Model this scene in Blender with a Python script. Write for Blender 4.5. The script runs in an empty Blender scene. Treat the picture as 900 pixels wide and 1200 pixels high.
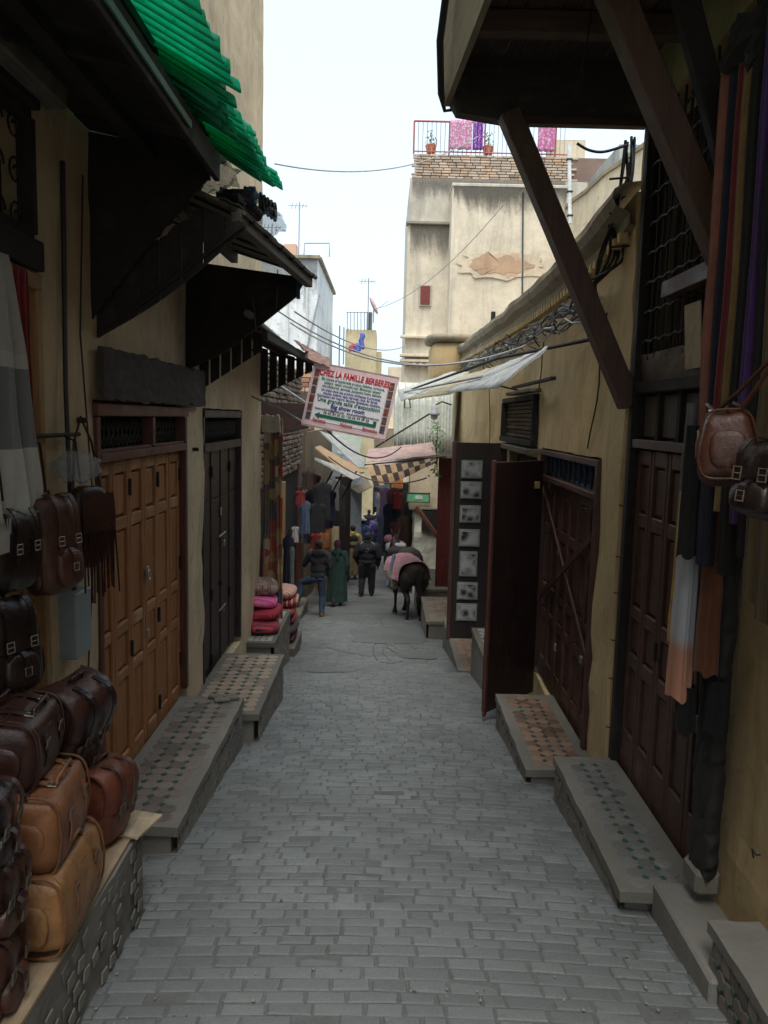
import bpy, bmesh, math, random
from mathutils import Vector, Matrix, noise
R = math.radians
rnd = random.Random(7)
sc = bpy.context.scene
col = sc.collection

# ------------------------------------------------------------------ camera, world, sun, exposure
PITCH, ROLL = R(6.75), 0.024
cd = bpy.data.cameras.new('camera'); cam = bpy.data.objects.new('camera', cd); col.objects.link(cam)
cd.sensor_fit = 'VERTICAL'; cd.sensor_height = 36; cd.lens = 930/1200*36
cd.clip_start = .05; cd.clip_end = 1500
cam.matrix_world = Matrix.Translation((0, 0, 2.1)) @ Matrix.Rotation(R(90)-PITCH, 4, 'X') @ Matrix.Rotation(ROLL, 4, 'Z')
sc.camera = cam
SUN_EL, SUN_AZ = 66, 188
w = bpy.data.worlds.new('World'); sc.world = w; w.use_nodes = True
nt = w.node_tree; bg = nt.nodes['Background']
sky = nt.nodes.new('ShaderNodeTexSky'); sky.sky_type = 'NISHITA'; sky.sun_disc = False
sky.sun_elevation = R(SUN_EL); sky.sun_rotation = R(SUN_AZ); sky.air_density = 1.0; sky.dust_density = 4.0; sky.ozone_density = 1.0
hs = nt.nodes.new('ShaderNodeHueSaturation'); hs.inputs['Saturation'].default_value = .42; hs.inputs['Value'].default_value = 1.0
nt.links.new(sky.outputs[0], hs.inputs['Color'])
# an even cloud deck: blend the clear sky towards a soft grey-white
mx = nt.nodes.new('ShaderNodeMix'); mx.data_type = 'RGBA'; mx.inputs[0].default_value = .7
mx.inputs[7].default_value = (4.55, 5.6, 6.35, 1)
nt.links.new(hs.outputs[0], mx.inputs[6]); nt.links.new(mx.outputs[2], bg.inputs['Color'])
bg.inputs['Strength'].default_value = .105
sd = bpy.data.lights.new('sun', 'SUN'); sun = bpy.data.objects.new('sun', sd); col.objects.link(sun)
sd.energy = 1.5; sd.angle = R(40); sd.color = (1, .96, .9)
sun.rotation_euler = (R(90-SUN_EL), 0, R(180-SUN_AZ)); sun.location = (0, -5, 20)
sc.view_settings.view_transform = 'Standard'; sc.view_settings.look = 'None'
sc.view_settings.exposure = 1.2; sc.view_settings.gamma = 1
sc.cycles.max_bounces = 6; sc.cycles.diffuse_bounces = 4; sc.cycles.transparent_max_bounces = 8

# ------------------------------------------------------------------ helpers
W = {}
def wpos(o): return W.get(o, Vector((0, 0, 0))) if o else Vector((0, 0, 0))
def tag(o, label=None, cat=None, group=None, kind=None):
    if label: o['label'] = label
    if cat: o['category'] = cat
    if group: o['group'] = group
    if kind: o['kind'] = kind
    return o
def thing(name, label, cat, loc=(0, 0, 0), rot=(0, 0, 0), group=None):
    o = bpy.data.objects.new(name, None); col.objects.link(o)
    o.empty_display_size = .1; o.location = loc
    o.rotation_euler = rot if isinstance(rot, (tuple, list)) else (0, 0, rot)
    W[o] = Vector(loc); return tag(o, label, cat, group)
def link(name, me, parent=None, loc=None, rot=None, scale=None, kind=None, label=None):
    o = bpy.data.objects.new(name, me); col.objects.link(o)
    if parent: o.parent = parent
    if loc is not None: o.location = loc
    if rot is not None: o.rotation_euler = rot
    if scale is not None: o.scale = scale
    if kind: o['kind'] = kind
    if label: o['label'] = label
    W[o] = wpos(parent) + Vector(o.location); return o

def cr(P, k=5):
    P = [Vector(p) for p in P]; q = []
    for i in range(len(P)-1):
        p0, p1, p2, p3 = P[max(i-1, 0)], P[i], P[i+1], P[min(i+2, len(P)-1)]
        for j in range(k):
            t = j/k; q.append(.5*((2*p1)+(p2-p0)*t+(2*p0-5*p1+4*p2-p3)*t*t+(3*p1-p0-3*p2+p3)*t**3))
    return q+[P[-1]]
class MB:
    """Collects shapes into one mesh. Coordinates are world ones unless local=True at build."""
    def __init__(s): s.v = []; s.f = []
    def add(s, v, f):
        n = len(s.v); s.v += [Vector(p) for p in v]; s.f += [[i+n for i in q] for q in f]; return s
    def box(s, c, d, rot=None, bev=0.0):
        c = Vector(c); h = Vector(d)/2
        if bev <= 0:
            v = [Vector((x*h.x, y*h.y, z*h.z)) for x in (-1, 1) for y in (-1, 1) for z in (-1, 1)]
            f = [(0, 1, 3, 2), (4, 6, 7, 5), (0, 4, 5, 1), (2, 3, 7, 6), (0, 2, 6, 4), (1, 5, 7, 3)]
        else:
            b = min(bev, min(h)*.49); v = []; ix = {}
            for x in (-1, 1):
                for y in (-1, 1):
                    for z in (-1, 1):
                        for a in range(3):
                            q = [x*(h.x-b), y*(h.y-b), z*(h.z-b)]; q[a] = (x, y, z)[a]*h[a]
                            ix[(x, y, z, a)] = len(v); v.append(Vector(q))
            f = []
            for a in range(3):
                o1, o2 = (a+1) % 3, (a+2) % 3
                for sgn in (-1, 1):
                    q = []
                    for (p, r) in ((-1, -1), (1, -1), (1, 1), (-1, 1)):
                        k = [0, 0, 0]; k[a] = sgn; k[o1] = p; k[o2] = r; q.append(ix[(*k, a)])
                    f.append(q if sgn > 0 else q[::-1])
                for p in (-1, 1):
                    for r in (-1, 1):
                        k1 = [0, 0, 0]; k1[o1] = p; k1[o2] = r; k2 = list(k1); k1[a] = -1; k2[a] = 1
                        q = [ix[(*k1, o1)], ix[(*k2, o1)], ix[(*k2, o2)], ix[(*k1, o2)]]
                        f.append(q if p*r < 0 else q[::-1])
            for x in (-1, 1):
                for y in (-1, 1):
                    for z in (-1, 1):
                        q = [ix[(x, y, z, 0)], ix[(x, y, z, 1)], ix[(x, y, z, 2)]]
                        f.append(q if x*y*z > 0 else q[::-1])
        if rot is not None:
            m = rot if isinstance(rot, Matrix) else Matrix.Rotation(rot, 3, 'Z')
            v = [m @ p for p in v]
        return s.add([p+c for p in v], f)
    def beam(s, a, b, w, h, bev=.004, up=(0, 0, 1)):
        a = Vector(a); b = Vector(b); d = b-a; L = d.length; d.normalize()
        u = Vector(up)
        if abs(d.dot(u)) > .99: u = Vector((0, 1, 0))
        x = d.cross(u).normalized(); z = x.cross(d)
        m = Matrix((x, d, z)).transposed()
        return s.box((a+b)/2, (w, L, h), m, bev)
    def tube(s, pts, r, n=6, cap=True):
        pts = [Vector(p) for p in pts]; rr = r if isinstance(r, (list, tuple)) else [r]*len(pts)
        v = []; f = []; px = None
        for i, p in enumerate(pts):
            d = (pts[min(i+1, len(pts)-1)]-pts[max(i-1, 0)])
            if d.length < 1e-9: d = Vector((0, 0, 1))
            d.normalize()
            if px is None:
                u = Vector((0, 0, 1)) if abs(d.z) < .9 else Vector((1, 0, 0)); px = d.cross(u).normalized()
            else:
                px = px - d*px.dot(d)
                px = px.normalized() if px.length > 1e-6 else d.orthogonal().normalized()
            py = d.cross(px)
            for k in range(n):
                t = 2*math.pi*k/n; v.append(p+(px*math.cos(t)+py*math.sin(t))*rr[i])
        for i in range(len(pts)-1):
            for k in range(n):
                a = i*n+k; b = i*n+(k+1) % n; f.append((a, b, b+n, a+n))
        if cap: f.append(list(range(n))[::-1]); f.append([(len(pts)-1)*n+k for k in range(n)])
        return s.add(v, f)
    def smooth_tube(s, pts, r, n=6, k=6):
        P = [Vector(p) for p in pts]; q = []
        for i in range(len(P)-1):
            p0, p1, p2, p3 = P[max(i-1, 0)], P[i], P[i+1], P[min(i+2, len(P)-1)]
            for j in range(k):
                t = j/k; q.append(.5*((2*p1)+(p2-p0)*t+(2*p0-5*p1+4*p2-p3)*t*t+(3*p1-p0-3*p2+p3)*t**3))
        q.append(P[-1]); return s.tube(q, r, n)
    def prism(s, poly, a, b):
        """poly: 3D points of one face; a, b: offset vectors of the two faces."""
        n = len(poly); a = Vector(a); b = Vector(b)
        v = [Vector(p)+a for p in poly]+[Vector(p)+b for p in poly]
        f = [list(range(n))[::-1], list(range(n, 2*n))]+[(i, (i+1) % n, (i+1) % n+n, i+n) for i in range(n)]
        return s.add(v, f)
    def sheet(s, fn, nu, nv, th=0.0):
        """surface fn(u, v) in 0..1; th > 0 gives it thickness along its normals."""
        P = [[Vector(fn(i/nu, j/nv)) for j in range(nv+1)] for i in range(nu+1)]
        v = [p for r in P for p in r]; m = nv+1
        f = [(i*m+j, (i+1)*m+j, (i+1)*m+j+1, i*m+j+1) for i in range(nu) for j in range(nv)]
        if th:
            N = len(v); nrm = []
            for i in range(nu+1):
                for j in range(nv+1):
                    du = P[min(i+1, nu)][j]-P[max(i-1, 0)][j]; dv = P[i][min(j+1, nv)]-P[i][max(j-1, 0)]
                    q = du.cross(dv); nrm.append(q.normalized() if q.length > 1e-9 else Vector((0, 0, 1)))
            v2 = [p-q*th for p, q in zip(v, nrm)]
            f2 = [tuple(k+N for k in q[::-1]) for q in f]
            bd = [i*m for i in range(nu+1)]+[nu*m+j for j in range(1, m)]+[i*m+nv for i in range(nu-1, -1, -1)]+[j for j in range(nv-1, 0, -1)]
            f3 = [(bd[k], bd[k]+N, bd[(k+1) % len(bd)]+N, bd[(k+1) % len(bd)]) for k in range(len(bd))]
            v = v+v2; f = f+f2+f3
        return s.add(v, f)
    def blobby(s, c, d, e=3.0, n=14, m=9, rot=None, fn=None):
        """superellipsoid of full size d"""
        c = Vector(c); v = []; f = []
        def pw(a): return math.copysign(abs(a)**(2/e), a)
        for i in range(1, m):
            ph = -math.pi/2+math.pi*i/m
            for k in range(n):
                t = 2*math.pi*k/n
                v.append(Vector((pw(math.cos(t))*pw(math.cos(ph))*d[0]/2, pw(math.sin(t))*pw(math.cos(ph))*d[1]/2, pw(math.sin(ph))*d[2]/2)))
        v += [Vector((0, 0, -d[2]/2)), Vector((0, 0, d[2]/2))]
        for i in range(m-2):
            for k in range(n): f.append((i*n+k, i*n+(k+1) % n, (i+1)*n+(k+1) % n, (i+1)*n+k))
        B, T = len(v)-2, len(v)-1
        for k in range(n):
            f.append((B, (k+1) % n, k)); f.append((T, (m-2)*n+k, (m-2)*n+(k+1) % n))
        if fn: v = [Vector(fn(p)) for p in v]
        if rot is not None: v = [rot @ p for p in v]
        return s.add([p+c for p in v], f)
    def mesh(s, name, m, off=(0, 0, 0), smooth=False):
        me = bpy.data.meshes.new(name); off = Vector(off)
        me.from_pydata([p-off for p in s.v], [], s.f); me.materials.append(m)
        if smooth: me.polygons.foreach_set('use_smooth', [True]*len(me.polygons))
        me.update(); return me
    def build(s, name, m, parent=None, local=False, smooth=False, kind=None, label=None, center=True):
        base = Vector((0, 0, 0)) if local else wpos(parent)
        if not s.v: return None
        ctr = Vector((0, 0, 0))
        if center and parent is None and not local:
            ctr = sum(s.v, Vector())/len(s.v)
        me = s.mesh(name, m, base+ctr, smooth)
        return link(name, me, parent, ctr if center and parent is None else None, kind=kind, label=label)
def sub(parent, name, m, c, d, bev=.004, rot=None, label=None, smooth=False):
    return MB().box(c, d, rot, bev).build(name, m, parent, label=label, smooth=smooth)
def catenary(a, b, sag, n=14):
    a = Vector(a); b = Vector(b)
    return [a.lerp(b, i/n)-Vector((0, 0, sag*4*(i/n)*(1-i/n))) for i in range(n+1)]
def nz(x, y, z=0., s=1.): return noise.noise(Vector((x*s, y*s, z*s)))

# camera unprojection used once to set out the place: a photo pixel on a known plane gives a world point
def ray(px, py):
    a = px-450; b = 600-py; c, s = math.cos(ROLL), math.sin(ROLL)
    a, b = a*c-b*s, a*s+b*c; x = a/930; z = b/930; cp, sp = math.cos(PITCH), math.sin(PITCH)
    return Vector((x, cp+z*sp, -sp+z*cp))
def at(px, py, Y): d = ray(px, py); return Vector((0, 0, 2.1))+d*(Y/d.y)
def atX(px, py, X): d = ray(px, py); return Vector((0, 0, 2.1))+d*(X/d.x)
GP = [(-30, 3), (-6, .6), (0, .05), (2, -.1), (3.6, -.27), (5.4, -.48), (7.2, -.70), (9, -.97), (12, -1.5), (15, -1.98), (18, -2.33), (22, -2.8), (30, -3.45), (40, -4.2), (70, -6), (400, -14)]
def G(y):
    if y <= GP[0][0]: return GP[0][1]
    for (a, b), (c, d) in zip(GP, GP[1:]):
        if y <= c: return b+(d-b)*(y-a)/(c-a)
    return GP[-1][1]

# ------------------------------------------------------------------ materials
MC = {}
class NT:
    def __init__(s, name):
        s.m = bpy.data.materials.new(name); s.m.use_nodes = True; s.t = s.m.node_tree
        s.b = s.t.nodes['Principled BSDF']; s.tc = s.n('TexCoord')
    def n(s, k, **kw):
        x = s.t.nodes.new('ShaderNode'+k)
        for a, b in kw.items(): setattr(x, a, b)
        return x
    def l(s, a, b): s.t.links.new(a, b)
    def coord(s, scale=(1, 1, 1), src='Object', rot=(0, 0, 0), jitter=False):
        mp = s.n('Mapping'); mp.inputs['Scale'].default_value = scale; mp.inputs['Rotation'].default_value = rot
        s.l(s.tc.outputs[src], mp.inputs['Vector'])
        if jitter:
            oi = s.n('ObjectInfo'); vm = s.n('VectorMath', operation='SCALE'); vm.inputs[0].default_value = (37, 91, 53)
            s.l(oi.outputs['Random'], vm.inputs['Scale']); s.l(vm.outputs[0], mp.inputs['Location'])
        return mp.outputs[0]
    def noise(s, co, scale, detail=5, rough=.6, dist=0.):
        x = s.n('TexNoise'); x.inputs['Scale'].default_value = scale; x.inputs['Detail'].default_value = detail
        x.inputs['Roughness'].default_value = rough; x.inputs['Distortion'].default_value = dist
        s.l(co, x.inputs['Vector']); return x.outputs['Fac']
    def ramp(s, fac, stops, interp='LINEAR'):
        x = s.n('ValToRGB'); r = x.color_ramp; r.interpolation = interp
        while len(r.elements) < len(stops): r.elements.new(.5)
        for e, (p, c) in zip(r.elements, stops): e.position = p; e.color = (*c, 1) if len(c) == 3 else c
        s.l(fac, x.inputs['Fac']); return x.outputs['Color']
    def mix(s, fac, a, b, mode='MIX'):
        x = s.n('Mix', data_type='RGBA', blend_type=mode)
        for i, q in ((0, fac), (6, a), (7, b)):
            if isinstance(q, (int, float)): x.inputs[i].default_value = q
            elif isinstance(q, tuple): x.inputs[i].default_value = (*q, 1)
            else: s.l(q, x.inputs[i])
        return x.outputs[2]
    def math(s, op, a, b=0.):
        x = s.n('Math', operation=op)
        for i, q in enumerate((a, b)):
            if isinstance(q, (int, float)): x.inputs[i].default_value = q
            else: s.l(q, x.inputs[i])
        return x.outputs[0]
    def bump(s, h, strength=.3, dist=.01):
        x = s.n('Bump'); x.inputs['Strength'].default_value = strength; x.inputs['Distance'].default_value = dist
        s.l(h, x.inputs['Height']); s.l(x.outputs[0], s.b.inputs['Normal'])
    def col(s, c): s.l(c, s.b.inputs['Base Color'])
    def rough(s, r):
        if isinstance(r, (int, float)): s.b.inputs['Roughness'].default_value = r
        else: s.l(r, s.b.inputs['Roughness'])
def k3(c, f): return tuple(max(0, min(1, x*f)) for x in c)
def mat(key, fn):
    if key not in MC: MC[key] = fn()
    return MC[key]

def plaster(c, stain=(.10, .08, .055), patch=None, rough=.9, key=None, amt=.45, sx=2.6, sz=.6):
    def mk():
        s = NT('plaster'); co = s.coord()
        big = s.noise(co, .9, 6, .65); fine = s.noise(co, 14, 6, .7)
        a = s.ramp(big, [(.3, k3(c, .72)), (.5, c), (.72, k3(c, 1.22))])
        a = s.mix(s.ramp(fine, [(.35, (.0,)*3), (.75, (.35,)*3)]), a, k3(c, .62))
        drip = s.noise(s.coord((sx, sx, sz)), 1.3, 8, .75, .5)
        a = s.mix(s.math('MULTIPLY', s.ramp(drip, [(.5, (0,)*3), (.75, (1,)*3)]), amt*.8), a, stain)
        bl = s.noise(co, 2.6, 8, .75, .4)
        a = s.mix(s.math('MULTIPLY', s.ramp(bl, [(.58, (0,)*3), (.66, (1,)*3)]), amt*.9), a, patch or k3(c, .5))
        s.col(a); s.rough(rough)
        s.bump(s.math('ADD', s.math('MULTIPLY', big, .6), s.math('ADD', s.math('MULTIPLY', fine, .35), s.math('MULTIPLY', bl, .5))), .55, .03)
        return s.m
    return mat(('pl', c, stain, patch, amt, key, sx, sz), mk)
def wood(c, axis='z', rough=.55, wear=.35, worn=None, scale=1., key=None):
    def mk():
        s = NT('wood'); sc_ = {'z': (14, 14, 1.1), 'y': (14, 1.1, 14), 'x': (1.1, 14, 14)}[axis]
        co = s.coord(tuple(q*scale for q in sc_), jitter=True)
        g = s.noise(co, 2.2, 8, .7, .6); g2 = s.noise(s.coord(jitter=True), 5, 6, .7)
        a = s.ramp(g, [(.25, k3(c, .5)), (.5, c), (.78, k3(c, 1.5))])
        oi = s.n('ObjectInfo'); a = s.mix(s.math('MULTIPLY', oi.outputs['Random'], .3), a, k3(c, .55))
        a = s.mix(s.math('MULTIPLY', s.ramp(g2, [(.52, (0,)*3), (.68, (1,)*3)]), wear), a, worn or k3(c, 1.9))
        s.col(a); s.rough(s.ramp(g2, [(.3, (rough-.12,)*3), (.7, (min(1, rough+.2),)*3)]))
        s.bump(s.math('ADD', g, s.math('MULTIPLY', g2, .5)), .35, .006); return s.m
    return mat(('wd', c, axis, rough, wear, worn, scale, key), mk)
def leather(c, rough=.34, key=None):
    def mk():
        s = NT('leather'); co = s.coord(jitter=True)
        a_ = s.noise(co, 7, 6, .65, .5); vo = s.n('TexVoronoi'); vo.inputs['Scale'].default_value = 260; s.l(co, vo.inputs['Vector'])
        s.col(s.ramp(a_, [(.28, k3(c, .42)), (.5, c), (.75, k3(c, 1.55))]))
        s.rough(s.ramp(a_, [(.3, (rough+.18,)*3), (.7, (rough-.08,)*3)]))
        s.bump(s.math('ADD', s.math('MULTIPLY', vo.outputs['Distance'], .18), s.noise(co, 13, 5, .7, 1.2)), .5, .008); return s.m
    return mat(('le', c, rough, key), mk)
def fabric(c, rough=.9, c2=None, key=None, folds=.4):
    def mk():
        s = NT('fabric'); co = s.coord(jitter=True); a_ = s.noise(co, 9, 5, .65)
        s.col(s.ramp(a_, [(.3, k3(c, .72)), (.7, c2 or k3(c, 1.2))])); s.rough(rough)
        s.b.inputs['Sheen Weight'].default_value = .2 if max(c) > .1 else .02
        wv = s.n('TexNoise'); wv.inputs['Scale'].default_value = 420; s.l(co, wv.inputs['Vector'])
        s.bump(s.math('ADD', s.math('MULTIPLY', wv.outputs['Fac'], .12), s.math('MULTIPLY', a_, folds)), .5, .012); return s.m
    return mat(('fa', c, rough, c2, key), mk)
def metal(c, rough=.45, rust=.0, met=.9):
    def mk():
        s = NT('metal'); co = s.coord(jitter=True); a_ = s.noise(co, 11, 7, .7)
        s.col(s.mix(s.math('MULTIPLY', s.ramp(a_, [(.5, (0,)*3), (.62, (1,)*3)]), rust), s.ramp(a_, [(.3, k3(c, .75)), (.7, k3(c, 1.15))]), (.11, .045, .02)))
        s.b.inputs['Metallic'].default_value = met; s.rough(s.ramp(a_, [(.3, (rough,)*3), (.7, (min(1, rough+.25),)*3)]))
        s.bump(a_, .2, .004); return s.m
    return mat(('me', c, rough, rust, met), mk)
def plain(c, rough=.6, key='', noise_=.25):
    def mk():
        s = NT('painted'); a_ = s.noise(s.coord(jitter=True), 12, 5, .65)
        s.col(s.ramp(a_, [(.3, k3(c, 1-noise_)), (.7, k3(c, 1+noise_))])); s.rough(rough); s.bump(a_, .2, .004); return s.m
    return mat(('pn', c, rough, key, noise_), mk)
def stone(c, rough=.85, island=False, var=.35, key=None, dirt=(.035, .033, .028)):
    def mk():
        s = NT('stone'); co = s.coord(); a_ = s.noise(co, 3, 7, .7); b_ = s.noise(co, 60, 5, .7); d_ = s.noise(co, .8, 4, .6)
        a = s.ramp(a_, [(.28, k3(c, .66)), (.5, c), (.74, k3(c, 1.28))])
        a = s.mix(s.ramp(b_, [(.42, (0,)*3), (.72, (.5,)*3)]), a, k3(c, .5))
        a = s.mix(s.math('MULTIPLY', s.ramp(d_, [(.46, (0,)*3), (.60, (1,)*3)]), .6), a, k3(c, .66))
        r = s.n('NewGeometry').outputs['Random Per Island']; r2 = s.n('ObjectInfo').outputs['Random']
        q = s.math('FRACT', s.math('ADD', s.math('MULTIPLY', r, 7.3), s.math('MULTIPLY', r2, 3.7)))
        a = s.mix(1., a, s.ramp(q, [(0, (1-var,)*3), (.5, (1,)*3), (1, (1+var*.6, 1+var*.6, 1+var*.55))]), 'MULTIPLY')
        s.col(a); s.rough(s.ramp(a_, [(.3, (rough-.2,)*3), (.7, (min(1, rough+.1),)*3)]))
        s.bump(s.math('ADD', a_, s.math('MULTIPLY', b_, .5)), .5, .006); return s.m
    return mat(('st', c, rough, var, key), mk)

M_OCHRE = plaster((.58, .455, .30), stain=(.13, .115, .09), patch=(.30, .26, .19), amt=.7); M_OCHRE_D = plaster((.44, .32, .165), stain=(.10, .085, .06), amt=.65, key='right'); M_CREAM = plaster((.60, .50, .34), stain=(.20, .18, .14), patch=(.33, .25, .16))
M_WHITE = plaster((.68, .68, .65), stain=(.25, .25, .23), patch=(.30, .29, .27))
M_PALE = plaster((.40, .32, .20), stain=(.12, .10, .07))
M_DOOR = wood((.33, .138, .050), 'z', .55, .5, (.45, .24, .12)); M_DOORH = wood((.35, .155, .062), 'y', .55, .7, (.50, .32, .19))
M_FRAME = wood((.13, .045, .028), 'y', .55, .25, (.20, .09, .05)); M_FRAMEZ = wood((.10, .032, .020), 'z', .55, .25, (.20, .09, .05))
M_BLACKW = wood((.016, .013, .012), 'y', .8, .5, (.065, .052, .042)); M_BLACKWX = wood((.015, .012, .0115), 'x', .8, .5, (.065, .052, .042)); M_BLACKWZ = wood((.019, .015, .014), 'z', .8, .5, (.07, .057, .046))
M_BROWN = wood((.078, .036, .027), 'z', .5, .4, (.16, .09, .065)); M_BROWNH = wood((.085, .040, .030), 'y', .5, .65, (.20, .13, .10))
M_BRACE = wood((.095, .050, .034), 'z', .6, .45, (.20, .13, .09))
M_GREYW = wood((.13, .115, .095), 'y', .8, .4, (.26, .24, .2)); M_LIGHTW = wood((.34, .20, .09), 'z', .55, .2)
M_STEEL = metal((.050, .040, .040), .42, .25, .35); M_IRON = metal((.035, .033, .032), .6, .35, .6); M_CHROME = metal((.5, .5, .5), .25, .1)
M_CABLE = plain((.015, .015, .016), .5); M_CABLEG = plain((.30, .31, .32), .6)
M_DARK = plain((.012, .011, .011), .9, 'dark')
M_STREET = stone((.178, .190, .188), .72, var=.17); M_JOINT = plain((.085, .082, .074), .95, 'joint', .5)
M_STONE = stone((.20, .185, .155), .85, var=.15, key='bench'); M_CEMENT = plaster((.20, .19, .168), stain=(.10, .09, .08), amt=.5, key='cem')
M_TERRA = stone((.26, .165, .115), .6, var=.5, key='terra'); M_TERRAG = stone((.20, .165, .14), .6, var=.4, key='terrag'); M_GREEN = stone((.035, .085, .065), .4, var=.35, key='green')
M_BRICK = stone((.40, .20, .115), .9, var=.45, key='brick'); M_BRICKD = stone((.20, .13, .10), .9, var=.5, key='brickd'); M_TEARTH = stone((.48, .32, .2), .9, var=.4, key='brick2')
M_GOLDM = metal((.42, .30, .12), .35, .1)

# ------------------------------------------------------------------ the setting: terrain, street and its paving stones
def ground_sheet():
    xs = [-300, -120, -50, -20, -10, -5, -3, -2, -1, 0, 1, 2, 3, 5, 10, 20, 50, 120, 300]
    ys = [-60, -30, -15, -6, -3]+[i*.5 for i in range(0, 100)]+[52, 56, 62, 70, 90, 130, 200, 400, 900]
    m = MB(); n = len(xs)
    m.add([(x, y, G(y)-.06) for y in ys for x in xs], [(j*n+i, j*n+i+1, (j+1)*n+i+1, (j+1)*n+i) for j in range(len(ys)-1) for i in range(n-1)])
    return tag(m.build('ground', M_CEMENT, smooth=True, center=False), kind='structure')
ground_sheet()
def SZ(x, y):   # surface of the street: a slight dish towards the middle plus unevenness
    return G(y)-.030*(min(abs(x), 1.3)/1.1)**2+.004+.010*nz(x, y, 0, .9)
sm = MB(); nx_ = 26; ny_ = 250
sm.add([(-2.4+4.4*i/nx_, -2+y*.2, SZ(-2.4+4.4*i/nx_, -2+y*.2)-.0060+.003*nz(i, y, 3, .9)) for y in range(ny_+1) for i in range(nx_+1)],
       [(j*(nx_+1)+i, j*(nx_+1)+i+1, (j+1)*(nx_+1)+i+1, (j+1)*(nx_+1)+i) for j in range(ny_) for i in range(nx_)])
def street_material():
    s = NT('worn_mortar'); co = s.coord(); a_ = s.noise(co, 2.2, 7, .7); b_ = s.noise(co, 45, 5, .75)
    a = s.ramp(a_, [(.3, (.105, .108, .104)), (.7, (.17, .175, .17))]); a = s.mix(s.ramp(b_, [(.4, (0,)*3), (.75, (.6,)*3)]), a, (.07, .068, .06))
    s.col(a); s.rough(.9); s.bump(b_, .5, .01); return s.m
street = tag(sm.build('street', street_material(), smooth=True, center=False), kind='structure')

def stone_mesh(m, cx, cy, wx, wy, tilt):
    """one paving stone following the street surface, chamfered and slightly uneven"""
    hx, hy = wx/2, wy/2; v = []
    lift = rnd.uniform(-.003, .003)-(.004 if rnd.random() < .05 else 0)
    cs = [(-1, -1), (1, -1), (1, 1), (-1, 1)]; j = [(rnd.uniform(-.004, .004), rnd.uniform(-.003, .003)) for _ in cs]
    for ins, dz in ((0, -.03), (.0005, -.006), (.006, .0)):
        for (a, b), (jx, jy) in zip(cs, j):
            x = cx+a*(hx-ins)+jx; y = cy+b*(hy-ins)+jy
            v.append((x, y, SZ(x, y)+dz+lift+tilt[0]*a+tilt[1]*b))
    v.append((cx, cy, SZ(cx, cy)+lift+.0012))
    f = [(0, 1, 5, 4), (1, 2, 6, 5), (2, 3, 7, 6), (3, 0, 4, 7), (4, 5, 9, 8), (5, 6, 10, 9), (6, 7, 11, 10), (7, 4, 8, 11), (8, 9, 12), (9, 10, 12), (10, 11, 12), (11, 8, 12)]
    m.add(v, f)
y = 1.55; row = 0; count = 0; rest = MB(); far = MB()
while y < 24:
    d = rnd.choice((.072, .076, .080, .084))
    x = -1.62-rnd.random()*.22
    xmax = 1.62
    while x < xmax:
        wd = rnd.choice((.15, .165, .18, .155, .10, .19, .205))
        cx = x+wd/2; yy = y+d/2+.010*math.sin(cx*1.5+row*.05)+.014*nz(cx, row*.12, 0, 1.0)
        gap = .005+.006*rnd.random()
        tilt = (rnd.uniform(-.0018, .0018), rnd.uniform(-.0015, .0015))
        if abs(cx) < 1.66 and rnd.random() > .004:
            vis = y > 1.9 and abs(cx) < (y*.5) and abs(cx) < 1.25
            if vis and count < 298:
                m = MB(); stone_mesh(m, cx, yy, wd-gap, d-gap, tilt)
                off = Vector((cx, yy, SZ(cx, yy))); me = m.mesh('paving_stone', M_STREET, off)
                link('paving_stone', me, street, off); count += 1
            else:
                stone_mesh(rest, cx, yy, wd-gap, d-gap, tilt)
        x += wd
    y += d; row += 1
rest.build('paving_stones_beyond', M_STREET, street, kind='stuff')
# worn repair patches and the trail of cracks further down
def patch_mesh(cx, cy, rx, ry, n=22, seed=0):
    m = MB(); v = []
    for k in range(n):
        t = 2*math.pi*k/n; r = 1+.25*nz(math.cos(t)*2, math.sin(t)*2, seed); x = cx+rx*r*math.copysign(abs(math.cos(t))**.6, math.cos(t)); yy = cy+ry*r*math.copysign(abs(math.sin(t))**.6, math.sin(t))
        v.append((x, yy, SZ(x, yy)+.007))
    v.append((cx, cy, SZ(cx, cy)+.008))
    return m.add(v, [(k, (k+1) % n, n) for k in range(n)])
M_PATCH = stone((.165, .174, .171), .8, var=.05, key='patch')
for i, (a, b, c, d) in enumerate([(-.62, 9.9, .32, .22), (.15, 14.2, .7, 1.3), (-.3, 18.5, .8, 1.2), (.55, 11.6, .3, .4)]):
    tag(patch_mesh(a, b, c, d, seed=i).build('cement_patch', M_PATCH, center=True), kind='structure')
crm = MB()
def crack(pts, r=.012):
    q = []
    for (a, b), (c, d) in zip(pts, pts[1:]):
        for i in range(7):
            x = a+(c-a)*i/7+.035*nz(a*9+i, b*5, 1); yy = b+(d-b)*i/7+.09*nz(i, a*7, 5); q.append((x, yy, SZ(x, yy)+.003))
    crm.tube(q, r*.45, 4)
crack([(-.02, 17.5), (.02, 15.2), (.05, 13.6), (.12, 12.3), (.34, 11.4), (.33, 10.9)]); crack([(.05, 13.6), (-.12, 12.6), (-.1, 11.4), (-.02, 10.7)]); crack([(.05, 12.6), (.03, 11.7), (.15, 10.8)], .009)
crack([(-.02, 10.7), (.15, 10.55), (.33, 10.9)], .009); crack([(.07, 13), (.2, 12.7), (.3, 12)], .008); crack([(-.9, 12.4), (-.4, 11.6), (-.1, 11.2)], .006)
tag(crm.build('street_cracks', plain((.11, .106, .098), .95, 'crack')), kind='structure')
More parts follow.
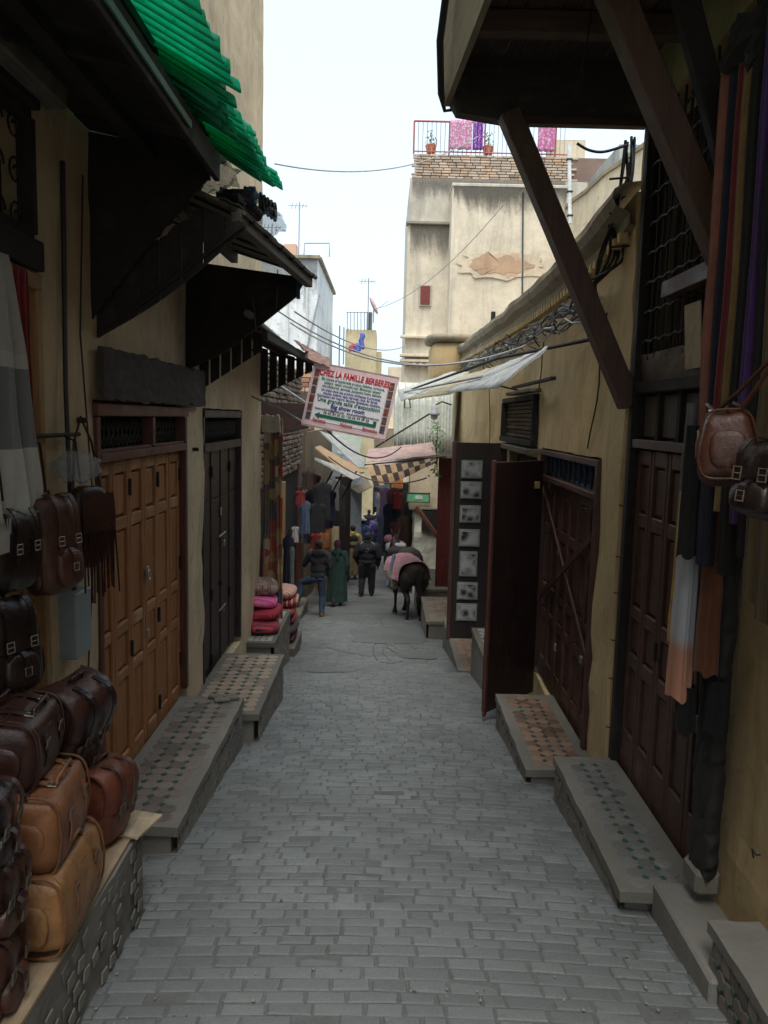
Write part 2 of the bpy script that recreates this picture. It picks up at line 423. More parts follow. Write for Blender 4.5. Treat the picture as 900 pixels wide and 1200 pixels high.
# grit and litter
g = MB()
for i in range(700):
    side = rnd.random() < .5; yy = 1.9+rnd.random()**1.5*12
    x = rnd.uniform(-1.05, 1.15) if side else rnd.choice((-1.12, 1.14))+rnd.gauss(0, .06)
    s_ = rnd.uniform(.0025, .009); g.blobby((x, yy, SZ(x, yy)+s_*.6), (s_*2, s_*2.4, s_*1.2), 2.2, 5, 4)
tag(g.build('street_grit', plain((.22, .21, .18), .9, 'grit', .5)), 'scattered pale grit and crumbs along the edges of the paving', 'grit', kind='stuff')

# ------------------------------------------------------------------ walls with openings
def facade(name, parent, m, X, side, y0, y1, z0, z1, holes=(), cell=.14, reveal=.16, rough=.012, top=None, bottom_follow=False):
    """wall face on the plane x = X looking to +x (side 1) or -x (side -1), with openings and their reveals"""
    ys = {round(y0, 3), round(y1, 3)}; zs = {round(z0, 3), round(z1, 3)}
    for h in holes: ys |= {round(h[0], 3), round(h[1], 3)}; zs |= {round(h[2], 3), round(h[3], 3)}
    def fill(a):
        a = sorted(a); o = []
        for p, q in zip(a, a[1:]):
            n = max(1, round((q-p)/cell)); o += [p+(q-p)*i/n for i in range(n)]
        return o+[a[-1]]
    ys = fill(ys); zs = fill(zs)
    def inh(y, z): return any(h[0] < y < h[1] and h[2] < z < h[3] for h in holes)
    v = []; f = []; n = len(zs)
    for y in ys:
        for z in zs:
            zz = z if (top is None or z < z1-1e-4) else top(y)
            if top is not None and z < z1: zz = z0+(z-z0)*(top(y)-z0)/(z1-z0) if z > max([h[3] for h in holes]+[z0])+.05 else z
            d = rough*(nz(y, zz, X, 1.7)+.6*nz(y, zz, X+9, 5)); e = .012
            v.append((X+side*d, y+(e*nz(y, zz*3, 4, 2) if y0 < y < y1 else 0), zz+(e*nz(y*3, zz, 7, 2) if z0 < z < z1 else 0)))
    N = len(v); v += [(p[0]-side*reveal, p[1], p[2]) for p in v]
    for i in range(len(ys)-1):
        for j in range(n-1):
            if inh((ys[i]+ys[i+1])/2, (zs[j]+zs[j+1])/2): continue
            q = (i*n+j, (i+1)*n+j, (i+1)*n+j+1, i*n+j+1); f.append(q if side > 0 else q[::-1])
            for (a, b, cy, cz) in ((q[0], q[1], (ys[i]+ys[i+1])/2, zs[j]-.001 if j else None), (q[1], q[2], ys[i+1]+.001 if i < len(ys)-2 else None, (zs[j]+zs[j+1])/2),
                                   (q[2], q[3], (ys[i]+ys[i+1])/2, zs[j+1]+.001 if j < n-2 else None), (q[3], q[0], ys[i]-.001 if i else None, (zs[j]+zs[j+1])/2)):
                if cy is None or cz is None or inh(cy, cz):
                    e = (b, a, a+N, b+N); f.append(e if side > 0 else e[::-1])
    return MB().add(v, f).build(name, m, parent, smooth=False)

def lattice(name, parent, m, X, y0, y1, z0, z1, ny=10, nz_=3, r=.006):
    mb = MB(); dy = (y1-y0)/ny; dz = (z1-z0)/nz_
    for i in range(ny):
        for j in range(nz_):
            cy = y0+dy*(i+.5); cz = z0+dz*(j+.5)
            for k in range(4):
                t = k*math.pi/2+math.pi/4; mb.beam((X, cy, cz), (X, cy+dy*.62*math.cos(t), cz+dz*.62*math.sin(t)), r, r*1.6, 0, up=(1, 0, 0))
            mb.blobby((X, cy, cz), (r*2.4, dy*.45, dz*.45), 2, 6, 4)
    for i in range(ny+1): mb.blobby((X, y0+dy*i, (z0+z1)/2), (r*2.2, dy*.3, z1-z0), 2.5, 6, 4)
    return mb.build(name, m, parent, smooth=True)

def wall_door(parent, name, X, side, y0, y1, z0, z1, cols, rows, M, MH, label=None, leaves=2, hinges=(), mframe=None, stile=.05, depth=.03, wear=True, pm=None):
    """a panelled door standing in the wall plane x = X; rows = [(za, zb), ...] panel heights"""
    door = MB().box((X-side*.03, (y0+y1)/2, (z0+z1)/2), (.03, y1-y0, z1-z0), None, .003).build(name, M, parent, label=label)
    off = Vector(W[door]); cw = (y1-y0)/cols
    def sb(nm, mt, c, d, bev=.006): return MB().box(c, d, None, bev).build(nm, mt, door)
    for i in range(cols):
        a = y0+cw*i; b = a+cw
        jig = rnd.uniform(-.003, .003)
        sb('stile', M, (X+jig+side*.002, a+stile/2+.002, (z0+z1)/2), (depth, stile-.004, z1-z0-.01))
        sb('stile', M, (X+jig+side*.002, b-stile/2-.002, (z0+z1)/2), (depth, stile-.004, z1-z0-.01))
        edges = [z0]+[q for r_ in rows for q in r_]+[z1]
        for k in range(0, len(edges), 2):
            za, zb = edges[k], edges[k+1]
            if zb-za > .015: sb('rail', MH, (X+jig, (a+b)/2, (za+zb)/2), (depth-.002, cw-2*stile+.004, zb-za-.002))
        for (za, zb) in rows:
            pa, pb = a+stile+.012, b-stile-.012
            if pb-pa > .02: sb('panel', pm or M, (X-side*.008, (pa+pb)/2, (za+zb)/2), (.022, pb-pa, zb-za-.03), .012)
    for (hy, hz) in hinges:
        MB().box((X+side*.02, hy, hz), (.016, .022, .10), None, .003).tube([(X+side*.03, hy, hz-.055), (X+side*.03, hy, hz+.055)], .008, 6).build('hinge', M_IRON, door)
    return door
def ring_pull(parent, X, side, y, z, r=.035):
    m = MB().box((X+side*.024, y, z), (.010, .05, .08), None, .004)
    m.tube([(X+side*.035, y+r*math.cos(t*.5236)*.8, z-.02+r*math.sin(t*.5236)) for t in range(13)], .0055, 6, False)
    return m.build('handle', M_CHROME, parent, smooth=False)

# ================================================================== LEFT: the long ochre building with the shop, the carved door and the steel door
LB = thing('ochre_shop_building', 'tall ochre plaster building on the left with carved orange wooden door and brown steel door', 'building', (-1.62, 5, 0))
facade('wall', LB, M_OCHRE, -1.62, 1, -4, 10.36, -1.6, 9.6,
       [(1.0, 3.78, -.15, 2.72), (2.2, 3.72, 2.86, 3.42), (4.42, 6.42, -.26, 2.16), (7.06, 8.95, -.5, 2.15)], rough=.02)
MB().box((-2.9, 3.1, 4), (2.2, 14.2, 11.2)).build('wall', M_PALE, LB)           # the body of the house behind its street front
# beige upper face seen above the green roofing
# carved door with its transom
lin = MB().sheet(lambda u, v: (-1.578+.010*nz(u*20, v*5)+.004*nz(u*60, v*14), 4.39+2.46*u+.012*nz(v*6, u), 2.165+.29*v+(.014*nz(u*18, v*3, 4) if v in (0, 1) else 0)), 90, 12, -.03)
lin.build('lintel', wood((.050, .038, .036), 'y', .85, .35, (.10, .085, .08)), LB)
fr = MB().box((-1.645, 5.42, 2.11), (.11, 2.02, .075), None, .006).box((-1.645, 5.42, 1.835), (.10, 1.9, .055), None, .006)
fr.build('door_frame', M_FRAME, LB)
for yy in (4.445, 6.395): sub(LB, 'door_frame', M_FRAMEZ, (-1.65, yy, .95), (.10, .06, 2.24))
sub(LB, 'door_frame', M_FRAMEZ, (-1.648, 5.52, 1.97), (.09, .06, .20))
sub(LB, 'transom_backing', M_DARK, (-1.75, 5.42, 1.97), (.02, 1.95, .25))
for a, b in ((4.49, 5.475), (5.565, 6.35)):
    lattice('lattice_panel', LB, M_BLACKW, -1.68, a, b, 1.875, 2.06, 12 if b < 5.5 else 9, 2)
    sub(LB, 'transom_sill', M_FRAME, (-1.635, (a+b)/2, 1.872), (.05, b-a, .02))
rows = [(.02, .62), (.70, .93), (1.0, 1.40), (1.48, 1.74)]
rows = [(-.12, .38), (.45, .68), (.76, 1.36), (1.44, 1.72)]
d1 = wall_door(LB, 'carved_door', -1.67, 1, 4.48, 6.37, -.24, 1.80, 6, rows, M_DOOR, M_DOORH, hinges=[(4.5, 1.5), (4.5, .45), (5.1, 1.62), (5.1, .55), (5.73, 1.62), (5.73, .62), (6.34, 1.62), (6.34, .9), (6.34, .1), (5.73, -.05)])
ring_pull(d1, -1.655, 1, 5.42, 1.0)
sub(d1, 'lock_plate', M_CHROME, (-1.648, 5.47, .55), (.012, .035, .06))
# steel door
sub(LB, 'transom_backing', M_DARK, (-1.76, 8.0, 1.96), (.02, 1.85, .4))
lattice('lattice_panel', LB, M_BLACKW, -1.68, 7.12, 8.85, 1.83, 2.06, 22, 1, .008)
for zz, hh in ((2.10, .07), (1.79, .08)): sub(LB, 'door_frame', M_STEEL, (-1.655, 8.0, zz), (.08, 1.88, hh))
for yy in (7.09, 8.92): sub(LB, 'door_frame', M_STEEL, (-1.655, yy, .85), (.08, .06, 2.58))
sd_ = sub(LB, 'steel_door', M_STEEL, (-1.70, 8.0, .66), (.03, 1.78, 2.2))
for i in range(4):
    a = 7.13+i*.4425
    MB().box((-1.677, a+.22, .42), (.012, .425, 1.68), None, .004).build('leaf_panel', M_STEEL, sd_)
    MB().box((-1.677, a+.22, 1.515), (.012, .425, .45), None, .004).build('leaf_panel', M_STEEL, sd_)
    sub(sd_, 'stile', M_STEEL, (-1.667, a+.012, .66), (.014, .016, 2.16))
for yy, zz in ((7.57, 1.55), (8.45, 1.55), (7.57, .35), (8.45, .2), (7.14, .25), (7.14, -.2), (8.9, .55), (8.9, 1.6), (8.9, -.25), (7.57, -.3)):
    sub(sd_, 'hinge', M_IRON, (-1.655, yy, zz), (.02, .024, .11), .003)
for zz in (.88, .12):
    MB().tube([(-1.645, 7.85, zz), (-1.635, 8.12, zz+.015)], .009, 6).tube([(-1.645, 8.05, zz+.01), (-1.63, 8.05, zz-.05)], .007, 5).build('bolt', M_CHROME, sd_)
sub(sd_, 'padlock', M_CHROME, (-1.635, 8.05, .79), (.022, .05, .06), .008)
sub(sd_, 'lock_plate', M_CHROME, (-1.655, 8.0, 1.12), (.012, .05, .08)); sub(sd_, 'lock_plate', M_IRON, (-1.655, 8.0, .38), (.02, .05, .05))
# first shop opening: light wooden door leaf and grille window above
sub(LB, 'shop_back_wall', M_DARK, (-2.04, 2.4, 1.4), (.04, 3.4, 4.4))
d0 = wall_door(LB, 'shop_door', -1.70, 1, 2.95, 3.72, -.1, 2.66, 2, [(.1, .9), (1.0, 1.6), (1.7, 2.5)], M_LIGHTW, M_LIGHTW, label='light orange-brown wooden shop door behind hanging bags')
sub(LB, 'door_frame', M_LIGHTW, (-1.655, 3.745, 1.27), (.09, .05, 2.84)); sub(LB, 'door_frame', M_LIGHTW, (-1.645, 2.6, 2.68), (.09, 2.3, .07))
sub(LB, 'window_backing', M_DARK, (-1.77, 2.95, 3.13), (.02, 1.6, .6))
grl = MB()
for i in range(9):
    for j in range(3):
        cy = 2.28+i*.17; cz = 2.95+j*.19
        grl.tube([(-1.66, cy+.07*math.cos(t*.6)*(1-t*.05), cz+.07*math.sin(t*.6)*(1-t*.05)) for t in range(16)], .006, 4, False)
for i in range(8): grl.tube([(-1.66, 2.2+i*.21, 2.86), (-1.66, 2.2+i*.21, 3.42)], .007, 4)
grl.build('window_grille', M_IRON, LB)
for a, b, c, d in ((2.95, 2.885, 1.5, .05), (2.95, 3.40, 1.5, .05)): sub(LB, 'window_frame', M_BLACKW, (-1.64, a, b), (.07, c, d))
sub(LB, 'window_frame', M_BLACKWZ, (-1.641, 3.715, 3.14), (.07, .05, .5)); sub(LB, 'window_frame', M_BLACKWZ, (-1.641, 2.2, 3.14), (.07, .05, .5))
MB().box((-1.60, 2.3, 2.79), (.05, 2.86, .13), None, .006).build('shop_front_board', M_BLACKW, LB)
MB().box((-1.60, 2.3, 3.475), (.05, 2.86, .10), None, .006).build('shop_front_board', M_BLACKW, LB)
sub(LB, 'beam', M_GREYW, (-1.545, 2.6, 3.52), (.11, 2.45, .11), .01)
# electric box, a tag and cables on the wall
sub(LB, 'meter_box', metal((.30, .36, .38), .5, .2, .3), (-1.575, 3.98, 1.02), (.10, .20, .34), .008)
MB().tube([(-1.575, 3.98, 1.18), (-1.59, 3.97, 2.2), (-1.6, 4.02, 3.3)], .012, 6).build('cable', M_CABLE, LB)
MB().tube([(-1.58, 6.95, 2.95), (-1.58, 6.9, 2.3), (-1.585, 6.93, 2.2)], .006, 5).tube([(-1.585, 4.24, 3.3), (-1.6, 4.2, 2.5), (-1.58, 4.3, 1.5), (-1.6, 4.2, .6)], .005, 5).build('cable', M_CABLE, LB)
for (yy, zz) in ((4.2, 2.05), (6.62, 2.2), (6.7, 1.8)): sub(LB, 'wall_hook', M_IRON, (-1.60, yy, zz), (.05, .02, .03), .003)

# ---- canopies on the left
def board_panel(parent, P, name='board', m=None, n=6, th=.022, gap=.004):
    """quad P[0..3] (P0->P1 and P3->P2 run along the boards' width) filled with n boards"""
    P = [Vector(p) for p in P]; nrm = (P[1]-P[0]).cross(P[3]-P[0]).normalized()*th
    for i in range(n):
        a, b = i/n, (i+1)/n-gap
        q = [P[0].lerp(P[1], a), P[0].lerp(P[1], b), P[3].lerp(P[2], b), P[3].lerp(P[2], a)]
        j = nrm*rnd.uniform(-.15, .25)
        MB().prism(q, j, nrm+j).build(name, m or M_BLACKW, parent)
CA = thing('wooden_canopy', 'wide black wooden canopy nearest the camera over the leather shop on the left', 'canopy', (-1.6, 2, 3.45), group='dark wooden canopies on the left')
board_panel(CA, [(-1.60, -.6, 3.60), (-1.60, 4.42, 3.60), (-.97, 4.42, 3.47), (-.92, -.6, 3.42)], 'roof_board', M_BLACKWX, 22)
sub(CA, 'fascia', M_BLACKW, (-.935, 1.9, 3.40), (.03, 5.05, .13)); sub(CA, 'beam', M_BLACKW, (-1.28, 1.9, 3.475), (.07, 5.0, .09))
sub(CA, 'batten', plain((.03, .16, .11), .5, 'greenpaint'), (-.912, 3.2, 3.39), (.012, 1.1, .035))
for yy in (.4, 1.8, 3.2): MB().beam((-1.58, yy, 3.55), (-.95, yy, 3.42), .05, .07).build('rafter', M_BLACKWX, CA)
# curved, scalloped side panel at the far end
def arc_panel(Y, pin, pout, top_in, top_out, n, th, scal=0., bulge=.0):
    """side bracket in the plane y = Y: lower edge from the wall (pin) to the outer end (pout), optionally curved"""
    m = MB(); lo = []; hi = []
    for i in range(n+1):
        t = i/n; x = pin[0]+(pout[0]-pin[0])*t; z = pin[1]+(pout[1]-pin[1])*t
        z += bulge*math.sin(math.pi*t)+scal*abs(math.sin(math.pi*t*12))
        lo.append((x, Y, z)); hi.append((x, Y, top_in[1]+(top_out[1]-top_in[1])*t))
    return m.prism(lo+hi[::-1], (0, 0, 0), (0, th, 0))
arc_panel(4.40, (-1.62, 2.58), (-.97, 3.34), (-1.6, 3.57), (-1.0, 3.46), 36, .025, .018, .02).build('side_panel', M_BLACKWX, CA)

CB = thing('wooden_canopy', 'boarded dark canopy with weathered roof planks over the carved orange door', 'canopy', (-1.6, 5.5, 3.3), group='dark wooden canopies on the left')
# near side bracket made of upright boards
bp_lo = lambda t: Vector((-1.62+t*.84, 4.47, 2.50+.62*t-.05*math.sin(math.pi*t)))
bp_hi = lambda t: Vector((-1.62+t*.84, 4.47, 2.78+.62*t if t < .7 else 3.214-(t-.7)*.30))
for i in range(7):
    a, b = i/7, (i+1)/7-.008
    q = []
    for k in range(4): q.append(bp_lo(a+(b-a)*k/3))
    for k in range(4): q.append(bp_hi(b-(b-a)*k/3)+Vector((0, 0, .012*math.sin(k*2.1))))
    MB().prism(q, (0, rnd.uniform(0, .006), 0), (0, .024, 0)).build('side_board', M_BLACKWZ, CB)
MB().beam((-1.60, 4.46, 2.51), (-.80, 4.46, 3.12), .022, .02).build('edge_strip', M_BLACKW, CB)
Pw = [(-1.62, 4.5, 3.56), (-1.62, 6.6, 3.52), (-.58, 6.6, 3.215), (-.79, 4.5, 3.20)]
board_panel(CB, [Pw[0], Pw[1], Pw[2], Pw[3]], 'roof_board', M_GREYW, 10, .02)
for t in (.35, .93):
    a = Vector(Pw[0]).lerp(Vector(Pw[3]), t)-Vector((0, 0, .06)); b = Vector(Pw[1]).lerp(Vector(Pw[2]), t)-Vector((0, 0, .06)); MB().beam(a, b, .06, .08).build('beam', M_GREYW, CB)
for i in range(6):
    t = (i+.5)/6; a = Vector(Pw[0]).lerp(Vector(Pw[1]), t); b = Vector(Pw[3]).lerp(Vector(Pw[2]), t); o = Vector((0, 0, -.018)); MB().beam(a+o, b+o, .035, .03).build('batten', M_BLACKWX, CB)
fp = [(-1.62, 6.46, 2.44), (-1.3, 6.46, 2.60), (-1.0, 6.46, 2.83), (-.74, 6.46, 3.04), (-.66, 6.46, 3.19), (-1.62, 6.46, 3.30)]
MB().prism(fp, (0, 0, 0), (0, .03, 0)).build('side_panel', M_BLACKWX, CB)
# ragged roofing felt hanging over the edge
felt = MB().sheet(lambda u, v: (-.84+.24*u+.035*nz(u*9, v*3)-.10*(1-v), 4.45+2.2*u, 3.255-.02*u-.03*v+.03*abs(nz(u*14, v*2, 3))), 40, 3, .008)
felt.build('roofing_felt', plain((.055, .05, .045), .9, 'felt'), CB)
sub(CB, 'hanging_strip', plain((.01, .05, .16), .6, 'bluestrip'), (-.72, 6.44, 3.10), (.03, .01, .16))
MB().tube([(-1.05, 6.3, 3.2), (-1.06, 6.32, 3.0), (-1.03, 6.3, 2.75)], .004, 4).tube([(-.85, 6.2, 3.2), (-.86, 6.2, 2.9)], .004, 4).build('cord', M_CABLE, CB)

CC = thing('wooden_canopy', 'lowest dark slatted canopy over the brown steel door, grey pipe along its edge', 'canopy', (-1.6, 8.5, 2.8), group='dark wooden canopies on the left')
Pc = [(-1.62, 6.75, 3.02), (-1.62, 10.45, 3.0), (-.86, 10.45, 2.80), (-1.0, 6.75, 2.80)]
board_panel(CC, Pc, 'roof_board', M_BLACKWX, 13, .02)
for t in (.4, .95):
    a = Vector(Pc[0]).lerp(Vector(Pc[3]), t)-Vector((0, 0, .05)); b = Vector(Pc[1]).lerp(Vector(Pc[2]), t)-Vector((0, 0, .05)); MB().beam(a, b, .05, .07).build('beam', M_BLACKW, CC)
for Y0, zi, zo, xo in ((6.9, 2.30, 2.66, -1.06), (10.2, 2.34, 2.68, -.93)):
    for i in range(6):
        a, b = i/6, (i+1)/6-.03; xs = lambda t: -1.61+(xo+1.61)*t; lo = lambda t: zi+(zo-zi)*t
        MB().prism([(xs(a), Y0, lo(a)), (xs(b), Y0, lo(b)), (xs(b), Y0, 2.95-.17*b), (xs(a), Y0, 2.95-.17*a)], (0, 0, 0), (0, .022, 0)).build('side_board', M_BLACKWZ, CC)
MB().tube([(-1.10, 6.3, 2.885), (-1.045, 9.0, 2.80)], .028, 8).build('gutter_pipe', metal((.22, .21, .20), .5, .3, .5), CC)
tin = MB().sheet(lambda u, v: (-1.0+.12*u+.10*v-.02*math.sin(u*40), 8.6+1.9*u, 2.90-.10*v+.02*nz(u*9, v*2)), 24, 3, .006)
tin.build('tin_flashing', plain((.20, .11, .09), .7, 'tin'), CC)
# junk lying on the second canopy
JK = thing('junk_heap', 'bundle of clear plastic, black tubes and scrap lying on top of the middle canopy', 'junk', (-1.0, 5.2, 3.4))
def crumple(c, d, s=9., amp=.3, n=22, m=16):
    sd0 = rnd.random()*50
    return lambda: MB().blobby(c, d, 2.2, n, m, None, lambda p: p*(1+amp*nz(p.x/d[0]*3+sd0, p.y/d[1]*3, p.z/d[2]*3, s/6)+amp*.5*nz(p.x/d[0]*9+sd0, p.y/d[1]*9, p.z/d[2]*9)))
def film_mat():
    s = NT('plastic_film'); s.b.inputs['Base Color'].default_value = (.34, .36, .38, 1); s.rough(.15); s.b.inputs['Alpha'].default_value = .38
    s.bump(s.noise(s.coord(), 25, 6, .7), .8, .01); return s.m
M_FILM = film_mat()
crumple((-1.02, 4.75, 3.47), (.26, .4, .16), amp=.5)().build('plastic_bundle', M_FILM, JK, smooth=False)
crumple((-.80, 5.45, 3.37), (.18, .36, .14), amp=.5)().build('plastic_bundle', M_FILM, JK, smooth=False)
crumple((-.95, 5.1, 3.38), (.24, .6, .12), amp=.4)().build('cloth_scrap', fabric((.05, .05, .06)), JK)
crumple((-.86, 5.0, 3.42), (.1, .14, .1), amp=.4)().build('cloth_scrap', fabric((.04, .10, .17)), JK)
m = MB()
for k in range(5):
    m.tube([(-.84+.02*k, 5.3+.02*k+.055*math.cos(t*.5236), 3.46-.01*k+.055*math.sin(t*.5236)) for t in range(13)], .009, 5, False)
m.build('hose_coil', M_CABLE, JK)
# green translucent corrugated roofing, overlapping sheets
GR = thing('corrugated_awning', 'bright green corrugated plastic awning high on the left above the dark canopies', 'awning', (-1.2, 4, 3.8))
def green_mat():
    s = NT('green_plastic'); co = s.coord(); a_ = s.noise(co, 16, 6, .75); b_ = s.noise(co, 3, 5, .6)
    a = s.ramp(a_, [(.30, (.03, .42, .26)), (.42, (.07, .74, .48)), (.75, (.20, .88, .64))]); a = s.mix(s.ramp(b_, [(.5, (0,)*3), (.75, (.5,)*3)]), a, (.01, .35, .19))
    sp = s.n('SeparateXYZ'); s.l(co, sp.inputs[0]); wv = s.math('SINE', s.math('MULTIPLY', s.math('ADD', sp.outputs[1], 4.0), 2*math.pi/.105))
    a = s.mix(s.ramp(s.math('ADD', s.math('MULTIPLY', wv, -.5), s.math('MULTIPLY', a_, .5)), [(.45, (0,)*3), (.75, (.75,)*3)]), a, (.01, .16, .09))  # valleys darkened in the colour so the ribs read as shaded
    s.col(a); s.rough(.5)
    tr = s.n('BsdfTranslucent'); s.l(a, tr.inputs['Color']); ms = s.n('MixShader'); ms.inputs[0].default_value = .68
    s.l(s.b.outputs[0], ms.inputs[1]); s.l(tr.outputs[0], ms.inputs[2]); s.l(ms.outputs[0], s.t.nodes['Material Output'].inputs['Surface']); s.bump(a_, .3, .01); return s.m
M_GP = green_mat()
def corr(y0, y1, xi, zi, xo, zo, lift):
    def fn(u, v):
        yy = y0+(y1-y0)*u; w_ = math.sin(2*math.pi*(yy)/.105)*.020
        x = xi+(xo-xi)*v+(.03*nz(yy*9, 2, 1) if v > .99 else 0)
        return (x, yy, zi+(zo-zi)*v+w_+lift)
    return MB().sheet(fn, int((y1-y0)/.0131), 5, .004)
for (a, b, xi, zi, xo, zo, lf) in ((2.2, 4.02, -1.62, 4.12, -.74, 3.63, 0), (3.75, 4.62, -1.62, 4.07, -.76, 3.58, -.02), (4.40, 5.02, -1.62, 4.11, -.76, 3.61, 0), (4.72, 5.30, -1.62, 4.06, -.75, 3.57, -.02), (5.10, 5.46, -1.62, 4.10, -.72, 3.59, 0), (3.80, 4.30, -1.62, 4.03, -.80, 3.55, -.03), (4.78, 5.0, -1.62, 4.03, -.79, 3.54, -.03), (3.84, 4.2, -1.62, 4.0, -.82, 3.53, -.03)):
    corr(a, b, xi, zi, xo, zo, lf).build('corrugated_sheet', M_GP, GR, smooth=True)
for xx, zz in ((-1.5, 3.98), (-1.1, 3.74)): sub(GR, 'batten', M_BLACKW, (xx, 3.8, zz), (.04, 3.2, .05))

# ================================================================== stone benches with zellige tops
TILE = {}
def star_shape(r1, r2, n, th, nm, m):
    v = []; k_ = 2*n if r2 else n
    for k in range(k_):
        t = 2*math.pi*k/k_+math.pi/8*(1 if not r2 else 0); r = r1 if (k % 2 == 0 or not r2) else r2
        v.append((r*math.cos(t), r*math.sin(t), 0))
    m_ = MB(); nn = len(v); top = [(a*.93, b*.93, th) for a, b, c in v]; mid = [(a, b, th*.6) for a, b, c in v]
    m_.add([(a, b, -th) for a, b, c in v]+mid+top, [(k, (k+1) % nn, (k+1) % nn+nn, k+nn) for k in range(nn)]+[(k+nn, (k+1) % nn+nn, (k+1) % nn+2*nn, k+2*nn) for k in range(nn)]+[list(range(2*nn, 3*nn))])
    return m_.mesh(nm, m)
def tiles_top(bench, x0, x1, y0, y1, z, pitch, mt, mg, edge=.04, skip=.0, margin_m=None):
    key = (pitch, mt.name, mg.name)
    if key not in TILE:
        TILE[key] = (star_shape(pitch*.53, None, 8, .004, 'floor_tile', mt), star_shape(pitch*.23, None, 4, .0046, 'green_tile', mg))
    a, b = TILE[key]; nx = int((x1-x0-2*edge)/pitch); ny = int((y1-y0-2*edge)/pitch)
    ox = (x0+x1)/2-(nx-1)*pitch/2; oy = (y0+y1)/2-(ny-1)*pitch/2; base = W[bench]
    for i in range(nx):
        for j in range(ny):
            if rnd.random() > skip:
                link('floor_tile', a, bench, Vector((ox+i*pitch, oy+j*pitch, z-.0034+rnd.uniform(-.0006, .0008)))-base, (rnd.uniform(-.012, .012), rnd.uniform(-.012, .012), 0))
            if i < nx-1 and j < ny-1 and rnd.random() > skip*.6:
                link('green_tile', b, bench, Vector((ox+(i+.5)*pitch, oy+(j+.5)*pitch, z-.0036+rnd.uniform(-.0005, .0008)))-base, (0, 0, math.pi/8+rnd.uniform(-.06, .06)))
def bench(name, label, x0, x1, y0, y1, z, side, pitch=.085, mt=M_TERRA, mg=M_GREEN, skip=.02, slab=.055, face='chips', group='tiled stone benches along the shop fronts', base_in=.010, support=None, edge_m=None):
    t = thing(name, label, 'bench', ((x0+x1)/2, (y0+y1)/2, z), group=group)
    xo = x1 if side > 0 else x0; xw = x0 if side > 0 else x1
    top = MB(); n = max(6, int((y1-y0)/.09)); nxx = 6
    def fn(u, v):
        x = x0+(x1-x0)*v; yv = y0+(y1-y0)*u
        if v in (0, 1) and abs(x-xo) < 1e-6: x += .008*nz(yv*4, z, 2, 1.5)
        if u in (0, 1): yv += .010*nz(x*7, z, 1)
        return (x, yv, z-.003+.003*nz(x*3, yv*3, 5))
    top.sheet(fn, n, nxx, -slab); top.build('slab', M_STONE if edge_m is None else edge_m, t)
    zb = min(G(y0), G(y1))-.12
    bx = MB(); xi = xo-side*base_in
    ya = y0+.03 if support is None else support
    bx.sheet(lambda u, v: (xi+side*.010*nz(u*12, v*4, 3), ya+(y1-.02-ya)*u, zb+(z-slab-zb)*v), int((y1-y0)/.08), 5, 0)
    bx.box(((xi-side*.04+xw)/2, (ya+y1-.02)/2, (zb+z-slab)/2), (abs(xi-xw)-.04, y1-.02-ya, z-slab-zb-.002))
    bx.build('base', M_CEMENT, t)
    tiles_top(t, x0, x1, y0, y1, z, pitch, mt, mg, skip=skip)
    # chips of tile set in the street face
    if face:
        fm = MB(); p = .085; k = 0
        yy = y0+.08
        while yy < y1-.06:
            zz = z-slab-.045
            j = 0
            while zz > G(yy)+.02:
                o = (j % 2)*p*.5
                if rnd.random() > .45: fm.box((xi+side*.0035, yy+o, zz), (.007, .024, .032), Matrix.Rotation(rnd.uniform(-.15, .15), 3, 'X'), .002)
                zz -= .062; j += 1
            yy += p
        fm.build('wall_tile_chips', plain((.13, .125, .11), .7, 'chips'), t, kind='stuff')
    return t
b1 = bench('tiled_bench', 'long worn bench with faded red and green tiles below the carved orange door', -1.63, -1.11, 4.2, 6.28, -.20, 1, .098, M_TERRAG, M_GREEN, .03)
b2 = bench('tiled_bench', 'paler bench with crisp green dots below the brown steel door', -1.63, -1.0, 6.36, 8.05, -.37, 1, .105, stone((.34, .26, .19), .6, var=.35, key='terral'), M_GREEN, .01)
for (a, b, c) in ((-1.2, 6.22, .03), (-1.33, 6.24, .024), (-1.27, 6.17, .02)):
    sub(b1, 'broken_slab', M_STONE, (a, b, -.185), (.12, .07, c), .006, rnd.uniform(-.4, .4))
b3 = bench('tiled_bench', 'bench with small pale and green checker tiles under the stacked pink cushions', -1.9, -1.28, 9.3, 10.95, -.62, 1, .075, stone((.40, .42, .38), .5, var=.2, key='pale'), M_GREEN, 0)
r1 = bench('tiled_bench', 'grey worn bench with dark stars in front of the tall brown door', 1.21, 1.63, 3.66, 5.24, -.185, -1, .088, stone((.17, .165, .155), .6, var=.3, key='greyt'), M_GREEN, .05, support=3.74)
r2 = bench('tiled_bench', 'reddish tiled bench below the door braced with crossed battens', 1.07, 1.60, 5.50, 7.10, -.405, -1, .092, M_TERRA, stone((.05, .07, .075), .4, key='dkstar'), .02)
r3 = bench('tiled_bench', 'small step with a white tiled top at the open shop behind the brown door leaf', 1.16, 1.62, 8.3, 10.0, -.55, -1, .16, stone((.50, .52, .52), .35, var=.1, key='white'), plain((.12, .14, .2), .4), 0, face=None)
r4 = bench('tiled_bench', 'brick-edged step just past the framed pictures on the right', 1.02, 1.62, 10.1, 12.9, -1.16, -1, .11, stone((.33, .21, .14), .8, var=.3, key='r4'), stone((.25, .2, .16)), 0, face=None)
r5 = bench('tiled_bench', 'small brown topped stone block beside the mule, first on the right', .80, 1.60, 13.9, 15.9, -1.50, -1, .17, stone((.24, .19, .15), .7, var=.3, key='r5'), M_TERRA, 0, face=None)
r6 = bench('tiled_bench', 'far grey stone block behind the mule by the whitewashed wall', .80, 1.58, 17.2, 19.6, -1.62, -1, .2, M_STONE, M_STONE, 0, face=None)
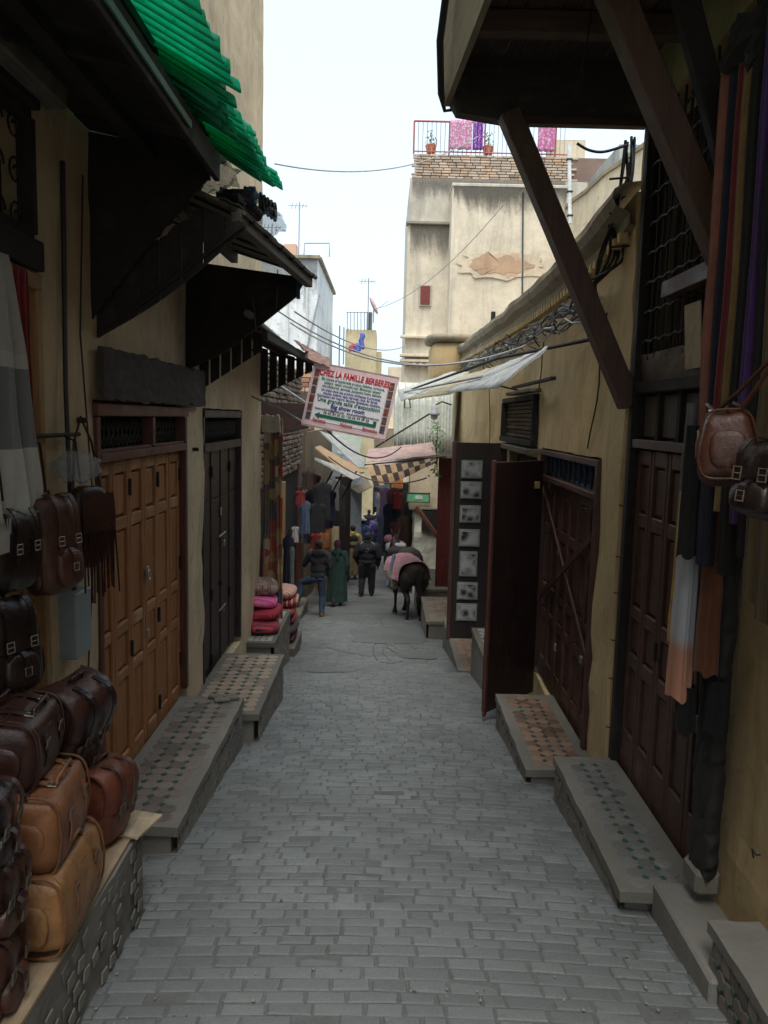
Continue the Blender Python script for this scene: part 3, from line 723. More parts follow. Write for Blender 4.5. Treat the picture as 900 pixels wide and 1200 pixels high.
# low step under the near end of the right bench, and the corner bench
st = thing('stone_step', 'low plain cement step tucked under the near end of the right bench', 'step', (1.5, 3.3, -.1))
MB().box((1.50, 3.33, -.24), (.26, .70, .20), None, .012).build('slab', M_CEMENT, st)
co_ = thing('corner_bench', 'cement topped bench with tiled face at the bottom right corner', 'bench', (1.6, 2.4, 0))
MB().sheet(lambda u, v: (1.395+.01*nz(u*9, v, 1)+(.5)*v, 1.2+1.9*u+.012*nz(v*5, u), .045+.006*nz(u*14, v*8)), 26, 8, -.05).build('slab', M_CEMENT, co_)
MB().box((1.66, 2.13, -.18), (.50, 1.90, .40), None, .01).build('base', M_CEMENT, co_)
for i in range(22):
    for j in range(3):
        yy = 1.45+i*.078+(j % 2)*.039; zz = -.045-j*.082
        if yy < 3.05:
            me = star_shape(.041, None, 6, .004, 'wall_tile', M_TERRAG) if ('w6' not in TILE) else TILE['w6']; TILE['w6'] = me
            if rnd.random() > .12: link('wall_tile', me, co_, Vector((1.407, yy, zz))-W[co_], (math.pi/2, 0, -math.pi/2))
            me = star_shape(.02, None, 4, .005, 'green_tile', M_GREEN) if ('w4' not in TILE) else TILE['w4']; TILE['w4'] = me
            if rnd.random() > .2: link('green_tile', me, co_, Vector((1.405, yy+.039, zz+.041))-W[co_], (math.pi/2, 0, -math.pi/2))

# display bench with the bags (left foreground)
db = thing('display_bench', 'rough cement bench with wooden board top under the pile of leather bags', 'bench', (-1.3, 2.6, .2))
MB().sheet(lambda u, v: (-1.10+.012*nz(u*15, v*3)-.012*math.sin(v*3), 1.2+2.36*u, -.55+.71*v), 34, 6, .03).box((-1.37, 2.36, -.19), (.50, 2.34, .70)).build('base', M_CEMENT, db)
MB().sheet(lambda u, v: (-1.62+.5*u, 3.565+.008*nz(u*9, v*3), -.5+.66*v), 6, 6, .02).build('end_face', M_CEMENT, db)
for i in range(3):
    y0 = 1.2+i*.78; MB().box((-1.19-.01*i, y0+.39, .175+rnd.uniform(-.003, .003)), (.20, .76, .022), rnd.uniform(-.02, .02), .003).build('board', wood((.30, .22, .14), 'y', .7, .3, key='plank'), db)
MB().box((-1.42, 2.36, .175), (.24, 2.3, .02), None, .003).build('board', wood((.30, .22, .14), 'y', .7, .3, key='plank'), db)
MB().box((-1.13, 3.50, .193), (.17, .22, .014), -.25, .002).build('board', wood((.42, .33, .22), 'y', .7, .3, key='plank2'), db)
fm = MB()
for i in range(24):
    for j in range(7):
        yy = 1.3+i*.095+(j % 2)*.047; zz = .10-j*.075
        if zz > G(yy)-.03 and yy < 3.5: fm.box((-1.1022+.002*nz(yy*4, zz*3), yy, zz), (.007, .058, .05), Matrix.Rotation(rnd.uniform(-.35, .35), 3, 'X'), .002) if rnd.random() > .25 else 0
fm.build('wall_tile_chips', stone((.20, .19, .165), .8, var=.3, key='chips2'), db, kind='stuff')

# ================================================================== RIGHT: near building with tall door and grille window
RB = thing('tall_door_building', 'dark ochre building on the right with tall brown door and grille window above', 'building', (1.6, 4, 0))
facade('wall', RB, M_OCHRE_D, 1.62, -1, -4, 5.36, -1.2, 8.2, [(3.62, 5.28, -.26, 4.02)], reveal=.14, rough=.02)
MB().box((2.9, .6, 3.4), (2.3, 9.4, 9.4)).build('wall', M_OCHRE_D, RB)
sub(RB, 'wall_end', M_OCHRE_D, (1.72, 5.35, 3.5), (.2, .03, 9.2))
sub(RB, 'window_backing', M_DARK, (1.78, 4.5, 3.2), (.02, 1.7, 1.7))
rows = [(.06, .50), (.60, .83), (.92, 1.44), (1.53, 1.84)]
td = wall_door(RB, 'tall_door', 1.67, -1, 3.78, 5.20, -.24, 1.94, 5, rows, M_BROWN, M_BROWNH, leaves=2, hinges=[(5.19, 1.5), (5.19, .3), (4.62, .75), (3.80, .9)], stile=.048, depth=.04)
MB().tube([(1.635, 4.52+.02*math.cos(t*.6), .73+.02*math.sin(t*.6)) for t in range(11)], .004, 5, False).build('ring', M_IRON, td)
sub(RB, 'door_frame', M_BLACKWZ, (1.645, 5.235, 1.9), (.10, .07, 4.2)); sub(RB, 'door_frame', M_BLACKWZ, (1.645, 3.725, 1.9), (.10, .07, 4.2))
sub(RB, 'transom_rail', M_BROWNH, (1.648, 4.48, 1.975), (.09, 1.42, .055)); sub(RB, 'transom_rail', M_BLACKW, (1.645, 4.48, 2.33), (.09, 1.42, .07))
sub(RB, 'transom_board', M_BLACKW, (1.70, 4.48, 2.15), (.03, 1.42, .36))
for i in range(4):
    a = 3.80+i*.35
    sub(RB, 'transom_panel', M_GREYW if False else wood((.085, .07, .06), 'z', .7, .2), (1.678, a+.175, 2.15), (.02, .29, .26), .01)
    sub(RB, 'transom_stile', M_BLACKWZ, (1.665, a, 2.15), (.05, .05, .30))
MB().sheet(lambda u, v: (1.655-.02*v+.010*nz(u*7, v*4), 3.78+1.44*u, 2.37+.17*v+.01*nz(u*11, v)), 20, 4, .006).build('sheet_metal_patch', metal((.16, .13, .11), .6, .5, .2), RB)
MB().sheet(lambda u, v: (1.62-.02*v, 4.15+.22*u+.02*v, 2.40+.34*v), 3, 3, .006).build('cardboard_tag', plain((.42, .34, .25), .8, 'card'), RB)
wg = MB()
for i in range(13): wg.tube([(1.64+.006*math.sin(k*1.3+i), 3.78+i*.117, 2.5+k*.3) for k in range(6)], .008, 5)
wg.build('window_grille', M_IRON, RB); wg = MB()
for j in range(8):
    zz = 2.62+j*.18
    pts = [(1.628+.004*(k % 2), 3.76+1.46*k/36, zz+.008*math.sin(k*math.pi*.5)) for k in range(37)]; wg.tube(pts, .009, 5)
wg.build('window_grille', M_IRON, RB)
dr = MB()
for i in range(16):
    yy = 3.85+i*.088; dr.sheet(lambda u, v: (1.72+.012*math.sin(u*9+i), yy+.06*u+.03*nz(i, v*3, 1), 2.5+1.4*v), 3, 8, .004)
dr.build('window_blind', wood((.07, .055, .045), 'z', .9), RB)
# black rough jamb post and broken plaster around it
MB().sheet(lambda u, v: (1.575+.014*nz(u*4, v*14, 1)+.006*nz(u*14, v*50, 2)+.05*abs(u-.5)**2, 3.47+.17*u+.014*nz(v*12, u*2, 8), .02+2.5*v), 12, 150, .07).build('jamb_post', stone((.020, .018, .017), .95, var=.0, key='soot'), RB, smooth=True)
sub(RB, 'jamb_stone', M_STONE, (1.55, 3.55, -.02), (.12, .18, .12), .02)
MB().tube([(1.60, 3.12, .33), (1.575, 3.10, .34), (1.57, 3.13, .35), (1.59, 3.15, .30)], .004, 5).build('wall_hook', M_IRON, RB)
for k, zz in enumerate((-.0, .35, .62, .95, 1.2, 1.55)): MB().tube([(1.61, 5.31, zz), (1.575, 5.30, zz+.01)], .004, 4).build('nail', M_IRON, RB)

# wooden balcony with its braces
BA = thing('wooden_balcony', 'dark timber balcony jutting over the lane on the right, held by diagonal braces', 'balcony', (1.6, 4, 4))
# soffit boards run along the lane
def XO(y): return .36+(5.36-y)*.075
for i in range(12):
    x0 = lambda y, t: XO(y)+(1.62-XO(y))*t
    a, b = i/12, (i+1)/12-.006
    P = [(x0(5.36, a), 5.36), (x0(5.36, b), 5.36), (x0(1.4, b), 1.4), (x0(1.4, a), 1.4)]; zz = 4.36+rnd.uniform(-.004, .004)
    MB().prism([(p[0], p[1], zz) for p in P], (0, 0, 0), (0, 0, .03)).build('floor_board', wood((.085, .060, .046), 'y', .8, .5, (.16, .13, .10)), BA)
for yy in (1.8, 3.0, 3.55, 4.1, 4.7): MB().beam((XO(yy)+.02, yy, 4.29), (1.62, yy, 4.29), .09, .12).build('joist', wood((.12, .08, .06), 'x', .8, .4), BA)
MB().prism([(.40, 5.28, 4.03), (.345, 5.28, 4.12), (.345, 5.28, 4.40), (1.62, 5.28, 4.40), (1.62, 5.28, 3.985), (.72, 5.28, 3.985)], (0, 0, 0), (0, .10, 0)).build('end_beam', wood((.055, .040, .034), 'x', .75, .5, (.15, .13, .11)), BA)
sub(BA, 'trim_board', wood((.08, .04, .03), 'x', .7, .3), (1.18, 5.265, 3.99), (.95, .022, .05))
m = MB().prism([(XO(5.38)-.02, 5.38, 4.10), (XO(1.4)-.02, 1.4, 4.10), (XO(1.4)-.05, 1.4, 4.62), (XO(5.38)-.05, 5.38, 4.62)], (-.015, 0, 0), (.02, 0, 0)); m.build('side_board', wood((.25, .20, .14), 'y', .8, .5, (.34, .28, .2)), BA)
MB().prism([(XO(5.3), 5.36, 4.63), (1.62, 5.36, 4.63), (1.62, 1.4, 4.63), (XO(1.4), 1.4, 4.63)], (0, 0, 0), (0, 0, .06)).build('roof', M_GREYW, BA)
MB().beam((.60+.12, 5.24, 4.02), (1.60, 5.28, 2.22), .13, .13, .008).build('brace', M_BRACE, BA)
MB().beam((.86, 3.92, 4.34), (1.60, 3.92, 2.90), .14, .13, .008).build('brace', wood((.10, .05, .03), 'z', .6, .4, (.17, .11, .08)), BA)
MB().beam((1.20, 3.86, 4.34), (1.605, 3.80, 3.1), .10, .10, .008).build('brace', M_BLACKWZ, BA)
sub(BA, 'wall_plate', M_BROWNH, (1.585, 4.2, 2.86), (.07, .9, .09))
MB().tube([(1.02, 4.4, 4.3), (1.0, 4.38, 4.1), (.98, 4.42, 3.92), (.90, 4.40, 3.87)], .004, 4).tube([(1.35, 4.6, 4.3), (1.37, 4.55, 4.12), (1.33, 4.5, 4.0)], .004, 4).build('loose_wire', M_CABLE, BA)
CBL = thing('cable_bundle', 'black cables sagging down the outer edge of the wooden balcony', 'cable', (.3, 4.5, 4.4))
for k in range(3):
    pts = [(XO(4.2)-.09+.01*k, 4.15, 5.2), (XO(4.6)-.10-.012*k, 4.6, 4.75-.02*k), (XO(5.0)-.11-.01*k, 5.05, 4.35), (.31-.01*k, 5.34, 4.16), (.33, 5.40, 4.08), (.40, 5.42, 4.10)]
    MB().tube(pts, .012, 6).build('cable', M_CABLE, CBL)

# ================================================================== RIGHT: long ochre wall with cornice, awnings and shop doors
RC = thing('cornice_building', 'low ochre wall on the right topped by a mossy moulded cornice, with three shop doors', 'building', (1.6, 10, 0))
zt = lambda y: 3.40+.26*math.exp(-(y-5.3)/1.7)+(y-8)*.020
facade('wall', RC, plaster((.60, .455, .25), amt=.55, key='rc'), 1.60, -1, 5.36, 23.5, -3.4, 3.4, [(5.86, 8.08, -.5, 1.84), (8.30, 10.3, -.60, 1.72), (8.35, 10.6, 1.84, 2.34), (17.9, 22.0, -2.0, 1.36)], cell=.2, rough=.03, top=zt)
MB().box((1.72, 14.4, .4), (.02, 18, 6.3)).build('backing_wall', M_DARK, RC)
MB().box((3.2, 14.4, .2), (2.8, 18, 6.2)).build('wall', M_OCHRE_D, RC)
M_MOSS = plaster((.30, .25, .17), stain=(.035, .038, .025), patch=(.10, .10, .06), amt=.9, key='moss')
cn = MB(); prof = [(.0, -.22), (-.05, -.20), (-.05, -.13), (-.13, -.09), (-.16, -.03), (-.16, .02), (-.10, .06), (.05, .08)]
ny = 120; v = []; f = []
for i in range(ny+1):
    yy = 5.36+12.2*i/ny
    for (a, b) in prof:
        v.append((1.60+a+.02*nz(yy*2, b*9, 3), yy, zt(yy)+b+.03*nz(yy, b*2, 7)))
n = len(prof); f = [(i*n+k, i*n+k+1, (i+1)*n+k+1, (i+1)*n+k) for i in range(ny) for k in range(n-1)]
cn.add(v, f).build('cornice', M_MOSS, RC)
for i in range(95):
    yy = 5.5+i*.125; MB().box((1.555, yy, zt(yy)-.245), (.06, .055, .07), None, .006).build('corbel', plaster((.60, .455, .25), amt=.55, key='rc'), RC) if i < 95 else 0
# bulging end block of the cornice wall, further down
MB().blobby((1.38, 17.6, 3.30), (.95, 1.6, .9), 5, 20, 12, None, lambda p: p*(1+.04*nz(p.x*3, p.y*3, p.z*3))).build('corner_block', plaster((.50, .36, .18), amt=.5, key='rcb'), RC, smooth=True)
MB().blobby((1.36, 17.6, 3.80), (1.12, 1.8, .20), 4, 20, 8, None, lambda p: p*(1+.05*nz(p.x*3, p.y*3, p.z*3))).build('corner_cap', M_MOSS, RC, smooth=True)
# door with crossed battens
rowsx = [(-.26, .14), (.24, .42), (.50, 1.0), (1.10, 1.42)]
xd = wall_door(RC, 'battened_door', 1.65, -1, 5.95, 8.02, -.47, 1.52, 6, rowsx, M_BROWN, M_BROWNH, stile=.055, depth=.034)
MB().beam((1.605, 5.98, .24), (1.60, 8.0, 1.44), .018, .055).build('batten', M_BROWN, xd); MB().beam((1.60, 8.0, .30), (1.60, 6.05, 1.22), .022, .06).build('batten', M_BROWN, xd)
sub(xd, 'padlock', M_CHROME, (1.585, 6.1, .24), (.02, .05, .06), .006); sub(xd, 'padlock', M_CHROME, (1.60, 7.1, .05), (.02, .05, .07), .006); sub(xd, 'padlock', M_CHROME, (1.60, 7.15, .92), (.02, .05, .05), .006)
sub(RC, 'door_frame', M_BROWN, (1.62, 5.905, .7), (.10, .07, 2.26)); sub(RC, 'door_frame', M_BROWN, (1.62, 8.05, .7), (.10, .07, 2.26))
for zz in (1.80, 1.55): sub(RC, 'door_frame', M_BROWNH, (1.615, 6.98, zz), (.09, 2.08, .05))
sub(RC, 'transom_pane', plain((.02, .10, .26), .25, 'blueglass'), (1.66, 6.98, 1.675), (.015, 2.06, .2))
for i in range(11): MB().blobby((1.625, 6.04+i*.188, 1.675), (.03, .055, .20), 2.2, 8, 6).build('baluster', M_BLACKWZ, RC, smooth=True)
# window over the open shop with a slatted blind
sub(RC, 'window_frame', M_BLACKW, (1.56, 9.48, 1.87), (.10, 2.3, .06)); sub(RC, 'window_frame', M_BLACKW, (1.57, 9.48, 2.36), (.08, 2.3, .06)); sub(RC, 'window_frame', M_BLACKWZ, (1.565, 8.37, 2.11), (.09, .05, .44)); sub(RC, 'window_frame', M_BLACKWZ, (1.565, 10.58, 2.11), (.09, .05, .44))
for j in range(9): sub(RC, 'blind_slat', wood((.09, .065, .045), 'y', .8, .3), (1.60+.012*(j % 2), 9.48, 1.93+j*.047), (.02, 2.14, .04), .006)
sub(RC, 'ledge', M_GREYW, (1.52, 9.3, 1.79), (.16, 2.2, .05))
# inside of the open shop
sub(RC, 'shop_floor', M_STONE, (1.9, 9.3, -.58), (.6, 2.0, .06))
# opened leaves standing out into the lane
def swung_leaf(a, b, z0, z1, label, th=.05):
    t = thing('open_door_leaf', label, 'door', (a[0], a[1], z0))
    MB().beam((a[0], a[1], (z0+z1)/2), (b[0], b[1], (z0+z1)/2), th, z1-z0, .004).build('leaf', wood((.030, .0135, .012), 'z', .5, .15, (.05, .025, .02)), t)
    return t
lf = swung_leaf((1.56, 7.92), (.99, 7.28), -.66, 1.72, 'tall plain dark brown door leaf swung open into the lane')
for o_ in (.0, .03, .06): MB().beam((.985+o_*.4, 7.25+o_*.9-.02, -.68), (.985+o_*.4, 7.25+o_*.9-.02, 1.74), .022, .03, .003).build('edge_stile', M_FRAMEZ, lf)
sub(lf, 'latch', M_GOLDM, (1.48, 7.80, 1.48), (.10, .03, .07), .004)
MB().tube([(1.50, 7.84, -.6), (1.50, 7.84, 1.6)], .008, 5).build('strip', M_IRON, lf)
pd = thing('picture_door', 'dark door leaf hung with a column of seven framed black and white pictures', 'door', (1.2, 10, .5))
MB().box((1.18, 10.0, .56), (.66, .045, 2.52), None, .005).build('leaf', wood((.028, .018, .016), 'z', .6, .15), pd)
for xx in (.865, 1.50): sub(pd, 'edge_stile', M_BROWN, (xx, 9.985, .56), (.05, .07, 2.54))
def picture_mat(seed):
    s = NT('picture_print'); co = s.coord((1, 1, 1)); mp = s.n('Mapping'); mp.inputs['Location'].default_value = (seed*3.1, seed*7.7, seed); s.l(s.tc.outputs['Object'], mp.inputs['Vector'])
    a_ = s.noise(mp.outputs[0], 11, 7, .8, 1.2); v_ = s.n('TexVoronoi'); v_.inputs['Scale'].default_value = 9; s.l(mp.outputs[0], v_.inputs['Vector'])
    s.col(s.ramp(s.math('MULTIPLY', s.math('ADD', a_, v_.outputs['Distance']), .75), [(.42, (.015,)*3), (.56, (.05,)*3), (.68, (.22,)*3), (.9, (.42,)*3)])); s.rough(.3); return s.m
for i, (ya, yb) in enumerate(((539, 561), (564, 585), (592, 613), (620, 641), (646, 676), (682, 703), (707, 728))):
    pa = at(543, ya, 9.97); pb = at(566, yb, 9.97); cz = (pa.z+pb.z)/2; hh = abs(pa.z-pb.z); cx = 1.09; ww = .27 if i != 4 else .23
    fr_ = MB().box((cx, 9.965, cz), (ww, .016, hh), None, .003).build('picture_frame', plain((.20, .22, .20), .4, 'mount'), pd)
    MB().box((cx, 9.955, cz), (ww-.03, .006, hh-.03), None, .001).build('picture_mount', plain((.34, .36, .34), .5, 'mount2'), fr_)
    MB().box((cx, 9.951, cz), (ww-.06, .004, hh-.06), None, .0).build('picture', picture_mat(i+1), fr_)
rd = wall_door(RC, 'red_door', 1.66, -1, 18.0, 21.9, -1.95, 1.30, 4, [(-1.7, -.2), (-.0, .75), (.9, 1.2)], wood((.10, .018, .016), 'z', .5, .2), wood((.12, .024, .02), 'y', .5, .3), stile=.12, label='red panelled door at the far end of the wall')
rl = thing('open_door_leaf', 'narrow red panelled door leaf standing open beyond the picture door', 'door', (1.5, 17.6, 0))
M_RED = wood((.115, .020, .018), 'z', .5, .25)
MB().box((1.39, 17.5, -.32), (.42, .05, 3.25), None, .004).build('leaf', M_RED, rl)
for i in range(4): MB().box((1.24+i*.10, 17.465, -.2), (.045, .02, 1.4), None, .008).box((1.24+i*.10, 17.465, -1.35), (.045, .02, .6), None, .008).box((1.24+i*.10, 17.465, 1.0), (.045, .02, .4), None, .008).build('moulding', M_RED, rl)
# bowl and books on the shop step
bw = thing('bowl', 'small red and white bowl on the white tiled step', 'bowl', (1.30, 9.2, -.54))
bm_ = MB(); prof = [(.03, 0), (.06, .015), (.085, .06), (.09, .07), (.08, .062), (.055, .02), (.0, .012)]
vv = [(r_*math.cos(t*.3927), r_*math.sin(t*.3927), h_) for r_, h_ in prof for t in range(16)]
bm_.add(vv, [(i*16+k, i*16+(k+1) % 16, (i+1)*16+(k+1) % 16, (i+1)*16+k) for i in range(len(prof)-1) for k in range(16)]).build('body', plain((.35, .05, .04), .3, 'bowl', .5), bw, local=True, smooth=True)

# awnings on the right wall
def sheet_mat(c, tr=.35, key=''):
    def mk():
        s = NT('awning_sheet'); a_ = s.noise(s.coord(), 6, 6, .7); cc = s.ramp(a_, [(.35, k3(c, .7)), (.6, c)]); s.col(cc); s.rough(.6)
        t_ = s.n('BsdfTranslucent'); s.l(cc, t_.inputs['Color']); ms = s.n('MixShader'); ms.inputs[0].default_value = tr
        s.l(s.b.outputs[0], ms.inputs[1]); s.l(t_.outputs[0], ms.inputs[2]); s.l(ms.outputs[0], s.t.nodes['Material Output'].inputs['Surface']); s.bump(a_, .3, .01); return s.m
    return mat(('aw', c, tr, key), mk)
A1 = thing('sheet_awning', 'white corrugated plastic sheet awning on iron bars over the right shops', 'awning', (1.2, 9, 2.5))
c00, c10, c11, c01 = at(642, 406, 6.9), at(598, 424, 9.0), at(524, 459, 9.6), at(583, 454, 7.3)
def quad_sheet(a, b, c, d, nu, nv, wav, amp, th=.006, jag=0., along='u'):
    nrm = (b-a).cross(d-a).normalized()
    return MB().sheet(lambda u, v: a.lerp(b, u).lerp(d.lerp(c, u), v)+nrm*(amp*math.sin((u if along == 'u' else v)*wav)+.012*nz(u*4, v*4, 2))+Vector((jag*nz(u*8, v*8, 6), 0, 0)), nu, nv, th)
quad_sheet(c00, c10, c11, c01, 120, 6, 190, .012, jag=.02).build('corrugated_sheet', sheet_mat((.86, .89, .90), .6), A1, smooth=True)
quad_sheet(at(600, 425, 9.2), at(545, 440, 12.2), at(478, 468, 12.8), at(528, 461, 9.8), 120, 6, 220, .012, jag=.03).build('corrugated_sheet', sheet_mat((.80, .74, .58), .6), A1, smooth=True)
quad_sheet(at(550, 436, 12.4), at(530, 436, 15), at(466, 458, 15.2), at(470, 470, 12.6), 90, 6, 160, .012, jag=.03).build('corrugated_sheet', sheet_mat((.84, .84, .78), .6), A1, smooth=True)
MB().tube([(1.60, 6.05, 2.74), (1.1, 8.1, 2.72), (.35, 14.9, 2.6)], .016, 6).build('support_bar', M_IRON, A1)
MB().tube([(1.0, 8.5, 2.56), (.3, 14.0, 2.56)], .014, 8).build('support_bar', M_CABLEG, A1)
MB().box((1.52, 8.5, 2.5), (.05, 2.3, .03), None, .004).build('support_bar', M_BLACKW, A1)
for yy in (9.4,): MB().beam((1.58, yy, 2.45), (1.1, yy+.1, 2.56), .02, .02).build('bracket', M_IRON, A1)
MB().box((1.5, 8.9, 2.42), (.14, 1.5, .035), None, .005).build('shelf_board', M_GREYW, A1)

# ================================================================== far houses
TW = thing('terrace_tower', 'tall beige plaster house with brick parapet and roof terrace closing the lane', 'building', (3, 26, -3))
M_TOW = plaster((.66, .58, .45), stain=(.22, .20, .17), patch=(.50, .43, .33), amt=.75, key='tower', sx=1.6, sz=.22); M_TOWG = plaster((.56, .51, .42), stain=(.16, .15, .13), patch=(.34, .32, .27), amt=.9, key='towerg', sx=1.6, sz=.22)
def wall_block(name, parent, m, x0, x1, y0, y1, z0, z1, cell=.5, amp=.03, top=0.):
    mb = MB(); nx = max(1, int((x1-x0)/cell)); nz2 = max(1, int((z1-z0)/cell)); ny2 = max(1, int((y1-y0)/cell))
    tp = lambda x, y: top*nz(x, y, 0, .8)
    mb.sheet(lambda u, v: (x0+(x1-x0)*u, y0+amp*nz(u*nx*.4, v*nz2*.4, x0), z0+(z1-z0)*v+(tp(x0+(x1-x0)*u, y0) if v == 1 else 0)), nx, nz2)
    mb.sheet(lambda u, v: (x0+amp*nz(u*3, v*nz2*.4, 5) if 0 < u < 1 else x0, y1+(y0-y1)*u, z0+(z1-z0)*v+(tp(x0, y1+(y0-y1)*u) if v == 1 else 0)), ny2, nz2)
    mb.sheet(lambda u, v: (x1, y0+(y1-y0)*u, z0+(z1-z0)*v), ny2, nz2)
    mb.sheet(lambda u, v: (x0+(x1-x0)*u, y0+(y1-y0)*v, z1-.01+(tp(x0+(x1-x0)*u, y0+(y1-y0)*v) if 0 else 0)), nx, ny2)
    return mb.build(name, m, parent)
yT = 25.0
pT = lambda px, py, Y=yT: at(px, py, Y)
xl = pT(481, 300).x; zt_ = pT(500, 208).z; zm = pT(500, 262).z
wall_block('wall', TW, M_TOWG, xl-.06, 8.6, 25.3, 32, -3.5, pT(500, 209, 25.3).z)
wall_block('wall', TW, M_TOW, xl-.10, 3, 25.1, 25.5, -3.2, pT(500, 264, 25.1).z)      # lower, slightly proud storey
xs2 = pT(528, 300, 24.3).x
wall_block('wall', TW, M_TOW, xs2, 5.2, 24.3, 25.6, -3, pT(600, 219, 24.3).z, top=.08)
sub(TW, 'coping', M_TOWG, ((xs2+5.2)/2, 24.9, pT(600, 219, 24.3).z+.02), (5.25-xs2, 1.3, .10), .02)
sub(TW, 'ledge', plaster((.30, .27, .22), key='ledge'), ((xl+3)/2-.1, 25.15, pT(500, 263, 25.1).z+.03), (3-xl+.1, .4, .10), .02)
M_BRICKP = stone((.48, .38, .30), .9, var=.3, key='brickp')
# brick parapet, each course's bricks real
z0 = pT(500, 209, 25.3).z; z1 = pT(500, 180, 25.3).z; nrow = 9; rest = MB(); cnt = 0
sub(TW, 'parapet_core', M_BRICKD, (4.6, 25.55, (z0+z1)/2), (7.7, .4, z1-z0), .01)
for j in range(nrow):
    x = xl-.05+rnd.random()*.1; h = (z1-z0)/nrow
    while x < 5.4:
        wd = rnd.uniform(.22, .34); c = (x+wd/2, 25.33+rnd.uniform(-.012, .012), z0+h*(j+.5)); d = (wd-.02, .06, h-.022)
        if cnt < 180: MB().box(c, d, None, .008).build('brick', rnd.choice((M_BRICKP, M_TEARTH, M_BRICKP)), TW); cnt += 1
        else: rest.box(c, d, None, .008)
        x += wd
if rest.v: rest.build('parapet_bricks', M_BRICK, TW, kind='stuff')
# peeled patch, red shutter, hole, crack pipes
pc = pT(588, 311, 24.28)
for (nm_, sx_, sz_, yy_, m_, sd_) in (('flaked_plaster', 1.28, 1.45, 24.258, plaster((.62, .52, .38), key='flake'), 4), ('flaked_plaster', .45, 1.2, 24.252, plaster((.56, .40, .27), key='flake2'), 8)):
    v = [(pc.x+(.25 if sd_ == 8 else 0), yy_, pc.z)]
    for k in range(56):
        t = 2*math.pi*k/56; q = 1+.35*nz(math.cos(t)*4, math.sin(t)*4, sd_)+.12*nz(math.cos(t)*13, math.sin(t)*13, sd_); v.append((v[0][0]+1.0*sx_*q*math.cos(t), yy_, pc.z+.28*sz_*q*math.sin(t)))
    MB().add(v, [(0, 1+k, 1+(k+1) % 56) for k in range(56)]).build(nm_, m_, TW)
pm = MB(); v = [(pc.x, 24.246, pc.z)]
for k in range(80):
    t = 2*math.pi*k/80; rx = .95*(1+.15*nz(math.cos(t)*2, math.sin(t)*2, 3)+.10*nz(math.cos(t)*11, math.sin(t)*11, 3)); rz = .25*(1+.4*nz(math.cos(t)*3, math.sin(t)*3, 9)+.25*nz(math.cos(t)*12, math.sin(t)*12, 9))*(1.0-.38*math.cos(t))
    v.append((pc.x+rx*math.cos(t), 24.246, pc.z+rz*math.sin(t)))
pm.add(v, [(0, 1+k, 1+(k+1) % 80) for k in range(80)]).build('peeled_patch', plaster((.48, .32, .21), key='peel'), TW)
a = pT(493, 335, 25.05); b = pT(503.5, 357, 25.05)
sub(TW, 'window_shutter', plain((.16, .025, .02), .5, 'shut'), ((a.x+b.x)/2, 25.04, (a.z+b.z)/2), (b.x-a.x, .07, a.z-b.z), .01)
sub(TW, 'window_frame', M_TOWG, ((a.x+b.x)/2, 25.07, (a.z+b.z)/2), (b.x-a.x+.08, .06, a.z-b.z+.1), .01)
sub(TW, 'vent_hole', M_DARK, (pT(578, 371, 24.27).x, 24.29, pT(578, 371, 24.27).z), (.13, .06, .3), .03)
for px, py0, py1, m_ in ((613, 225, 350, M_CABLE),):
    a = pT(px, py0, 24.26); b = pT(px-1, py1, 24.26); MB().tube([a, (a+b)/2, b], .025, 6).build('cable', m_, TW)
for zz in (395, 417, 423): sub(TW, 'cornice', M_TOW, ((xl+2.2)/2-.1, 25.0, pT(495, zz, 25.0).z), (2.2-xl+.3, .22+(.1 if zz == 417 else 0), .09), .015)
for i in range(8): sub(TW, 'cornice_tile', M_TEARTH, (xl+i*.2, 24.85, pT(495, 428, 24.9).z), (.12, .25, .12), .03)
# upper wall running back towards the camera on the right
UW = thing('upper_house', 'weathered beige house wall rising behind the cornice on the right', 'building', (5.5, 20, 0))
c_ = [(5.15, 24.25), (5.45, 21.5), (5.9, 18.9), (6.6, 15.5), (7.4, 12)]
def uw(u, v):
    k = min(int(u*4), 3); t = u*4-k; x = c_[k][0]+(c_[k+1][0]-c_[k][0])*t; y = c_[k][1]+(c_[k+1][1]-c_[k][1])*t
    zt2 = 8.35+.35*u+.05*nz(u*9, 1)
    return (x+.03*nz(u*12, v*9, 4), y, -2+(zt2+2)*v)
MB().sheet(uw, 40, 30, .4).build('wall', plaster((.64, .54, .38), stain=(.16, .145, .125), amt=.85, key='upper', sx=1.6, sz=.22), UW)
MB().sheet(lambda u, v: Vector(uw(u, 1))+Vector((-.06+.5*v, 0, .06+.02*nz(u*30, v))), 50, 2, .1).build('coping', M_MOSS, UW)
wall_block('wall', UW, plaster((.36, .36, .34), amt=.6, key='greyb'), 6.0, 10, 22.0, 26, 3, at(690, 168, 22).z)
wall_block('wall', UW, plaster((.64, .54, .38), stain=(.16, .145, .125), amt=.85, key='upper', sx=1.6, sz=.22), 5.0, 6.0, 25.9, 27, 3, at(655, 165, 26).z)
a = at(667, 168, 21.8); b = at(668, 262, 21.8); MB().tube([a, b], .05, 8).build('drain_pipe', plain((.62, .64, .66), .4, 'pvc'), UW)
for q in (.2, .6, .9): p_ = a.lerp(b, q); sub(UW, 'pipe_clamp', M_IRON, p_, (.15, .12, .04))
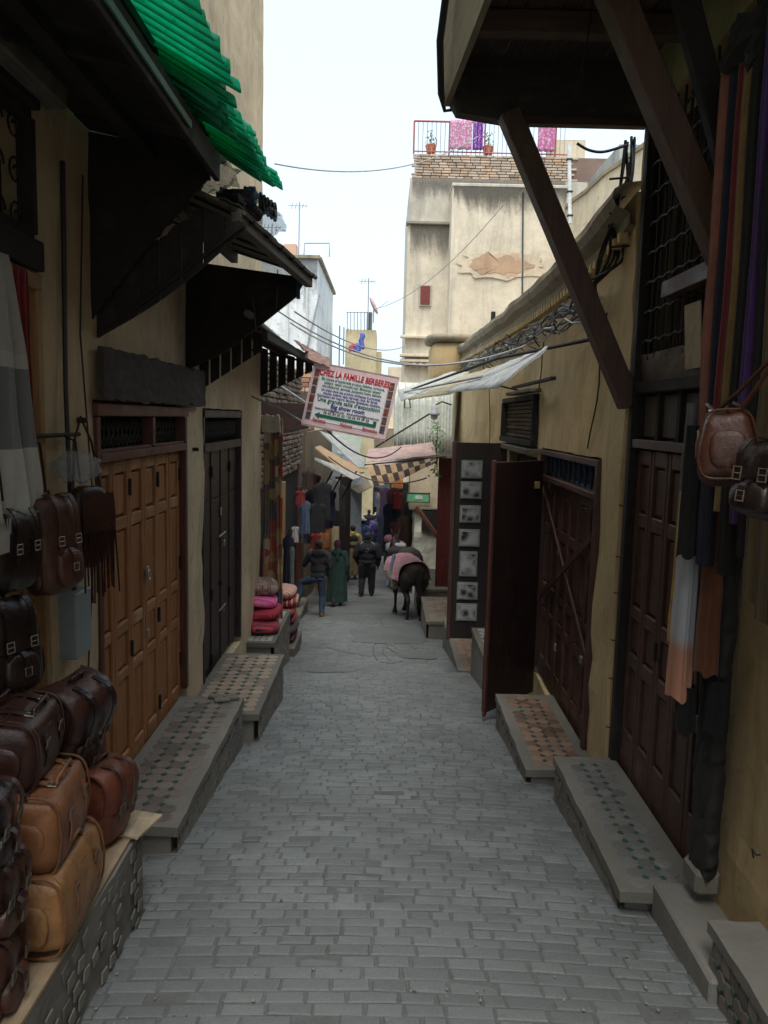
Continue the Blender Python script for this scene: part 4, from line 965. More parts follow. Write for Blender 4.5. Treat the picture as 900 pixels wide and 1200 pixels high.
# roof terrace: railing, textiles, pots
RL = thing('terrace_railing', 'red-brown iron railing on the roof terrace of the beige tower', 'railing', (3, 25.4, z1))
za = pT(500, 142, 25.35).z; m = MB(); m.tube([(xl+.02, 25.35, za), (5.35, 25.35, za)], .03, 6); m.tube([(xl+.02, 25.35, z1+.08), (5.35, 25.35, z1+.08)], .02, 6); m.build('rail', plain((.30, .07, .06), .5, 'railred'), RL)
x = xl+.02; k = 0
while x < 5.35:
    MB().tube([(x, 25.35, z1), (x, 25.35, za)], .028 if k % 8 == 0 else .012, 5).build('baluster', plain((.30, .07, .06), .5, 'railred') if k % 8 == 0 else M_CABLEG, RL); x += .135; k += 1
def flower_mat(a, b, sc_=18, key=''):
    def mk():
        s = NT('patterned_cloth'); v_ = s.n('TexVoronoi'); v_.inputs['Scale'].default_value = sc_; s.l(s.coord(), v_.inputs['Vector'])
        s.col(s.ramp(v_.outputs['Distance'], [(.15, a), (.5, b)])); s.rough(.9); return s.m
    return mat(('fl', a, b, sc_, key), mk)
for lab, pa, pb, m_ in (('pink and white flowered cloth hung over the terrace railing', 527, 553, flower_mat((.70, .60, .62), (.45, .18, .30))), ('violet flowered cloth beside the pink one on the terrace railing', 554, 566, flower_mat((.5, .35, .6), (.20, .05, .30))), ('bright pink cloth on the terrace railing nearest the balcony', 631, 650, flower_mat((.66, .48, .54), (.45, .14, .28), 12))):
    a = pT(pa, 158, 25.3).x; b = pT(pb, 158, 25.3).x
    c = MB().sheet(lambda u, v: (a+(b-a)*u, 25.28+.04*math.sin(u*17), za+.03-(za-z1-.1)*v+.03*nz(u*7, 1)), 16, 8, .02).build('hanging_cloth', m_, smooth=True); tag(c, lab, 'cloth')
for i, (px, lab) in enumerate(((505, 'terracotta pot with a leafy plant at the left corner of the roof terrace'), (572, 'red flower pot on the terrace between the cloths and the balcony'))):
    q = pT(px, 172, 25.5); t = thing('flower_pot', lab, 'plant pot', (q.x, 25.5, z1))
    MB().tube([(q.x, 25.5, z1), (q.x, 25.5, z1+.26), (q.x, 25.5, z1+.3)], [.11, .17, .18], 12).build('pot', plain((.45, .13, .07), .7, 'pot'), t)
    lv = MB()
    for k in range(40):
        t_ = rnd.random()*6.28; r_ = rnd.random()*.2; h_ = .3+rnd.random()*.42; c0 = Vector((q.x+r_*math.cos(t_), 25.5+r_*math.sin(t_), z1+h_))
        d = Vector((rnd.gauss(0, 1), rnd.gauss(0, 1), rnd.gauss(0, .6))).normalized()*.07; e = d.orthogonal().normalized()*.025; lv.add([c0-d, c0-e, c0+d, c0+e], [(0, 1, 2, 3)])
    lv.tube([(q.x, 25.5, z1+.28), (q.x+.02, 25.5, z1+.6)], .012, 5).build('leaves', plain((.06, .13, .04), .7, 'leafg', .5), t)

def stain_mat(key, c, sx, sz, top=True, thr=.5):
    def mk():
        s = NT('mould_stain'); n1 = s.noise(s.coord((sx, sx, sz)), 1.0, 9, .8, .6); n2 = s.noise(s.coord(), 9, 6, .8); sp = s.n('SeparateXYZ'); s.l(s.tc.outputs['Generated'], sp.inputs[0])
        g_ = s.math('MULTIPLY', sp.outputs[2], .75) if top else .35
        a_ = s.math('MULTIPLY', s.math('ADD', s.math('ADD', n1, s.math('MULTIPLY', n2, .35)), g_), .5)
        s.col(s.ramp(n2, [(.3, k3(c, .7)), (.7, k3(c, 1.4))])); s.l(s.ramp(a_, [(thr, (0,)*3), (thr+.13, (.8,)*3)]), s.b.inputs['Alpha']); s.rough(.95); return s.m
    return mat(('stn', key), mk)
def stain_sheet(par, x0_, x1_, yy, za_, zb_, m_):
    MB().sheet(lambda u, v: (x0_+(x1_-x0_)*u, yy, zb_+(za_-zb_)*v), 4, 4).build('mould_stain', m_, par)
ztop = pT(600, 219, 24.3).z
stain_sheet(TW, xs2+.03, 5.15, 24.262, ztop, ztop-1.5, stain_mat('t1', (.10, .09, .075), 1.5, .35, thr=.55))
stain_sheet(TW, xl-.02, xs2-.02, 25.045, pT(500, 264, 25.1).z, pT(500, 300, 25.1).z-1.5, stain_mat('t2', (.13, .12, .10), 1.5, .3, thr=.54))
stain_sheet(TW, xl, 5.3, 25.255, pT(500, 209, 25.3).z, pT(500, 262, 25.3).z, stain_mat('t3', (.15, .13, .11), 1.2, .3, thr=.54))
# the white house and its neighbours on the left, far away
WH = thing('white_house', 'tall weathered white house with mould spots beyond the left canopies', 'building', (-4, 38, 0))
xa = at(372, 350, 36).x; xb = at(300, 350, 36).x; zw = at(372, 303, 36).z
M_WH = plaster((.72, .73, .72), stain=(.28, .29, .29), patch=(.24, .25, .25), amt=.75, key='wh')
wall_block('wall', WH, M_WH, -8.4, xa, 36, 46, -4, zw)
sub(WH, 'coping', M_MOSS, ((-8.4+xa)/2, 36.1, zw+.05), (xa+8.4+.2, .5, .16), .02); sub(WH, 'coping', M_MOSS, (xa, 41.2, zw+.045), (.3, 10.0, .15), .02)
for px in (398, 403, 408):
    p = atX(px, 402, xa+.02); MB().box((xa+.01, p.y, p.z-.2), (.06, .5, 2.6), None, .01).build('window_slit', plain((.14, .14, .14), .5), WH)
stain_sheet(WH, -8.3, xa-.02, 35.955, zw, zw-4.5, stain_mat('w1', (.22, .22, .22), 2.2, .9, True, thr=.55))
a = at(389, 345, 35.9); MB().tube([(xa-.6, 35.9, zw-4.6), (xa+.1, 35.9, at(388, 345, 35.9).z)], .035, 5).build('pole', M_CABLEG, WH)
for px, py0, py1 in ((337, 330, 425), (360, 320, 430)): MB().tube([at(px, py0, 35.92), at(px, py1, 35.92)], .045, 6).build('drain_pipe', plain((.62, .62, .6), .5, 'pvc2'), WH)
MB().tube([at(356, 301, 36.2), at(357, 285, 36.2), at(386, 285, 36.2), at(386, 301, 36.2)], .03, 5).build('roof_frame', M_CABLEG, WH)
sub(WH, 'chimney_block', plaster((.62, .40, .28), key='chim'), at(341, 295, 37), (.55, .6, .6), .02)
def antenna(px, pyb, pyt, Y, label):
    a = at(px, pyb, Y); b = at(px+1, pyt, Y); t = thing('tv_antenna', label, 'antenna', a)
    MB().tube([a, b], .028, 5).build('mast', M_CABLEG, t); m = MB()
    for k in range(5): m.tube([b+Vector((-.35+k*.16, 0, .02*k-.3)), b+Vector((-.3+k*.16, .0, -.02*k-.02))], .014, 4)
    m.tube([b+Vector((-.5, 0, -.15)), b+Vector((.3, 0, -.15))], .016, 4).build('antenna_arms', M_CABLEG, t)
antenna(350, 300, 237, 37, 'tall thin aerial on the white house roof'); antenna(318, 285, 262, 33, 'small tangled aerial above the weathered left canopy'); antenna(431, 385, 326, 40, 'aerial with its mast on the yellow house beside the satellite dish')
RT = thing('raw_brick_house', 'low raw brick house block between the white house and the left canopies', 'building', (-3, 24, 0))
xr0 = at(305, 450, 22).x; xr1 = at(366, 450, 22).x; z0 = at(340, 520, 22).z; z1b = at(340, 431, 22).z
MB().box(((xr0+xr1)/2, 22.6, (z0+z1b)/2), (xr1-xr0-.06, 1.1, z1b-z0-.04)).build('wall', M_BRICKD, RT)
nr = 16; h = (z1b-z0)/nr
for j in range(nr):
    x = xr0+(j % 2)*.1; 
    while x < xr1-.1:
        wd = rnd.uniform(.2, .3); wd = min(wd, xr1-x); MB().box((x+wd/2, 22.03+rnd.uniform(-.012, .012), z0+h*(j+.5)), (wd-.02, .08, h-.022), None, .008).build('brick', rnd.choice((M_TEARTH, M_TEARTH, M_BRICK)), RT); x += wd
MB().tube([at(350, 440, 21.95), at(346, 480, 21.95), at(350, 505, 21.95)], .02, 5).build('red_pipe', plain((.5, .09, .04), .5), RT)
YH = thing('yellow_house', 'far pale yellow house with a railed roof in the gap beside the white house', 'building', (0, 45, 0))
M_YH = plaster((.60, .50, .30), stain=(.3, .25, .18), amt=.4, key='yh')
def blk(parent, px0, px1, py0, Y, depth, m, zb=-5):
    a = at(px0, py0, Y); b = at(px1, py0, Y); return wall_block('wall', parent, m, a.x, b.x, Y, Y+depth, zb, a.z, cell=1.)
blk(YH, 405, 441, 386, 44, 4, M_YH); blk(YH, 436, 447, 412, 47, 4, M_YH)
m = MB()
for px in range(407, 436, 4): m.tube([at(px, 388, 43.9), at(px, 366, 43.9)], .022, 4)
m.tube([at(406, 366, 43.9), at(436, 366, 43.9)], .025, 4).build('roof_railing', M_CABLEG, YH); sub(YH, 'water_tank', plain((.10, .10, .11), .5), at(433, 377, 44.2), (.3, .4, .95), .03)
dsh = thing('satellite_dish', 'round satellite dish edge-on atop the far yellow house', 'satellite dish', at(438, 358, 43.5)); q = Vector(dsh.location)
MB().blobby(q, (.22, .5, 1.0), 2, 16, 10, Matrix.Rotation(-.45, 3, 'Y')).build('dish', plain((.5, .34, .30), .5), dsh, smooth=True); MB().tube([q, q+Vector((.0, .1, -.9))], .03, 5).tube([q+Vector((.02, 0, -.3)), q+Vector((.75, 0, .25))], .015, 4).build('arm', M_CABLEG, dsh)
LN = thing('laundry', 'blue and red washing pegged out on a line before the far yellow house', 'laundry', at(420, 402, 40)); 
for (px, py, c, sx, sz) in ((413, 408, (.55, .08, .14), .35, .35), (424, 400, (.10, .14, .5), .25, .8), (419, 407, (.12, .2, .6), .3, .4)):
    p = at(px, py, 40); MB().sheet(lambda u, v: (p.x+sx*(u-.5)+.08*nz(v*3, u), p.y+.06*math.sin(u*9), p.z+sz*(.5-v)+.08*nz(u*3, px)), 8, 8, .02).build('garment', fabric(c), LN, smooth=True)
FY = thing('ochre_cottage', 'ochre house with square windows closing the view below the hanging sign', 'building', (0, 60, -4))
blk(FY, 395, 466, 500, 58, 6, plaster((.62, .46, .26), amt=.3, key='fy'), -9)
for px, py in ((428, 521), (412, 520), (429, 541), (446, 521)):
    p = at(px, py, 57.95); wf = sub(FY, 'window', plain((.10, .12, .11), .4, 'winfar'), p, (.75, .08, 1.0), .01); MB().box(p-Vector((0, .03, .58)), (.95, .14, .12)).build('sill', M_WHITE, wf)
blk(FY, 455, 475, 430, 62, 4, plaster((.60, .50, .36), key='fz'), -9)
for k, (px, py, Y, c) in enumerate(((452, 452, 130, (.5, .47, .44)), (459, 448, 150, (.55, .50, .47)), (466, 455, 120, (.48, .43, .38)), (446, 462, 110, (.5, .42, .34)))):
    p = at(px, py, Y); t = thing('hillside_house', ['cream', 'pink', 'grey', 'brown'][k]+' flat roofed house far off on the hillside, '+['second from the left', 'third from the left', 'rightmost', 'leftmost'][k]+' in the gap', 'building', (p.x, Y, -12), group='far hillside houses')
    wall_block('wall', t, plaster(c, key='hh%d' % k), p.x-1.2, p.x+1.2, Y, Y+4, -14, p.z, cell=2); 
    for q in (-.5, .5): sub(t, 'window', M_DARK, (p.x+q, Y-.02, p.z-1.6), (.4, .06, .6))

# ================================================================== the shed, chequered awning and shops on the far right
SH = thing('tin_shed_bay', 'whitish corrugated tin bay overhanging the lane below the tower', 'shed', (.8, 17, 1.5))
a = at(463, 462, 17); b = at(515, 533, 17); x0, x1, zb, zt1 = a.x, 1.42, b.z, a.z+.25
MB().box(((x0+x1)/2, 17.9, (zb+zt1)/2), (x1-x0, 1.8, zt1-zb)).build('body', plain((.50, .52, .46), .6, 'shed'), SH)
M_TIN = plain((.60, .63, .56), .5, 'tinw', .18)
MB().sheet(lambda u, v: (x0+(x1-x0)*u, 16.97+.012*math.sin(u*120), zb+(zt1-zb)*v), 110, 3, .006).build('corrugated_front', M_TIN, SH, smooth=True)
sub(SH, 'bottom_beam', M_GREYW, ((x0+x1)/2, 16.95, zb-.03), (x1-x0+.06, .10, .07))
for k in range(7): sub(SH, 'joint_strip', M_TIN, (x0+.07+k*.145, 16.945, (zb+zt1)/2), (.014, .014, zt1-zb-.02), .002)
MB().tube([at(440, 524, 16.8), at(505, 484, 16.6)], .018, 5).build('brace_pole', M_IRON, SH)
MB().tube([at(474, 468, 16.9), at(474, 478, 16.9), at(481, 478, 16.9), at(480, 468, 16.9)], .014, 5).build('window_bar', M_IRON, SH)
LP = thing('street_lamp', 'grey wall lamp hanging at the corner of the tin bay', 'lamp', at(509, 481, 16.2)); q = Vector(LP.location)
MB().tube([q+Vector((.35, .1, .12)), q+Vector((.15, 0, .18)), q+Vector((0, 0, .10))], .016, 6).build('arm', M_IRON, LP)
MB().tube([q+Vector((0, 0, .12)), q+Vector((0, 0, .04)), q+Vector((0, 0, -.05)), q+Vector((0, 0, -.1))], [.03, .05, .10, .11], 12).build('shade', M_CABLEG, LP, smooth=True); MB().blobby(q-Vector((0, 0, .13)), (.15, .15, .12), 2, 12, 8).build('globe', plain((.35, .37, .38), .2, 'globe'), LP, smooth=True)
def checker_mat():
    s = NT('chequered_cloth'); c = s.n('TexChecker'); c.inputs['Scale'].default_value = 1; s.l(s.coord((7.2, 7.2, 6.0), src='UV'), c.inputs['Vector']); c.inputs['Color1'].default_value = (.50, .34, .17, 1); c.inputs['Color2'].default_value = (.045, .03, .025, 1)
    s.col(c.outputs[0]); s.rough(.9); return s.m
CK = thing('chequered_awning', 'brown and tan chequered cloth awning stretched over the lane in front of the tin bay', 'awning', at(470, 550, 15.5))
pa, pb, pc2, pd_ = at(430, 545, 15.5), at(511, 536, 15.5), at(511, 540, 15.2), at(439, 571, 15.2)
nu, nv = 14, 3
P0 = lambda u, v: pa.lerp(pb, u).lerp(pd_.lerp(pc2, u), v)+Vector((0, -.05*math.sin(v*3), -.05*math.sin(math.pi*u)*(1+.3*v)+.02*nz(u*9, v)))
cloth_l, cloth_d = MB(), MB(); NU = 12
for i in range(NU):
    for j in range(2):
        mb = cloth_l if (i+j) % 2 == 0 else cloth_d
        mb.sheet(lambda u, v: P0((i+u)/NU, (j+v)/2), 3, 3, .008)
cloth_l.build('tan_checks', fabric((.36, .24, .13), key='tanc'), CK, kind=None); cloth_d.build('brown_checks', fabric((.05, .03, .025), key='brc'), CK)
MB().sheet(lambda u, v: pa.lerp(pb, u)+Vector((0, 1.0*v, .05+.22*v+.02*nz(u*8, v*3))), 16, 4, .01).build('roof_sheet', sheet_mat((.62, .44, .40), .4), CK)
MB().tube([pa+Vector((-.05, 0, 0)), pb+Vector((.2, 0, .02))], .016, 5).build('rod', M_IRON, CK)
WW = thing('whitewashed_house', 'whitewashed stone corner with a green sign and black window behind the mule', 'building', (1.4, 22, -3))
a = at(487, 560, 22); wall_block('wall', WW, plaster((.55, .56, .46), stain=(.2, .2, .15), amt=.7, key='ww'), a.x, 1.62, 22, 23, -3.4, at(500, 597, 22).z, cell=.15, amp=.08)
wall_block('wall', WW, plaster((.56, .46, .32), stain=(.28, .25, .2), amt=.6, key='ww2'), a.x-.15, 1.62, 22.1, 23.2, at(500, 598, 22).z, at(500, 500, 22).z, cell=.3, amp=.05)
q = at(503, 610, 21.95); sub(WW, 'window', M_DARK, q, (.42, .12, .55), .01); sub(WW, 'stone_band', M_STONE, at(500, 596, 21.95), (.75, .14, .06), .01)
sg = thing('green_sign', 'small green rectangular board fixed on the pale wall above the black window', 'sign', at(490, 583, 21.9)); q = Vector(sg.location)
MB().box(q, (.62, .03, .27), None, .004).build('board', plain((.16, .42, .24), .5, 'gsign'), sg); 
for dx, dz, wx_, wz_, c in ((0, .125, .66, .03, (.06, .08, .07)), (0, -.125, .66, .03, (.06, .08, .07)), (-.31, 0, .03, .27, (.06, .08, .07)), (.31, 0, .03, .27, (.06, .08, .07)), (.02, 0, .2, .10, (.5, .6, .5))): MB().box(q+Vector((dx, -.022, dz)), (wx_, .012, wz_), None, .002).build('frame' if abs(dx)+abs(dz) > .1 else 'emblem', plain(c, .5), sg)
MB().beam(at(488, 594, 20.8), at(512, 628, 20.4), .08, .1).build('handrail_board', wood((.13, .05, .03), 'z', .7), tag(thing('leaning_board', 'reddish board leaning diagonally in front of the black window', 'board', at(500, 610, 20.6))))
# dark market stalls, right row
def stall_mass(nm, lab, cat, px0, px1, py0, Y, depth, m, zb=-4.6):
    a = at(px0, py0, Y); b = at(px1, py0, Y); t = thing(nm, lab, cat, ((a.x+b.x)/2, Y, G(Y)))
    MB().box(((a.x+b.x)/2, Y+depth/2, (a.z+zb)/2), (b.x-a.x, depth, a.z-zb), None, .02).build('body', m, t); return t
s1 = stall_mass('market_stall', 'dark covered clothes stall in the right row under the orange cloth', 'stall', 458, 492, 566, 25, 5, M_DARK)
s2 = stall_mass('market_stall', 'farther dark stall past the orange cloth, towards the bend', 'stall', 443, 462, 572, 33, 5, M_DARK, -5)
a = at(459, 560, 24.8); b = at(472, 575, 24.8); oc = MB().sheet(lambda u, v: (a.x+(b.x-a.x)*u, 24.8+.05*math.sin(u*9), a.z+(b.z-a.z)*v), 8, 4, .02).build('hanging_cloth', fabric((.45, .17, .05), key='orange'), smooth=True); tag(oc, 'orange cloth hanging at the top of the dark right stall', 'cloth')

# ================================================================== left row beyond the ochre building
RU = thing('rubble_wall_house', 'dark rubble stone and brick shop front beyond the hanging carpet on the left', 'building', (-2, 15, 0))
MB().box((-2.9, 15.9, -.3), (1.7, 10.5, 6.0)).build('wall', M_BRICKD, RU)
MB().box((-2.1, 10.9, 1.0), (.3, 1.1, 7)).build('wall', M_OCHRE, RU)
rest = MB(); cnt = 0; M_RUB = stone((.15, .115, .09), .9, var=.5, key='rubble')
for j in range(22):
    yy = 11.8
    while yy < 18.6:
        wd = rnd.uniform(.16, .42); zz = .95+j*.10; h_ = rnd.uniform(.07, .10)
        m = MB().box((-2.03+rnd.uniform(-.02, .02), yy+wd/2, zz), (.12, wd-.03, h_), Matrix.Rotation(rnd.uniform(-.05, .05), 3, 'X'), .02)
        m.build('stone', rnd.choice((M_RUB, M_RUB, M_BRICKD)), RU) if cnt < 280 else rest.add(m.v, m.f); cnt += 1
        yy += wd
if rest.v: rest.build('rubble_stones', M_RUB, RU, kind='stuff')
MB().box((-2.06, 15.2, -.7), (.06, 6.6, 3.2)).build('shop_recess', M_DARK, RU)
for yy, m_ in ((12.1, M_BROWN), (14.6, M_FRAMEZ), (15.3, M_LIGHTW), (18.4, M_FRAMEZ)): MB().box((-1.98, yy, G(yy)+1.4), (.12, .14, 2.9), None, .01).build('door_post', m_, RU)
MB().box((-1.80, 13.4, G(13.4)+1.15), (.05, .55, 1.9), None, .01).build('display_board', plain((.22, .20, .20), .7), RU); MB().box((-1.79, 13.4, G(13.4)+1.15), (.04, .66, 2.0), None, .01).build('display_frame', M_DOOR, RU)
BX = thing('shop_hood', 'brown sheet metal hood over the shop beside the hanging sign', 'awning', (-1.7, 12, 2.1))
a = at(314, 472, 11.5); b = at(361, 472, 11.5); c = at(350, 508, 11.5)
MB().prism([(a.x-.1, 11.5, a.z), (b.x, 11.5, a.z), (b.x, 11.5, c.z+.1), (c.x-.2, 11.5, c.z)]+[(a.x-.1, 11.5, c.z+.0)], (0, 0, 0), (0, 1.0, 0)).build('hood', plain((.055, .030, .026), .5, 'hood'), BX)
MB().beam((-1.7, 12.6, a.z+.3), (b.x+.02, 11.5, a.z-.02), .02, .03).build('stay', M_CABLEG, BX)
LR = thing('left_shop_row', 'row of far left shops with open doors below the white and tan awning', 'building', (-2, 27, -3))
MB().box((-3.4, 25, -1), (2.8, 9.5, 5.4)).build('wall', plaster((.20, .155, .10), key='lr'), LR); MB().box((-3.3, 35.5, -1.6), (3.2, 10, 5.6)).build('wall', plaster((.42, .46, .50), stain=(.2, .2, .2), key='lr2'), LR)
for (Y, pxa, pxb, pya, pyb, m_, nm) in ((21.2, 371, 388, 597, 652, M_DOOR, 'open_wooden_door'), (23.5, 393, 410, 558, 640, M_STEEL, 'open_dark_door')):
    a = at(pxa, pya, Y); b = at(pxb, pyb, Y); zb = min(b.z, G(Y)+.1); MB().box(((a.x+b.x)/2, Y, (a.z+zb)/2), (b.x-a.x, .06, a.z-zb), None, .01).build(nm, m_, LR)
    if nm == 'open_wooden_door':
        for i in range(2):
            for j in range(4): MB().box((a.x+(b.x-a.x)*(.27+.46*i), Y-.035, zb+(a.z-zb)*(.14+.24*j)), ((b.x-a.x)*.32, .03, (a.z-zb)*.17), None, .01).build('door_panel', M_DOORH, LR)
a = at(388, 590, 21.6); MB().box((a.x+.12, 21.6, -1.2), (.22, .3, 3.2), None, .02).build('pillar', M_CREAM, LR)
a = at(410, 565, 29); MB().box((a.x+.2, 29, -2.0), (.5, .5, 4.4), None, .02).build('blue_white_wall', plain((.52, .58, .66), .8, 'bw'), LR)
AW = thing('plank_awning', 'tan board awning with white sheet edges over the far left shops', 'awning', (-1.5, 20, 1.2))
def tri_sheet(P, m_, nm, par, th=.03):
    P = [Vector(p) for p in P]; n_ = (P[1]-P[0]).cross(P[2]-P[0]).normalized()*th; return MB().prism(P, (0, 0, 0), n_).build(nm, m_, par)
tri_sheet([at(369, 524, 18), at(375, 522, 19), at(427, 553, 20), at(408, 556, 18)], wood((.36, .24, .13), 'x', .8, .3), 'board_sheet', AW); tri_sheet([at(370, 540, 17.5), at(369, 536, 17.5), at(428, 557, 18.6), at(414, 562, 18)], sheet_mat((.62, .60, .56), .4), 'white_sheet', AW)
tri_sheet([at(375, 505, 21), at(405, 515, 23), at(440, 548, 24), at(420, 548, 21)], sheet_mat((.60, .62, .62), .4), 'white_sheet', AW)
for px in (372, 385, 400): MB().beam(at(px, 585, 18.3), at(px+18, 552, 18.3), .04, .04).build('strut', M_IRON, AW)
A3 = thing('scrap_awning', 'patchwork of pale and pink scrap sheets over the middle of the far lane', 'awning', (-.6, 27, 1.4))
for pts, c in (([(398, 500, 30), (425, 510, 30), (420, 540, 26), (395, 530, 26)], (.42, .46, .38)), ([(410, 528, 27), (426, 535, 27), (424, 548, 25), (408, 546, 25)], (.50, .24, .20)), ([(430, 532, 24), (470, 520, 24), (470, 540, 21), (428, 548, 21)], (.60, .50, .32)), ([(440, 540, 20), (515, 528, 19), (512, 541, 17.5), (436, 548, 18)], (.62, .50, .46)), ([(402, 566, 30), (430, 560, 30), (436, 570, 27), (420, 578, 27)], (.42, .36, .26))):
    tri_sheet([at(*p) for p in pts], sheet_mat(c, .35), 'scrap_sheet', A3)
# far shop fronts closing the lane round the bend
CE = thing('lane_end_house', 'shadowed shop front where the lane bends away behind the walkers', 'building', (0, 46, -5))
MB().box((.8, 47, -2.0), (6.5, 2, 7.0)).build('wall', plaster((.30, .24, .17), key='ce'), CE); MB().box((-.55, 45.95, -3.2), (1.5, .1, 2.6)).build('shop_opening', M_DARK, CE)
for i in range(9): MB().box((-1.4+i*.30, 45.8, -2.6+.1*(i % 3)), (.2, .1, .9), None, .03).build('hung_garment', fabric(rnd.choice(((.06, .06, .08), (.2, .05, .06), (.12, .1, .1), (.05, .08, .14)))), CE)

# ================================================================== the hanging sign
SGN = thing('hanging_sign', 'tilted white and pink board hung over the lane advertising a berber family carpet shop', 'sign')
TL, TR, BR, BL = at(368, 424, 9), at(468, 443.5, 8.9), at(451, 516, 8.9), at(353, 497, 9)
ctr = (TL+TR+BR+BL)/4; ex = ((TR-TL)+(BR-BL)).normalized(); ez = ((TL-BL)+(TR-BR)).normalized(); ey = ez.cross(ex).normalized(); ez = ex.cross(ey)
wS = ((TR-TL).length+(BR-BL).length)/2; hS = ((TL-BL).length+(TR-BR).length)/2
SGN.matrix_world = Matrix.Translation(ctr) @ Matrix((ex, ey, ez)).transposed().to_4x4(); W[SGN] = ctr
shear = (((TL+TR)/2-(BL+BR)/2).dot(ex))/hS
M_SW = plain((.84, .82, .85), .45, 'signw', .05)
def srect(nm, m, x, z, w_, h_, y, th=.004, par=SGN):
    return MB().prism([(x-w_/2+shear*(z-h_/2), y, z-h_/2), (x+w_/2+shear*(z-h_/2), y, z-h_/2), (x+w_/2+shear*(z+h_/2), y, z+h_/2), (x-w_/2+shear*(z+h_/2), y, z+h_/2)], (0, 0, 0), (0, th, 0)).build(nm, m, par, local=True)
srect('board', plain((.78, .56, .58), .5, 'signpink', .1), 0, 0, wS, hS, 0, .018)
srect('white_panel', M_SW, -.0, .0, wS*.80, hS*.80, -.004)
for sx in (-1, 1):
    for k in range(6): srect('photo_print', picture_mat(20+k+6*sx) if 0 else mat(('sgp', k, sx), lambda: (lambda s: (s.col(s.ramp(s.noise(s.coord(jitter=True), 30, 4, .7), [(.35, (.05, .02, .02)), (.6, ((.30, .08, .06), (.18, .12, .08), (.10, .10, .10))[k % 3]), (.75, (.5, .4, .35))])), s.m)[1])(NT('photo_print'))), sx*wS*.44, hS*(.35-.138*k), wS*.055, hS*.115, -.006)
def stext(body, x, z, size, m, bold=.0, align='LEFT', width=None):
    cu = bpy.data.curves.new('lettering', 'FONT'); cu.body = body; cu.size = size; cu.align_x = align; cu.align_y = 'CENTER'; cu.offset = bold; cu.extrude = .0006; cu.resolution_u = 3; cu.shear = 0
    o = bpy.data.objects.new('lettering', cu); col.objects.link(o); bpy.context.view_layer.update()
    me = bpy.data.meshes.new_from_object(o.evaluated_get(bpy.context.evaluated_depsgraph_get())); bpy.data.objects.remove(o)
    xs = [v.co.x for v in me.vertices]; k = (width/(max(xs)-min(xs))) if width else 1
    mn = (min(xs)+max(xs))/2 if width else 0
    for v in me.vertices:
        a, b, c = v.co; a = (a-mn)*k+x; b = b+z; v.co = (a+shear*b, -.0085-c, b)
    me.materials.clear(); me.materials.append(m); link('lettering', me, SGN)
MR, MG, MBL, MK = plain((.55, .02, .03), .5, 'sr'), plain((.01, .14, .08), .5, 'sg'), plain((.03, .04, .26), .5, 'sb'), plain((.05, .05, .07), .5, 'sk')
H = hS
stext('CHEZ LA FAMILLE BERBERES', 0, H*.365, H*.13, MR, .003, 'CENTER', wS*.82)
for k, tx in enumerate(('Big choice of handicrafts product (lighting, furniture,', 'pottery, wood, wrought iron, Moroccan carpet)', 'manufacturing, services, packaging home delivery')): stext(tx, 0, H*(.275-.055*k), H*.06, MG, .0008, 'CENTER', wS*(.74, .66, .70)[k])
for k, tx in enumerate(("Un grand choix des produits d'artisanat (Luminaires,", 'meuble, poterie, tapis marocain, bois, fer forgé)', 'Fabrications sur mesure, Services, Emballages, Domicile...')): stext(tx, 0, H*(.105-.05*k), H*.055, MBL, .0008, 'CENTER', wS*(.70, .64, .76)[k])
stext("Une grande salle d'exposition", 0, -H*.055, H*.09, MG, .0015, 'CENTER', wS*.74); stext('Big show room', 0, -H*.135, H*.09, MBL, .002, 'CENTER', wS*.40)
stext('benamarkhalid@gmail.com   benamarkhalid@hotmail.com', 0, -H*.20, H*.045, MK, .0008, 'CENTER', wS*.76); stext('06 62 04 20 22 / 06 66 99 09 28', 0, -H*.25, H*.055, MK, .0005, 'CENTER', wS*.54)
def spoly(nm, m, pts, y=-.009): return MB().prism([(a*wS+shear*b*H, y, b*H) for a, b in pts], (0, 0, 0), (0, .002, 0)).build(nm, m, SGN, local=True)
spoly('arrow', MG, [(-.37, -.305), (-.31, -.255), (-.31, -.285), (.32, -.285), (.32, -.235), (.36, -.235), (.36, -.335), (-.31, -.335), (-.31, -.36)])
for tx, x in (('Bienvenue', -.30), ('Welcome', .02), ('Bienvenidos', .30)): stext(tx, x*wS, -H*.385, H*.075, MR, .001, 'CENTER', wS*(.17 if x > .1 else .15))
srect('top_frame', plain((.5, .36, .36), .5), 0, hS*.5, wS, .02, .0, .02); srect('bottom_frame', plain((.5, .36, .36), .5), 0, -hS*.5, wS, .02, .0, .02)
HB = thing('sign_bracket', 'pale metal arms carrying the tilted sign out from the left wall', 'bracket', (-1.5, 9.4, 2.5))
MB().tube([(-1.62, 9.6, 2.32), (-1.25, 9.4, 2.18), BL+Vector((0, .03, .03))], .014, 6).build('arm', M_CABLEG, HB); MB().tube([(-1.62, 9.5, 2.86), TL+Vector((.02, .03, -.02))], .014, 6).build('arm', M_CABLE, HB)
torn = MB().sheet(lambda u, v: TL+Vector((-.10+.28*u, -.02-.03*v, .14-.10*u-.10*v+.02*nz(u*6, v*5))), 8, 5, .006).build('torn_flap', plain((.42, .26, .23), .7, 'torn'), HB)

